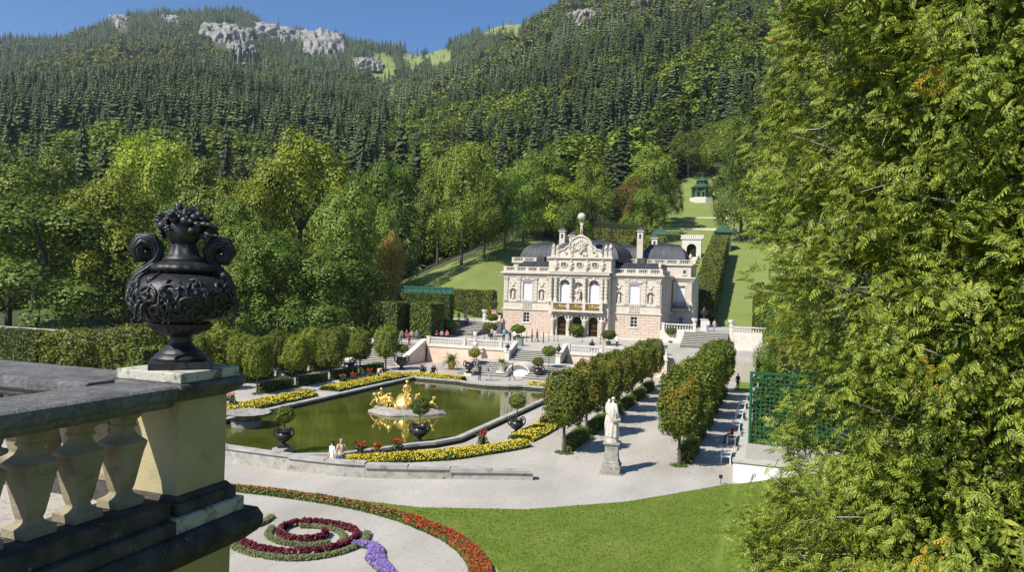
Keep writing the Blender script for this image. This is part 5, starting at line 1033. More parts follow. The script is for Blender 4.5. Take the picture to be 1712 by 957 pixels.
for y in (104.6, 107.5, 111):
    mb = MB(); [mb.box(11.703, 11.82, y-.26, y+.26, 8.05+k*.5+.03, 8.05+(k+1)*.5-.03) for k in range(7)]; part('pilaster', mb, m_fac)
# windows
def window(x0, x1, z0, z1, y, blind=True, arched=False, grid=(2, 2), surround=.16, dep=.22, par=PAL):
    w_ = MB(); w_.box(x0-.01, x1+.01, y+dep, y+dep+.03, z0-.01, z1+.01); o = part('window', w_, m_glass, par)
    if blind:
        zb = z1-(x1-x0)/2 if arched else z1-.02
        q = MB(); q.box(x0+.06, x1-.06, y+dep-.06, y+dep-.03, z0+.04, zb); n = int((zb-z0)/.2); [q.box(x0+.06, x1-.06, y+dep-.075, y+dep-.061, z0+.05+k*.2, z0+.2+k*.2) for k in range(n)]; part('blind', q, m_blind, o)
    q = MB(); fw = .05; q.box(x0, x0+fw, y+dep-.1, y+dep, z0, z1); q.box(x1-fw, x1, y+dep-.1, y+dep, z0, z1); q.box(x0, x1, y+dep-.098, y+dep-.002, z1-fw, z1) if not arched else None; q.box(x0, x1, y+dep-.098, y+dep-.002, z0, z0+fw)
    if not blind: [q.box((x0+(x1-x0)*k/grid[0])-.025, (x0+(x1-x0)*k/grid[0])+.025, y+dep-.09, y+dep-.004, z0, z1) for k in range(1, grid[0])]; [q.box(x0, x1, y+dep-.086, y+dep-.006, z0+(z1-z0)*k/grid[1]-.025, z0+(z1-z0)*k/grid[1]+.025) for k in range(1, grid[1])]
    if arched:
        r = (x1-x0)/2; xc = (x0+x1)/2; [q.tube([(xc, y+dep-.05, z1-r), (xc+r*math.cos(a), y+dep-.05, z1-r+r*math.sin(a))], .03, 5) for a in np.linspace(.5, PI-.5, 4)]; q.tube([(xc+r*.5*math.cos(a), y+dep-.05, z1-r+r*.5*math.sin(a)) for a in np.linspace(0, PI, 9)], .025, 5)
    part('frame', q, m_blind if blind else m_white, o)
    if surround and not arched:
        q = MB(); s = surround; q.box(x0-s, x0-.002, y-.07, y-.003, z0-s, z1+s); q.box(x1+.002, x1+s, y-.07, y-.003, z0-s, z1+s); q.box(x0-.002, x1+.002, y-.07, y-.003, z1+.002, z1+s); q.box(x0-s-.05, x1+s+.05, y-.14, y-.004, z0-s-.1, z0-.002); part('surround', q, m_fac, o)
    return o
for q in WN:
    window(q[0], q[1], q[2], q[3], YW); mb = MB(); mb.box(q[0]-.3, q[1]+.3, YW-.2, YW-.004, 11.0, 11.14); mb.tube([(q[0]-.1, YW-.1, 11.15), ((q[0]+q[1])/2, YW-.14, 11.42), (q[1]+.1, YW-.1, 11.15)], .09, 7); mb.ball(((q[0]+q[1])/2, YW-.1, 11.3), .2, 9, 6); part('window_crown', mb, m_fac)
    mb = MB(); [mb.box(q[0]+.05+k*.24, q[0]+.17+k*.24, YW-.12, YW-.004, 7.05, 7.72) for k in range(6)]; mb.box(q[0]-.1, q[1]+.1, YW-.15, YW-.004, 6.92, 7.04); part('apron_balusters', mb, m_fac)
for q in GN: window(q[0], q[1], q[2], q[3], YW, False, False, (2, 3), .14)
# niches with small statues
for q in NI:
    xc = (q[0]+q[1])/2; mb = MB(); n = 10; hw = (q[1]-q[0])/2
    for k in range(n):
        a0, a1 = PI*k/n, PI*(k+1)/n; mb.add([(xc+hw*math.cos(a0), YW+.02+.42*math.sin(a0), 8.1), (xc+hw*math.cos(a1), YW+.02+.42*math.sin(a1), 8.1), (xc+hw*math.cos(a1), YW+.02+.42*math.sin(a1), 9.75), (xc+hw*math.cos(a0), YW+.02+.42*math.sin(a0), 9.75)], [(0, 1, 2, 3)])
    mb.box(q[0], q[1], YW+.02, YW+.48, 8.05, 8.2); nn = part('niche', mb, m_fac, smooth=True); statue_parts(nn, m_fac, 'stand', .78, 8.2, True, int(abs(xc*3)), (xc, YW+.14), .2, False, False)
    mb = MB(); mb.tube([(xc+(hw+.07)*math.cos(a), YW-.04, 9.27+(hw+.07)*math.sin(a)) for a in np.linspace(0, PI, 9)], .06, 6); mb.ball((xc, YW-.06, 10.3), .22, 9, 6, sc=(1.3, .5, 1)); [mb.tube([(xc-s*.1, YW-.05, 10.35), (xc-s*.4, YW-.07, 10.75), (xc-s*.55, YW-.05, 10.5)], [.06, .05, .03], 6) for s in (-1, 1)]; part('niche_ornament', mb, m_fac, smooth=2)
# parapets of the wings
def parapet(x0, x1, y, z, n, h=.72, yd=None, par=PAL):
    mb = MB(); mb.box(x0, x1, y-.14, y+.14, z, z+.14); mb.box(x0, x1, y-.16, y+.16, z+h-.14, z+h)
    for k in range(n+1): x = x0+(x1-x0)*k/n; mb.box(x-.22, x+.22, y-.18, y+.18, z-.01, z+h+.02)
    o = part('parapet', mb, m_fac, par)
    bm_ = MB()
    for k in range(n):
        xa, xb = x0+(x1-x0)*k/n+.22, x0+(x1-x0)*(k+1)/n-.22; m = max(3, int((xb-xa)/.26))
        for j in range(m): x = xa+(xb-xa)*(j+.5)/m; bm_.lathe([(.06, 0), (.09, .14), (.05, .3), (.07, h-.28)], 6, (x, y, z+.14))
    q = part('baluster_row', bm_, m_fac, o); q['kind'] = 'stuff'; return o
parapet(-11.6, -4.6, YW+.15, 12.3, 4); parapet(4.9, 11.6, YW+.15, 12.3, 4)
mb = MB(); mb.box(11.3, 11.6, YW+.35, 112, 12.3, 13.0); mb.box(-11.6, -11.3, YW+.35, 112, 12.3, 13.0); part('side_parapet', mb, m_fac)
# low dark wing roofs
for xa, xb in ((-11.0, -4.2), (4.5, 11.0)):
    mb = MB(); mb.add([(xa, 103.7, 12.35), (xb, 103.7, 12.35), (xb, 113, 12.35), (xa, 113, 12.35), (xa+1.6, 105.6, 13.95), (xb, 105.6, 13.95), (xb, 113, 13.95), (xa+1.6, 113, 13.95)], [(0, 1, 5, 4), (1, 2, 6, 5), (3, 0, 4, 7), (4, 5, 6, 7)]); r_ = part('wing_roof', mb, m_slated); mb = MB()
    for k in range(11): t = k/10; mb.tube([(xa+(xb-xa)*t, 103.72, 12.38), (xa+1.6+(xb-xa-1.6)*t, 105.6, 13.99)], .035, 5)
    part('roof_seam', mb, m_slated, r_)
    mb = MB(); mb.box((xa+xb)/2-.2, (xa+xb)/2+1.0, 106.5, 107.8, 13.96, 14.7); part('roof_hatch', mb, m_slate, r_)
# central block
DO = [(CX-2.95-.05, CX-1.65, ZB+.25, 6.0, True), (CX-.68, CX+.68, ZB+.25, 6.0, True), (CX+1.62, CX+2.98, ZB+.25, 6.0, True)]
AW = [(CX-2.7, CX-1.3, 7.9, 11.2, True), (CX+1.7-.1, CX+3.1-.1, 7.9, 11.2, True)]; CN_ = [(CX-.75, CX+.75, 8.05, 10.9, True)]
mb = wall_open(CX-4.35, CX+4.45, ZB-.1, 6.75, YC, .6, DO); wall_open(CX-4.35, CX+4.45, 6.75, 12.0, YC, .6, AW+CN_, mb); mb.box(CX-4.35, CX-3.9, YC+.6, YW+.3, ZB-.1, 12.0); mb.box(CX+4.0, CX+4.45, YC+.6, YW+.3, ZB-.1, 12.0); mb.box(CX-3.9, CX+4.0, 103.6, 103.8, ZB, 12); part('central_wall', mb, m_fac)
ashlar(CX-4.35, CX+4.45, YC, 3.5, 6.3, 7, DO+[(CX-1.62, CX-.70, 0, 9), (CX+.7, CX+1.6, 0, 9)], .9, .06)
for i, q in enumerate(DO):
    mb = MB(); mb.box(q[0], q[1], YC+.55, YC+.58, q[2], q[3]); d = part('door', mb, m_glass); g = MB(); xc = (q[0]+q[1])/2; r = (q[1]-q[0])/2; z1 = q[3]-r
    [g.tube([(q[0]+(q[1]-q[0])*k/8, YC+.45, q[2]), (q[0]+(q[1]-q[0])*k/8, YC+.45, z1+math.sqrt(max(0, r*r-((q[1]-q[0])*k/8-r)**2)))], .035 if k % 4 else .06, 5) for k in range(0, 9)]
    [g.tube([(q[0], YC+.44, z), (q[1], YC+.44, z)], .04, 5) for z in (q[2]+.05, q[2]+.8, q[2]+1.5, z1)]; [g.tube([(xc+s*r*.5+.22*math.cos(a), YC+.42, zz+.26*math.sin(a)) for a in np.linspace(0, 5.6, 10)], .035, 5) for s in (-1, 1) for zz in (q[2]+.42, q[2]+1.15, q[2]+1.8)]
    g.tube([(xc+.3*math.cos(a), YC+.42, z1+.3+.28*math.sin(a)) for a in np.linspace(0, 6.2, 12)], .04, 5); part('grille', g, m_bronze, d)
    g = MB(); g.tube([(xc+(r+.1)*math.cos(a), YC-.04, z1+(r+.1)*math.sin(a)) for a in np.linspace(0, PI, 11)], .10, 6); g.ball((xc, YC-.12, q[3]+.16), .2, 8, 6); part('arch_moulding', g, m_fac, d, smooth=2)
for x in (CX-3.55, CX-1.17, CX+1.15, CX+3.6):   # atlantes under the balcony
    h = MB(); h.lathe([(.30, 0), (.30, .3), (.2, .4), (.17, 1.2), (.22, 1.5)], 10, (x, YC-.3, ZB)); q = part('herm_support', h, m_fac, smooth=True); f = MB(); f.lathe([(.2, 1.5), (.26, 1.9), (.34, 2.3), (.36, 2.55), (.14, 2.75), (.13, 2.85)], 12, (x, YC-.34, ZB)); f.ball((x, YC-.38, ZB+3.0), .19, 10, 7, sc=(.9, 1, 1.2)); [f.tube([(x+s*.34, YC-.34, ZB+2.5), (x+s*.5, YC-.4, ZB+2.9), (x+s*.28, YC-.4, ZB+3.3)], [.12, .10, .07], 7) for s in (-1, 1)]; f.box(x-.38, x+.38, YC-.62, YC-.003, ZB+3.3, ZB+3.5); part('figure', f, m_fac, q, smooth=True)
mb = MB(); mb.box(CX-3.8, CX+3.9, YC-1.0, YC-.004, 6.62, 6.92); part('balcony_slab', mb, m_fac)
bc_ = MB(); [bc_.box(x-.2, x+.2, YC-.98, YC-.62, 6.925, 7.85) for x in (CX-3.55, CX-1.17, CX+1.15, CX+3.6)]; bc_.box(CX-3.75, CX+3.8, YC-1.0, YC-.6, 7.855, 7.98); part('balcony_pier', bc_, m_fac)
for i, (xa, xb) in enumerate(((CX-3.35, CX-1.37), (CX-.97, CX+.95), (CX+1.35, CX+3.4))):
    g = MB(); xm = (xa+xb)/2; g.box(xa, xb, YC-.84, YC-.8, 6.93, 7.0); [g.tube([(xm+s*(.12+.2*k)+.16*math.cos(a), YC-.85, 7.38+.26*math.sin(a+k)) for a in np.linspace(0, 5.9, 10)], .045, 5) for s in (-1, 1) for k in range(4)]; g.ball((xm, YC-.86, 7.42), .2, 8, 6, sc=(1, .5, 1.3)); g.tube([(xa, YC-.85, 7.8), (xb, YC-.85, 7.8)], .04, 5); part('balcony_railing', g, m_gilt)
for q in AW:
    window(q[0], q[1], q[2], q[3], YC, True, True, dep=.4); xc = (q[0]+q[1])/2; g = MB(); g.tube([(xc+.82*math.cos(a), YC-.05, 10.5+.82*math.sin(a)) for a in np.linspace(0, PI, 11)], .09, 6); g.ball((xc, YC-.1, 11.36), .22, 8, 6); part('arch_moulding', g, m_fac, smooth=2)
mb = MB(); n = 10
for k in range(n):
    a0, a1 = PI*k/n, PI*(k+1)/n; mb.add([(CX+.75*math.cos(a0), YC+.55*math.sin(a0), 8.0), (CX+.75*math.cos(a1), YC+.55*math.sin(a1), 8.0), (CX+.75*math.cos(a1), YC+.55*math.sin(a1), 10.9), (CX+.75*math.cos(a0), YC+.55*math.sin(a0), 10.9)], [(0, 1, 2, 3)])
mb.box(CX-.5, CX+.5, YC-.3, YC+.3, 7.95, 8.4); cn = part('niche', mb, m_fac, smooth=True); statue_parts(cn, m_fac, 'stand', 1.18, 8.38, True, 5, (CX, YC-.05), .1); g = MB(); [g.ball((CX+.35*math.sin(k*2.4), YC-.2, 8.6+.16*k), .17, 7, 5) for k in range(9)]; part('carved_group', g, m_fac, cn, smooth=2)
for x in (CX-4.0, CX-3.25, CX-.98, CX+1.0, CX+3.5, CX+4.1): pilaster(x, YC-.28, 8.1, 11.55, .5, .2, True)
g = MB()
for x in np.linspace(CX-3.9, CX+4.0, 15): g.ball((x, YC-.06, 11.68), .13, 7, 5)
part('frieze_carving', g, m_fac, smooth=2)
# attic with oval windows, gable, statues
mb = MB(); mb.box(CX-4.5, CX+4.65, YC+.1, 104.5, 12.3, 14.3); at_ = part('attic', mb, m_fac); mb = MB(); mb.box(CX-4.75, CX+4.9, YC-.18, 104.6, 14.3, 14.52); mb.box(CX-4.6, CX+4.75, YC-.02, 104.5, 12.3, 12.5); part('attic_cornice', mb, m_fac, at_)
for x in (CX-2.25, CX+.05, CX+2.3):
    g = MB(); g.ball((x, YC+.1, 13.42), .36, 16, 8, sc=(1.25, .12, .9)); o = part('oval_window', g, m_glass, smooth=2); g = MB(); g.tube([(x+.5*math.cos(a), YC+.05, 13.42+.38*math.sin(a)) for a in np.linspace(0, 2*PI, 21)], .09, 6); part('surround', g, m_fac, o, smooth=2)
    g = MB(); g.box(x-.02, x+.02, YC-.01, YC+.02, 13.1, 13.74); g.box(x-.44, x+.44, YC-.008, YC+.022, 13.4, 13.44); part('glazing_bar', g, m_white, o)
for x in (CX-3.4, CX-1.15, CX+1.2, CX+3.45): g = MB(); g.ball((x, YC+.0, 13.95), .19, 8, 6); g.lathe([(.14, 0), (.24, .5), (.33, 1.0), (.16, 1.25)], 10, (x, YC+.02, 12.52), ripple=lambda a, k, r, z: .12*math.sin(a*3+z*6)); [g.ball((x+.3*math.cos(k*1.7), YC-.02, 13.1+.13*k), .13, 7, 5) for k in range(5)]; part('attic_caryatid', g, m_fac, at_, smooth=2)
gp = [(-3.1, 14.52), (3.3, 14.52), (3.3, 15.2), (2.9, 15.55), (2.45, 15.6), (2.1, 16.0), (1.75, 16.1), (1.6, 16.7), (1.1, 17.2), (.5, 17.5), (-.3, 17.5), (-.9, 17.2), (-1.4, 16.7), (-1.55, 16.1), (-1.9, 16.0), (-2.25, 15.6), (-2.7, 15.55), (-3.1, 15.2)]
mb = MB(); mb.prism([(x+CX, z) for x, z in gp], YC+.25, YC+.85); ga = part('gable', mb, m_fac)
g = MB(); g.tube([(x+CX, YC+.2, z) for x, z in gp[2:]], .13, 7); rr2 = np.random.default_rng(4)
for k in range(60):
    x, z = rr2.uniform(-2.3, 2.5), rr2.uniform(14.7, 16.9)
    if abs(x-.1) > 2.7-(z-14.6)*.8: continue
    a = rr2.uniform(0, 6.28); g.tube([(x+CX+.2*rr2.uniform(.6, 1.3)*math.cos(a+t), YC+.16+.05*math.sin(t*2), z+.2*math.sin(a+t)) for t in np.linspace(0, 3.6, 6)], [.10, .12, .11, .1, .08, .04], 6)
[g.ball((CX+.1+.2*math.sin(k*2), YC+.1, 15.2+.2*k), .2, 8, 6) for k in range(6)]; [g.tube([(CX+.1, YC+.1, 15.9), (CX+.1+1.0*math.cos(a), YC+.14, 15.6+1.0*math.sin(a))], [.14, .05], 6) for a in np.linspace(-.3, PI+.3, 12)]; part('carved_relief', g, m_fac, ga, smooth=2)
for i, (x, s) in enumerate([(-3.95, 1.0), (-3.3, .9), (3.8, .9), (4.45, 1.0)]):
    g = MB(); g.box(CX+x-.27, CX+x+.27, YC+.1, YC+.7, 14.52, 14.85); q = part('roof_statue', g, m_fac); statue_parts(q, m_fac, 'stand', .98*s, 14.85, True, i+3, (CX+x, YC+.4), .3*(i-1.5), False, True)
g = MB(); g.box(CX-.25, CX+.45, YC+.2, YC+.9, 17.5, 17.75); q = part('roof_statue', g, m_fac); statue_parts(q, m_fac, 'atlas', 1.1, 17.75, False, 0, (CX+.1, YC+.5), .2); g = MB(); g.ball((CX+.05, YC+.5, 20.3), .55, 20, 12); [g.tube([(CX+.05+.57*math.cos(a)*math.cos(b_), YC+.5+.57*math.cos(a)*math.sin(b_), 20.3+.57*math.sin(a)) for a in np.linspace(-PI/2, PI/2, 13)], .02, 4) for b_ in np.linspace(0, 2*PI, 8, endpoint=False)]; part('globe', g, m_statue, q, smooth=2)
# rear body, side bays, upper attic, mansard roofs
mb = MB(); mb.box(-11.7, 11.7, 114.002, 126, ZB-.1, 12.0); mb.box(-14.9, -11.702, 114, 122, ZB-.1, 12.0); wall_open(11.702, 14.9, ZB-.1, 12.0, 114, .4, [(12.45, 13.65, 7.9, 10.9, False), (12.85, 13.45, 4.9, 6.1, False)], mb); mb.box(11.702, 14.9, 114.402, 122, ZB-.1, 12.0); part('rear_body', mb, m_fac)
window(12.45, 13.65, 7.9, 10.9, 114, True, False, dep=.3); window(12.85, 13.45, 4.9, 6.1, 114, False, False, (2, 2), .1)
mb = MB(); mb.box(11.9, 14.6, 113.0, 113.99, 7.2, 7.4); bb = part('side_balcony', mb, m_fac); g = MB(); [g.tube([(12.0+k*.16, 113.05, 7.4), (12.0+k*.16, 113.05, 8.35)], .02, 5) for k in range(16)]; [g.tube([(11.95, 113.05, z), (14.55, 113.05, z)], .035, 5) for z in (7.45, 8.35)]; [g.tube([(12.2+k*.5+.16*math.cos(a), 113.03, 7.9+.2*math.sin(a)) for a in np.linspace(0, 6, 9)], .03, 5) for k in range(5)]; part('iron_railing', g, m_dark, bb)
for x in (12.05, 14.55): pilaster(x, 113.7, 8.05, 11.5, .55, .2, True)
mb = MB(); mb.box(-15.2, 15.2, 113.6, 122.4, 12.002, 12.25); mb.box(-15.0, 15.0, 113.8, 122.2, 11.7, 12.0); part('rear_cornice', mb, m_fac)
mb = MB(); mb.box(-14.4, 14.4, 114.4, 122, 12.25, 14.0); mb.box(-14.65, 14.65, 114.15, 122.2, 14.0, 14.2); part('upper_attic', mb, m_fac)
window(13.2, 13.7, 12.7, 13.4, 114.4, False, False, (1, 1), .08, -.05)
parapet(-14.4, -4.9, 114.35, 14.2, 5, .7); parapet(4.9, 14.4, 114.35, 14.2, 5, .7)
def mansard(x0, x1, y0, y1, z0, z1, rad, nm='mansard_roof', n=9):
    """roof with rounded, dome-like flanks"""
    mb = MB(); L = []
    for k in range(n):
        t = k/(n-1)*PI/2*.93; ins = rad*(1-math.cos(t)); z = z0+(z1-z0)*math.sin(t)/math.sin(PI/2*.93); L.append((ins, z))
    rows = [[(x0+i, y0+i, z), (x1-i, y0+i, z), (x1-i, y1-i, z), (x0+i, y1-i, z)] for i, z in L]
    for k in range(n-1): mb.add(rows[k]+rows[k+1], [(0, 1, 5, 4), (1, 2, 6, 5), (2, 3, 7, 6), (3, 0, 4, 7)])
    o = part(nm, mb, m_slate, smooth=True); i, z = L[-1]; t = MB(); t.box(x0+i-.25, x1-i+.25, y0+i-.25, y1-i+.25, z-.05, z+.13); t.add([(x0+i, y0+i, z+.131), (x1-i, y0+i, z+.131), (x1-i, y1-i, z+.131), (x0+i, y1-i, z+.131), (x0+i+2, (y0+y1)/2, z+.62), (x1-i-2, (y0+y1)/2, z+.62)], [(0, 1, 5, 4), (1, 2, 5), (2, 3, 4, 5), (3, 0, 4)]); part('roof_top', t, m_slated, o)
    s = MB(); m = max(2, int((x1-x0)/.9))
    for j in range(1, m): u = j/m; s.tube([(x0+i_+(x1-x0-2*i_)*u, y0+i_-.01, z_) for i_, z_ in L], .028, 4)
    for j in range(1, 8): u = j/8; s.tube([(x1-i_+.01, y0+i_+(y1-y0-2*i_)*u, z_) for i_, z_ in L], .028, 4)
    part('roof_seam', s, m_slate, o); return o
mansard(-13.6, -6.2, 114.9, 122, 14.0, 17.2, 1.9); mansard(6.4, 13.6, 114.9, 122, 14.0, 17.2, 1.9); mansard(-6.6, 6.8, 116.2, 122, 14.0, 17.0, 1.6); mansard(-4.9, 5.2, 104.6, 117.5, 14.0, 17.0, 2.3)
for x, y in ((-6.1, 114.6), (6.6, 114.2), (-3.9, 112.5), (8.4, 117)):
    mb = MB(); big = abs(y-114) < 1; h = 19.2 if big else 18.3; mb.box(x-.6, x+.6, y-.6, y+.6, 13.9, 14.9); mb.box(x-.46, x+.46, y-.46, y+.46, 14.9, h); mb.box(x-.6, x+.6, y-.6, y+.6, h, h+.18); c = part('chimney', mb, m_fac); mb = MB(); mb.lathe([(.64, h+.18), (.3, h+.5), (.02, h+.75)], 4, (x, y, 0), sq=True); part('chimney_roof', mb, m_slate, c); mb = MB(); mb.box(x-.14, x+.14, y-.49, y-.462, h-1.1, h-.4); part('vent_slot', mb, m_glass, c)
for x in (11.4, 14.3): g = MB(); g.lathe([(.2, 0), (.1, .1), (.26, .4), (.2, .7), (.05, .95)], 10, (x, 114.3 if x > 12 else 103.2, 14.9 if x > 12 else 13.05)); part('parapet_vase', g, m_fac, smooth=True)
mb = MB(); [mb.box(CX-4.2+.4*k, CX+4.3-.4*k, YC-2.1+.42*k, YC-.6, ZB-.1, ZB+.09*(k+1)) for k in range(3)]; part('door_step', mb, m_step)
# ------------------------------------------------------------------ garden buildings on the hill
gp_ = (4.0, 236.0); gz = float(ground(*gp_))+.2
pv = thing('music_pavilion', 'green open garden pavilion with tiered roof on the hill', 'pavilion', (*gp_, gz), 0, None, .84); m_pg = M('pavilion_green', (.045, .085, .05), (.07, .12, .075), scale=2, rough=.6); m_pgr = M('pavilion_roof_green', (.03, .08, .042), (.05, .105, .06), scale=1.5, rough=.5)
b = MB(); b.lathe([(4.6, -2), (4.6, .35), (4.3, .4)], 8, phase=PI/8); b.build('platform', m_pale, pv)
for k in range(8):
    a = PI/8+k*PI/4; o = MB(); o.lathe([(.38, .4), (.38, .7), (.27, .8), (.24, 3.6), (.36, 3.8)], 8, (3.7*math.cos(a), 3.7*math.sin(a), 0)); o.build('column', m_pg, pv)
    a2 = k*PI/4
    o = MB(); o.box(-.55, .55, -.1, .1, .4, 3.3); q = o.build('arch_panel', m_pg, pv, loc=(2.9*math.cos(a2), 2.9*math.sin(a2), 0), rot=(0, 0, a2+PI/2))
b = MB(); b.lathe([(4.2, 3.8), (4.4, 4.1), (4.4, 4.3), (3.7, 4.5), (2.8, 5.3), (2.2, 5.5)], 8, phase=PI/8); b.build('lower_roof', m_pgr, pv)
b = MB(); b.lathe([(2.0, 5.4), (2.0, 6.5), (2.35, 6.6), (2.35, 6.75)], 8, phase=PI/8); b.build('lantern', m_pg, pv); b = MB(); [b.ball((1.9*math.cos(a), 1.9*math.sin(a), 6.0), .35, 8, 6) for a in np.linspace(0, 2*PI, 8, endpoint=False)]; b.build('lantern_window', m_glass, pv)
b = MB(); b.lathe([(2.3, 6.75), (1.9, 7.2), (1.1, 7.9), (.35, 8.3), (.2, 8.7), (.3, 8.9), (.02, 9.3)], 8, phase=PI/8); b.build('dome', m_pgr, pv)
def kiosk(label, x, y, s=1.0):
    z = float(ground(x, y))+.1; k = thing('garden_kiosk', label, 'kiosk', (x, y, z-.6), .2, 'green trellis kiosks', s); b = MB(); b.box(-1.5, 1.5, -1.5, 1.5, 0, 4.2); b.build('lattice_body', m_pg, k); b = MB(); b.lathe([(1.9, 4.2), (2.0, 4.4), (1.75, 4.9), (1.1, 5.5), (.5, 5.8), (.3, 6.2), (.02, 6.5)], 4, sq=True); b.build('roof', m_pgr, k)
    for sx in (-1, 1):
        for sy in (-1, 1): b = MB(); b.box(sx*1.5-.14, sx*1.5+.14, sy*1.5-.14, sy*1.5+.14, 0, 4.19); b.build('post', m_pgr, k)
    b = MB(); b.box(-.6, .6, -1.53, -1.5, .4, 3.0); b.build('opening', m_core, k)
x, y = spot(1101, 172); kiosk('green kiosk left of the cascade portal', x, y); x, y = spot(1206, 176); kiosk('green kiosk half hidden right of the cascade portal', x, y)
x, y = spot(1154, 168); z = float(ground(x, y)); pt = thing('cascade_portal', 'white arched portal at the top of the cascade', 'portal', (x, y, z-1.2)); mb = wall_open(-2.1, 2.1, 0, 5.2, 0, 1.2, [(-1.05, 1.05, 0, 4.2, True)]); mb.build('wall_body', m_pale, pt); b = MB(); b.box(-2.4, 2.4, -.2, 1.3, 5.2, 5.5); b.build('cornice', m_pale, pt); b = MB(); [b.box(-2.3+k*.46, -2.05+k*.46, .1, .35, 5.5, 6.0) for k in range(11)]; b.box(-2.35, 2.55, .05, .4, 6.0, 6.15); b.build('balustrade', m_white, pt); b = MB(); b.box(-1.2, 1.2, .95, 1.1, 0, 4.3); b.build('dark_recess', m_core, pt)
cs_ = thing('water_cascade', 'white stone cascade steps below the arched portal', 'cascade')
for k in range(18):
    yy = y-1.5-k*1.45; zz = float(ground(x, yy)); b = MB(); b.box(x-1.25, x+1.25, yy-.75, yy+.75, zz-.4, zz+.35); b.build('step', m_pale, cs_)
    if k % 2 == 0: b = MB(); [b.ball((x+s*1.6, yy, zz+.5), .5, 8, 6, sc=(.8, 1.2, 1)) for s in (-1, 1)]; b.build('side_stone', m_pale, cs_)
def sl_hedge(label, x0, x1, y0, y1, h, mat, dens=24):
    c = ((x0+x1)/2, (y0+y1)/2); z0 = float(ground(*c, False)); return hedge(label, x0, x1, y0, y1, z0, z0+h, .30, mat, dens, slope=lambda a, b_: ground(np.asarray(a)+c[0], np.asarray(b_)+c[1], False)-z0)
sl_hedge('tall clipped hedge climbing the slope right of the cascade, lower part', 13.5, 17.2, 124, 146, 5.0, l_hedgey); sl_hedge('tall clipped hedge climbing the slope right of the cascade, upper part', 13.2, 16.6, 146.2, 168, 5.0, l_hedgey); sl_hedge('clipped hedge climbing the slope left of the cascade', -6.5, -3.6, 132, 166, 4.2, l_hedgey)
sl_hedge('long yellowish hedge crossing the hill behind the palace roof', -26, -1.5, 168, 170, 5.4, l_hedgey); sl_hedge('short hedge block beside the left kiosk', -1.2, 3.0, 164, 167, 4.4, l_hedgey)
tz = thing('slope_terrace', 'two pale terrace steps across the lawn below the pavilion', 'steps')
for yy in (196, 212): b = MB(); zz = float(ground(6, yy)); b.box(-4, 18, yy, yy+.8, zz-1.0, zz+.25); b.build('step', m_pale, tz)
tg = thing('garden_trellis', 'blue-green trellis wall behind the tall hedge blocks on the left', 'trellis', (-27, 99, 6.2)); m_tg = M('blue_green_trellis', (.025, .10, .065), (.04, .14, .09), scale=3, rough=.6); b = MB(); b.box(0, 8.8, 0, .1, 0, 3.4); b.build('panel', m_tg, tg)
for k in range(10): b = MB(); b.box(k*.95, k*.95+.1, -.08, -.002, 0, 3.5); b.build('slat', m_tg, tg)
for k in range(5): b = MB(); b.box(0, 8.8, -.1, -.082, k*.8, k*.8+.08); b.build('slat', m_tg, tg)
# ------------------------------------------------------------------ visitors
_pm = {}
def pc(c):
    if c not in _pm: _pm[c] = M('cloth', c, tuple(min(1, q*1.2+.005) for q in c), scale=20, rough=.85)
    return _pm[c]
SKIN = (.52, .31, .21); BLK_ = (.015, .015, .017); JEAN = (.09, .14, .24); WHT = (.75, .75, .74); GRY = (.22, .22, .23); TAN = (.42, .33, .22); RED = (.55, .02, .035)
HAIRS = {'d': M('dark_hair', (.02, .014, .01), rough=.5), 'g': M('grey_hair', (.35, .33, .31), rough=.6), 'b': M('blond_hair', (.36, .25, .12), rough=.5), 'n': M('brown_hair', (.09, .05, .025), rough=.5)}
def face_mesh(J, long=False):
    hb, ht = Vector(J['hb']), Vector(J['ht']); m = (hb+ht)/2; b = MB(); b.ball((ht.x, ht.y+.018, ht.z-.015), .083, 12, 8, sc=(.95, 1.02, .95))
    if long: b.tube([(ht.x, ht.y+.06, ht.z), (ht.x, ht.y+.085, hb.z), (ht.x, ht.y+.09, hb.z-.15)], [.07, .075, .05], 8)
    return b.mesh('hair')
def feat_mesh(J):
    hb, ht = Vector(J['hb']), Vector(J['ht']); b = MB(); c = (hb+ht)/2; y = min(hb.y, ht.y)-.066
    b.tube([(c.x, y-.004, c.z+.015), (c.x, y-.022, c.z-.018), (c.x, y-.004, c.z-.026)], [.009, .013, .008], 6, 0); [b.ball((c.x+s*.071, c.y+.01, c.z), .02, 6, 5, 0, (.5, .8, 1.3)) for s in (-1, 1)]
    [b.ball((c.x+s*.027, y+.006, c.z+.022), .009, 6, 5, 1) for s in (-1, 1)]; b.box(c.x-.02, c.x+.02, y-.003, y+.01, c.z-.05, c.z-.043, 2); return b.mesh('face')
m_eye = M('eye_dark', (.02, .015, .012), rough=.2); m_lip = M('lip', (.38, .14, .12), rough=.5)
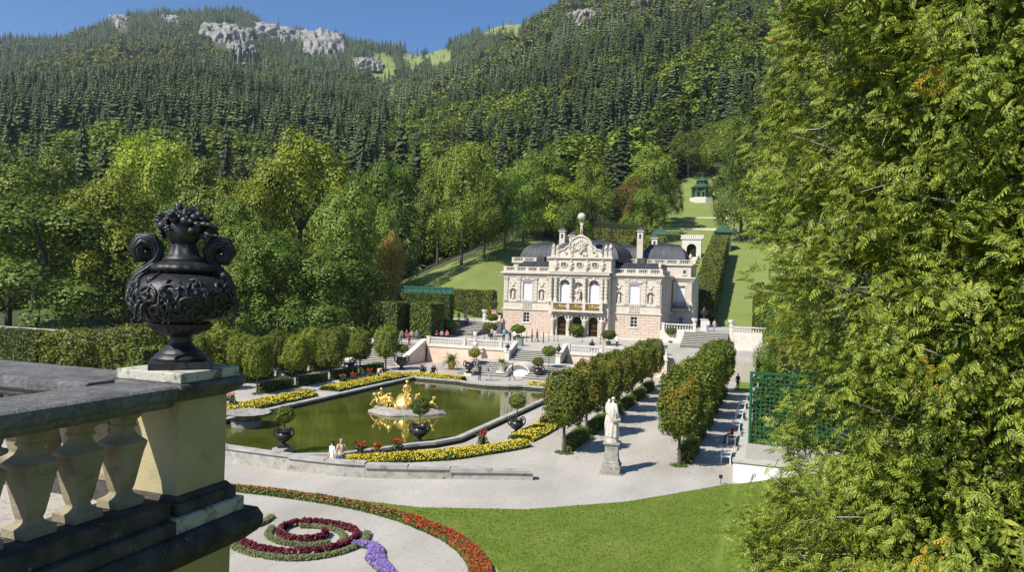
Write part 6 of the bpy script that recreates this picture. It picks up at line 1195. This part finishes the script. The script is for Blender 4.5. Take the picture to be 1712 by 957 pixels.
def person(label, x, y, z, rz, pose, top, bot, hair='d', h=1.72, long=False, fat=1.0, bag=None, shoes=BLK_, skin=SKIN):
    me, J = fig(pose, fat); o = bpy.data.objects.new('person', me); COL.objects.link(o)
    if len(me.materials) == 0: [me.materials.append(None) for _ in range(4)]
    for i, c in enumerate((skin, top, bot, shoes)): o.material_slots[i].link = 'OBJECT'; o.material_slots[i].material = pc(c)
    o.location = (x, y, z); o.rotation_euler = (0, 0, rz); o.scale = (h/1.72,)*3; tag(o, label, 'person', 'visitors in the palace garden')
    k = (pose, long)
    if k not in _hm: _hm[k] = face_mesh(J, long); _fm[k] = feat_mesh(J)
    hm_ = OBJ('hair', _hm[k], None, o, smooth=2)
    if not _hm[k].materials: _hm[k].materials.append(None)
    hm_.material_slots[0].link = 'OBJECT'; hm_.material_slots[0].material = HAIRS[hair]
    f = OBJ('face', _fm[k], None, o, smooth=2)
    if not _fm[k].materials: [_fm[k].materials.append(q) for q in (pc(SKIN), m_eye, m_lip)]
    if bag:
        c = Vector(J['che']); b = MB(); b.box(c.x-.15, c.x+.15, c.y+.11, c.y+.27, c.z-.30, c.z+.10); b.build('backpack', pc(bag), o, bevel=.04)
        b = MB(); [b.tube([(c.x+s*.11, c.y+.12, c.z+.09), (c.x+s*.11, c.y-.06, c.z+.13), (c.x+s*.11, c.y-.125, c.z-.02), (c.x+s*.13, c.y+.1, c.z-.25)], .018, 5) for s in (-1, 1)]; b.build('strap', pc(bag), o)
    return o
_hm = {}; _fm = {}
def W(u, v, z):
    az, t = px_dir(u, v); r = (z-CAMP[2])/t; return CAMP[0]+r*math.sin(az), r*math.cos(az)
PEO = [('man in beige shirt with rucksack straps standing at the curved wall', (5.85, 32.62), 0, .5, 'hips', (.48, .36, .25), JEAN, 'g', 1.76, False, 1.12, (.03, .03, .03)),
 ('dark-haired woman in a white top beside the man at the wall', (5.35, 32.58), 0, -.3, 'stand', WHT, (.6, .6, .6), 'd', 1.6, True),
 ('man all in black standing at the far pool edge', (-2.2, 71.0), 0, 2.9, 'hips', BLK_, BLK_, 'd', 1.78), ('visitor in white shirt and pale jeans with a bag walking by the pool', (-1.25, 71.4), 0, 2.3, 'walk', (.55, .55, .58), (.30, .42, .48), 'b', 1.7, True, 1.0, (.12, .15, .2)),
 ('man in dark clothes striding past the white niche', (.75, 72.9), 0, -1.3, 'walk', BLK_, (.03, .035, .05), 'd', 1.8), ('visitor in white with an orange bag bending over the left flower bed', W(632, 638, 0), 0, 1.2, 'bend', WHT, GRY, 'g', 1.7, False, 1.0, (.8, .2, .02)),
 ('visitor in grey at the top of the left stairs', W(669, 580, 2.3), 2.3, 1.2, 'walk', (.26, .27, .27), (.1, .1, .12), 'd', 1.72, True), ('visitor in a bright red jacket at the top of the left stairs', W(684, 579, 2.3), 2.3, 1.0, 'stand', (.60, .03, .06), (.04, .04, .06), 'n', 1.62, True)]
for i, (u, c) in enumerate([(686, GRY), (692, (.30, .05, .06)), (698, (.35, .37, .40)), (705, (.16, .2, .28))]): PEO.append((['seated visitor in grey at the hedge, leftmost of the shaded bench', 'seated visitor in dark red on the shaded bench', 'seated visitor in pale jacket on the shaded bench', 'seated visitor in navy, rightmost on the shaded bench'][i], (-20.9+.62*i, 88.5+.25*i), 2.4, .5, 'sit', c, JEAN if i % 2 else GRY, 'dgnb'[i], 1.7))
for i, c in enumerate([(.28, .05, .06), (.30, .30, .33), (.60, .16, .18)]): PEO.append((['seated visitor in maroon left of the second bench', 'seated visitor in grey in the middle of the second bench', 'seated visitor in pink right on the second bench'][i], (-16.9+.7*i, 91.0+.2*i), 2.5, .4, 'sit', c, BLK_, 'ndb'[i], 1.66))
PEO += [('visitor in lavender shirt standing on the left upper steps', (-17.3, 101.7), 4.42, .3, 'stand', (.34, .30, .48), (.07, .07, .10), 'g', 1.75), ('visitor in maroon on the left upper steps', (-18.2, 101.3), 4.3, .6, 'stand', (.25, .08, .09), TAN, 'd', 1.66), ('visitor in grey sitting on the left upper steps', (-15.6, 100.8), 4.0, .3, 'sit', (.38, .38, .40), JEAN, 'd', 1.72), ('second visitor sitting on the left upper steps', (-16.5, 100.6), 4.0, .2, 'sit', (.2, .22, .25), BLK_, 'n', 1.7),
 ('visitor in white shirt among the barrier posts', (-10.6, 89.6), 2.45, .3, 'stand', WHT, TAN, 'd', 1.65), ('visitor in lilac shirt behind the left balustrade', (-8.0, 90.2), 2.5, .2, 'stand', (.36, .33, .42), GRY, 'd', 1.72), ('visitor in grey behind the barrier posts', (-9.6, 93.2), 2.6, .1, 'stand', (.3, .3, .3), BLK_, 'd', 1.7),
 ('tall visitor in a teal shirt by the left palace window', (-7.4, 92.0), 2.58, 2.8, 'stand', (.10, .34, .34), (.05, .05, .06), 'n', 1.8), ('visitor in grey rucksack in the queue', (-6.2, 91.2), 2.54, 2.6, 'stand', (.20, .2, .22), (.06, .06, .08), 'd', 1.72, False, 1, (.08, .08, .1)), ('visitor in a white shirt in the queue', (-5.5, 90.8), 2.52, 2.9, 'hips', WHT, BLK_, 'd', 1.75), ('visitor in tan jacket beside the queue posts', (-3.9, 93.4), 2.62, 2.4, 'stand', (.30, .22, .15), (.07, .06, .05), 'n', 1.74), ('second visitor in brown beside the queue posts', (-3.3, 93.7), 2.63, 2.0, 'walk', (.17, .12, .09), (.05, .05, .05), 'd', 1.76),
 ('man in a white shirt and black trousers by the right palace corner', (8.1, 91.2), 2.52, .4, 'stand', WHT, BLK_, 'd', 1.78), ('visitor in a white shirt and jeans on the right upper terrace', (18.1, 103.4), 4.6, .3, 'stand', WHT, (.16, .24, .38), 'g', 1.74), ('visitor in beige and jeans on the right upper terrace', (18.9, 103.7), 4.6, -.2, 'walk', (.45, .36, .24), (.16, .26, .42), 'b', 1.68, True),
 ('visitor in a red jacket sitting on a white bench', (24.15, 50.3), 0, -1.57, 'sit', (.40, .02, .03), BLK_, 'g', 1.72), ('visitor in dark clothes under the limes at the far end', (23.3, 78.5), 0, 2.6, 'stand', BLK_, BLK_, 'd', 1.75)]
for q in PEO: person(q[0], q[1][0], q[1][1], q[2], *q[3:])
for lb, x, y in (('dark bench under the seated visitors by the tall hedge', -20.0, 88.95), ('dark bench under the second group of seated visitors', -16.2, 91.35)):
    o = thing('park_bench', lb, 'bench', (x, y, float(zf(y))), .3); b = MB(); [b.box(-1.5, 1.5, -.25+.17*k, -.1+.17*k, .42, .47) for k in range(3)]; b.build('seat', m_bark, o); [MB().box(sx-.05, sx+.05, -.2, .2, 0, .42).build('leg', m_bark, o) for sx in (-1.2, 1.2)]
# ------------------------------------------------------------------ near balustrade, pillar and urn
m_cope = M('lichen_coping', (.12, .118, .113), (.215, .21, .205), scale=22, rough=.92, bump=.9, bscale=60, c3=(.045, .044, .041), s3=3.2, lo3=.46, hi3=.74)
m_stain = M('blackened_stone', (.035, .034, .03), (.085, .08, .07), scale=6, rough=.95, bump=.7, bscale=35, c3=(.22, .21, .19), s3=16, lo3=.60, hi3=.70)
m_bal = M('sand_coloured_stone', (.26, .215, .135), (.35, .295, .20), scale=4, rough=.9, bump=.45, bscale=50, c3=(.13, .11, .07), s3=6, lo3=.52, hi3=.74)
m_slab = M('lichen_slab', (.42, .40, .33), (.56, .53, .44), scale=5, rough=.92, bump=.6, bscale=30, c3=(.14, .135, .10), s3=7, lo3=.5, hi3=.62)
m_ywall = M('ochre_plaster', (.50, .42, .17), (.56, .48, .22), scale=1.5, rough=.92, bump=.2, bscale=20, c3=(.30, .27, .12), s3=1.8, lo3=.55, hi3=.75)
bs = thing('near_balustrade', 'weathered stone balustrade with square pillar in the left foreground', 'balustrade')
def rail_profile(w):      # half section of the coping: rounded lip, drip groove
    return [(-w, .02), (-w, .10), (-w+.035, .165), (w-.035, .165), (w-.005, .15), (w, .12), (w, .075), (w-.03, .06), (w-.035, .03), (w-.07, .0), (-w+.05, 0)]
for k in range(5):
    y1 = 4.15-k*1.62; y0 = y1-1.612; b = MB(); b.prism([(22.43+q[0], 8.905+q[1]) for q in rail_profile(.27)], y0, y1, axis='y'); me_ = b.mesh('coping_stone'); OBJ('coping_stone', me_, m_cope, bs, bevel=.012)
for k in range(5):
    x1 = 22.06-k*1.8; b = MB(); b.prism([(4.27-q[0], 8.905+q[1]) for q in rail_profile(.36)], x1-1.79, x1, axis='x'); b.build('coping_stone', m_cope, bs, bevel=.012)
BP = [(.105, 0), (.105, .058), (.085, .066), (.06, .085), (.052, .105), (.060, .13), (.064, .15), (.100, .38), (.112, .425), (.116, .45), (.098, .468), (.068, .50), (.054, .535), (.054, .55), (.066, .556), (.066, .572), (.058, .578), (.060, .60), (.085, .63), (.092, .66), (.092, .675)]
BM = MB().lathe(BP, 4, sq=True).mesh('baluster'); BM.materials.append(m_bal)
for k in range(24):
    if k < 22: OBJ('baluster', BM, None, bs, loc=(22.41, 3.93-.335*k, 8.232), bevel=.006)
for k in range(22): OBJ('baluster', BM, None, bs, loc=(21.7-.335*k, 4.45, 8.232), bevel=.006)
b = MB(); b.box(22.60-.5, 22.594, 4.26, 4.76, 8.22, 8.97); b.build('pillar_shaft', M('cream_pillar_stone', (.40, .335, .18), (.47, .40, .235), scale=3, rough=.9, bump=.3, bscale=45, c3=(.27, .225, .12), s3=3.5, lo3=.55, hi3=.8), bs, bevel=.01)
b = MB(); b.box(22.03, 22.66, 4.20, 4.82, 8.10, 8.19); b.box(22.05, 22.64, 4.22, 4.80, 8.19, 8.235, taper=(.03, .03)); b.build('pillar_base', m_stain, bs, bevel=.01)
b = MB(); b.box(21.98, 22.70, 4.15, 4.87, 7.99, 8.10); b.build('pillar_plinth', m_slab, bs, bevel=.01)
b = MB(); b.add([(x, y, z) for z, e in ((8.93, 0), (8.955, .05), (9.0, .085), (9.04, .105), (9.07, .09)) for x, y in ((22.09-e, 4.26-e), (22.594+e, 4.26-e), (22.594+e, 4.76+e), (22.09-e, 4.76+e))], [(4*k+i, 4*k+(i+1) % 4, 4*k+4+(i+1) % 4, 4*k+4+i) for k in range(4) for i in range(4)]+[(16, 17, 18, 19), (3, 2, 1, 0)]); b.build('pillar_cap', m_cope, bs, bevel=.008)
b = MB(); b.box(22.03, 22.655, 4.20, 4.82, 9.072, 9.15); b.build('pillar_slab', m_slab, bs, bevel=.01)
b = MB(); b.box(22.20, 22.66, -4.0, 4.14, 8.10, 8.228); b.box(22.16, 22.72, -4.0, 4.14, 7.99, 8.098); b.build('plinth_course', m_stain, bs, bevel=.012)
b = MB(); b.box(12.5, 22.02, 4.22, 4.80, 7.99, 8.228); b.build('plinth_course', m_stain, bs, bevel=.012)
tw = thing('bastion_wall', 'ochre plaster wall below the near balustrade with dark stone cornice', 'wall')
b = MB(); b.prism([(12, 7.70), (22.62, 7.70), (22.70, 7.76), (22.76, 7.80), (22.81, 7.86), (22.81, 7.93), (22.75, 7.988), (12, 7.988)], -6, 4.98, axis='y'); b.build('cornice', m_stain, tw, bevel=.012)
b = MB(); b.box(12, 22.58, -6, 4.86, 0, 7.70); b.box(12, 22.66, -6, 4.93, 7.20, 7.32); b.build('wall_body', m_ywall, tw)
b = MB(); b.add([(12, -8, 8.12), (22.22, -8, 8.12), (22.22, 4.3, 8.12), (12, 4.3, 8.12)], [(0, 1, 2, 3)]); struct(b.build('terrace_floor', m_gravel))
# urn
UC = (22.345, 4.51); m_urn = M('black_cast_iron', (.011, .011, .012), (.026, .026, .027), scale=14, rough=.42, spec=.5, bump=.25, bscale=45, local=True, c3=(.045, .042, .04), s3=9, lo3=.6, hi3=.75)
U = thing('ornamental_urn', 'large black cast-iron urn with flower bouquet and scroll handles on the pillar', 'urn', (UC[0], UC[1], 9.151), math.radians(44)); U.scale = (.94, .94, 1.0)
b = MB(); b.box(-.235, .235, -.235, .235, 0, .055); b.build('plinth', m_urn, U, bevel=.008)
b = MB(); b.lathe([(.205, .055), (.21, .075), (.195, .10), (.17, .112), (.165, .125), (.13, .15), (.095, .18), (.085, .21), (.09, .235), (.11, .25)], 40); b.build('foot', m_urn, U, smooth=True)
b = MB(); b.lathe([(.10, .245), (.15, .262), (.205, .29), (.235, .325), (.24, .34), (.22, .352)], 72, ripple=lambda a, k, r, z: .045*math.cos(a*24) if .25 < z < .335 else 0); b.build('gadrooned_bowl', m_urn, U, smooth=2)
prof = [(.20, .345), (.27, .37), (.335, .415), (.38, .47), (.402, .53), (.40, .585), (.375, .64), (.33, .685), (.27, .715), (.215, .728), (.205, .74)]
def rbody(z): return float(np.interp(z, [q[1] for q in prof], [q[0] for q in prof]))
b = MB(); b.lathe(prof, 64); b.build('body', m_urn, U, smooth=2)
def onb(th, z, off=0): r = rbody(z)+off; return (r*math.cos(th), r*math.sin(th), z)
b = MB(); ru = np.random.default_rng(2)
for k in range(34):      # acanthus scrolls in relief
    th0 = 2*PI*k/34; z0 = .51+.085*math.sin(k*2.4); s = ru.choice([-1, 1]); pts = []; rad = []
    for t in np.linspace(0, 1, 18):
        q = (1-t)*.085+.012; a = s*t*8.2+k; pts.append(onb(th0+q*math.cos(a)/.4, z0+q*math.sin(a)*.85, .008)); rad.append(.014*(1-t*.5))
    b.tube(pts, rad, 6); b.ball(pts[-1], .019, 7, 5)
for k in range(110):      # leaves
    th0 = 2*PI*k/110+.05; z0 = ru.uniform(.38, .69); a = ru.uniform(0, 6.28); L = ru.uniform(.05, .1); b.tube([onb(th0+L*u*math.cos(a+u)/.4, z0+L*u*math.sin(a+u), .006) for u in (-.5, 0, .5, 1)], [.006, .02, .017, .004], 6)
for k in range(48): b.ball(onb(2*PI*k/48, .395, .003), .013, 6, 4)
b.build('relief', m_urn, U, smooth=2)
def surf_fig(th, z, sc, pose, rx=0.0):
    me, J = fig(pose, 1.15, False, 1); me = me.copy(); me.materials.clear(); [me.materials.append(m_urn) for _ in range(4)]; r = rbody(z)-.045
    f = OBJ('relief_figure', me, None, U, loc=(r*math.cos(th), r*math.sin(th), z-.62*sc), rot=(rx, 0, th+PI/2), scale=sc); q = MB(); h_ = J['ht']; q.ball((h_[0], h_[1], h_[2]-.02), .12, 10, 7); q.build('hair', m_urn, f, smooth=2)
for th, z, sc, ps in ((-2.35, .52, .25, 'sit'), (-.42, .56, .26, 'sit'), (.75, .52, .25, 'sit'), (2.3, .52, .25, 'sit'), (-1.9, .47, .2, 'bend')): surf_fig(th, z, sc, ps)
b = MB(); b.lathe([(.20, .73), (.235, .745), (.25, .765), (.235, .79), (.20, .81), (.17, .825)], 72, ripple=lambda a, k, r, z: .05*abs(math.cos(a*9)) if .74 < z < .80 else 0); b.build('collar', m_urn, U, smooth=2)
b = MB(); b.lathe([(.165, .82), (.17, .84), (.14, .865), (.125, .88), (.108, .92), (.098, .96), (.10, .99), (.115, 1.01)], 48, ripple=lambda a, k, r, z: .05*math.cos(a*8+z*18) if .87 < z < 1.0 else 0); b.build('neck', m_urn, U, smooth=2)
for sg in (-1, 1):
    b = MB(); pts = [(.385, .53), (.375, .62), (.33, .70), (.265, .765), (.205, .83), (.195, .91), (.245, .975), (.32, .97), (.355, .905), (.325, .845), (.27, .85), (.25, .89), (.28, .915)]; rd = [.03, .042, .046, .044, .046, .056, .066, .066, .058, .048, .038, .026, .012]
    P2 = [np.array(q) for q in pts]; T2 = [unit((P2[min(i+1, 12)]-P2[max(i-1, 0)])[None])[0] for i in range(13)]
    b.tube([(sg*q[0], 0, q[1]) for q in pts], [r_*.8 for r_ in rd], 10)
    for j in range(11):      # twisted acanthus ribs round the scroll
        path = []
        for i in range(13):
            ph = 2*PI*j/11+i*.42; n2 = np.array([-T2[i][1], T2[i][0]]); q = P2[i]+n2*math.cos(ph)*rd[i]*.78; path.append((sg*q[0], math.sin(ph)*rd[i]*.95, q[1]))
        b.tube(path, [r_*.30 for r_ in rd], 6)
    for j in range(6):       # leaf tips breaking the outline
        a_ = .4+j*.5; c_ = (.29+.085*math.cos(a_), .90+.085*math.sin(a_)); b.tube([(sg*c_[0], .0, c_[1]), (sg*(c_[0]+.03*math.cos(a_+.5)), .02, c_[1]+.03*math.sin(a_+.5))], [.02, .004], 6)
    for j in range(9): b.ball((sg*(.375-.018*j), .035*math.sin(j*2), .50+.03*j), .03, 8, 6)
    b.build('handle', m_urn, U, smooth=2)
b = MB(); rb = np.random.default_rng(9)
for k in range(100):
    d = rb.normal(0, 1, 3); d /= np.linalg.norm(d); d[2] = abs(d[2])*1.0-.25; c = (d[0]*.18, d[1]*.18, 1.085+d[2]*.20); s = rb.uniform(.022, .046)
    if k % 3 == 0:       # open rose: petals round a bud
        b.ball(c, s*.75, 8, 6); n_ = Vector(d).normalized(); e1 = n_.orthogonal().normalized(); e2 = n_.cross(e1)
        for j in range(5): a = j*1.257; p = Vector(c)+(e1*math.cos(a)+e2*math.sin(a))*s*.85; b.ball(tuple(p), s*.55, 7, 5, sc=(1, 1, .8))
    elif k % 3 == 1: b.ball(c, s, 8, 6, sc=(1, 1, .85))
    else: b.tube([tuple(Vector(c)*.9+Vector((0, 0, .1))), c, tuple(Vector(c)+Vector(d)*.07), tuple(Vector(c)+Vector(d)*.10+Vector((0, 0, -.02)))], [.012, .026, .02, .004], 6)
b.ball((0, 0, 1.07), .15, 12, 8); b.build('bouquet', m_urn, U, smooth=2)

# ------------------------------------------------------------------ near thuja
l_thuja = LEAF('thuja_spray', [(.07, .11, .012), (.12, .172, .018), (.19, .245, .028), (.29, .335, .04), (.38, .40, .06)], .22, rough=.5, patch=((.24, .27, .035), 1.6, .57, .75))
l_thy = LEAF('yellowed_spray', [(.50, .36, .03), (.55, .44, .05), (.40, .24, .04)], .35, rough=.6)
l_thb = LEAF('brown_cones', [(.22, .15, .08), (.30, .22, .12), (.16, .11, .06)], .1, rough=.8)
m_twig = M('pale_twig', (.22, .19, .15), (.34, .30, .25), scale=8, rough=.9)
TX, TY = 28.75, 7.3; TG = float(ground(TX, TY)); rt = np.random.default_rng(21)
TH_ = thing('thuja_tree', 'tall yellow-green conifer filling the right foreground', 'conifer', (TX, TY, TG)); ZT = 17.5-TG
def frond(n_):
    """unit feathery spray in the xy-plane, axis +x: thin scale-leaved branchlets either side"""
    Q = []
    for k in range(n_):
        t = .08+.84*k/(n_-1); L = .46*(1-t*.68)
        for s in (-1, 1):
            a = s*(.72-.22*t); d = np.array([math.cos(a), math.sin(a), 0]); p = np.array([t+.03*s, 0, 0]); n2 = np.array([-d[1], d[0], 0])*.05; Q.append([p, p+d*L*.55+n2, p+d*L+np.array([0, 0, -.09]), p+d*L*.55-n2])
    Q.append([np.array([0, -.012, 0]), np.array([.5, -.035, .015]), np.array([1.04, 0, -.08]), np.array([.5, .035, .015])])
    return np.array(Q)
FR = frond(5)
def rad_at(z):   # crown radius by height above the camera's eye level
    return np.interp(z, [6.0, 7.4, 7.9, 8.3, 8.8, 9.3, 9.8, 10.5, 12.0, 13.5, 17.5], [1.78, 1.84, 1.94, 1.58, 1.52, 1.66, 1.80, 1.82, 1.86, 1.92, .7])
n = 3800; zc = rt.uniform(5.6, 16.5, n); th = rt.uniform(0, 2*PI, n)
view = math.atan2(-TY, CAMP[0]-TX); face = np.cos(th-view); keep = (rt.random(n) < np.where(face > -.35, 1, .35)); zc, th = zc[keep], th[keep]
lump = 1+.10*np.sin(th*5+zc*2.1)+.08*np.sin(th*9-zc*3.7)+rt.normal(0, .06, len(th)); rr_ = rad_at(zc)*lump*np.where(rt.random(len(th)) < .4, rt.uniform(.5, .92, len(th)), 1)
B0 = np.stack([rr_*np.cos(th), rr_*np.sin(th), zc-TG], 1); out_ = np.stack([np.cos(th), np.sin(th), 0*th], 1)
per = 28; C = np.repeat(B0, per, 0)+rt.normal(0, .085, (len(B0)*per, 3))*np.array([1, 1, 1.15]); O = np.repeat(out_, per, 0)
ca = unit(out_*.9+rt.normal(0, .4, out_.shape)+np.array([0, 0, -.45])); cn = unit(rt.normal(0, .55, out_.shape)+out_*.5+np.array([-.35, -.5, .55]))
ax = unit(np.repeat(ca, per, 0)+rt.normal(0, .42, O.shape)); nn = unit(np.repeat(cn, per, 0)+rt.normal(0, .33, O.shape)); nn = unit(nn-ax*(nn*ax).sum(1, keepdims=True)); bb_ = np.cross(nn, ax); sz = rt.uniform(.07, .15, len(C))
V = (C[:, None, None, :]+(FR[None, ..., 0:1]*ax[:, None, None]+FR[None, ..., 1:2]*bb_[:, None, None]+FR[None, ..., 2:3]*nn[:, None, None])*sz[:, None, None, None])
kind = np.where(np.repeat(rt.random(len(B0)) < .03, per) & (rt.random(len(C)) < .6), 1, 0); kind = np.where(rt.random(len(C)) < .0, 2, kind)
me = npmesh('crown', V.reshape(-1, 3), 4, np.repeat(kind, FR.shape[0])); OBJ('crown', me, [l_thuja, l_thy, l_thb], TH_)
ni_ = 7000; zi = rt.uniform(5.6, 16, ni_); ti = rt.uniform(0, 6.283, ni_); ri = rad_at(zi)*rt.uniform(.4, .78, ni_); Ci = np.stack([ri*np.cos(ti), ri*np.sin(ti), zi-TG], 1); oi_ = np.stack([np.cos(ti), np.sin(ti), 0*ti], 1); ai = unit(oi_*.5+rt.normal(0, .6, Ci.shape)+np.array([0, 0, -.5])); nni = unit(oi_+rt.normal(0, .5, Ci.shape)); nni = unit(nni-ai*(nni*ai).sum(1, keepdims=True)); bi = np.cross(nni, ai); si = rt.uniform(.2, .36, ni_)
Vi = (Ci[:, None, None, :]+(FR[None, ..., 0:1]*ai[:, None, None]+FR[None, ..., 1:2]*1.3*bi[:, None, None]+FR[None, ..., 2:3]*nni[:, None, None])*si[:, None, None, None]); OBJ('inner_foliage', npmesh('inner_foliage', Vi.reshape(-1, 3), 4), l_thuja, TH_)
cc = np.repeat(B0[rt.choice(len(B0), 420)], 14, 0)+rt.normal(0, .055, (5880, 3)); OBJ('cone_cluster', npmesh('cone_cluster', leaves(cc, rt.normal(0, 1, cc.shape), .022, .5, 1.3, rt), 4), l_thb, TH_)
b = MB(); b.tube([(0, 0, -.3), (.03, .02, 2), (-.03, 0, 4.5), (.02, .03, 7), (0, 0, ZT-1)], [.17, .14, .11, .07, .02], 10); b.build('trunk', m_bark, TH_)
b = MB()
for k in range(230):
    i = rt.integers(0, len(B0)); e = B0[i]; z = e[2]-rt.uniform(.1, .6); m_ = e*.55; b.tube([(0, 0, max(.2, z)), (m_[0], m_[1], (z+e[2])/2-.08), tuple(e)], [.024, .014, .005], 5)
b.build('branch', m_twig, TH_)
b = MB()
for k in range(700):
    i = rt.integers(0, len(B0)); e = B0[i]*np.array([1.0, 1.0, 1]); d = out_[i]*rt.uniform(.02, .14)+rt.normal(0, .13, 3); b.tube([tuple(e-out_[i]*.35+rt.normal(0, .08, 3)), tuple(e), tuple(e+d)], [.008, .006, .003], 4)
b.build('twig', m_twig, TH_)['kind'] = 'stuff'

# ------------------------------------------------------------------ air
hz_ = bpy.data.materials.new('valley_haze'); hz_.use_nodes = True; _nt = hz_.node_tree; _nt.nodes.remove(_nt.nodes['Principled BSDF']); pvn = _nt.nodes.new('ShaderNodeVolumePrincipled'); pvn.inputs['Color'].default_value = (.80, .88, 1, 1); pvn.inputs['Density'].default_value = .00009; pvn.inputs['Anisotropy'].default_value = .2
_nt.links.new(pvn.outputs[0], _nt.nodes['Material Output'].inputs['Volume'])
b = MB(); b.box(-4700, 4700, -4700, 4700, -1.6, 800); o = b.build('haze', hz_); o['kind'] = 'stuff'; o['label'] = 'thin bluish air over the valley'; o['category'] = 'haze'
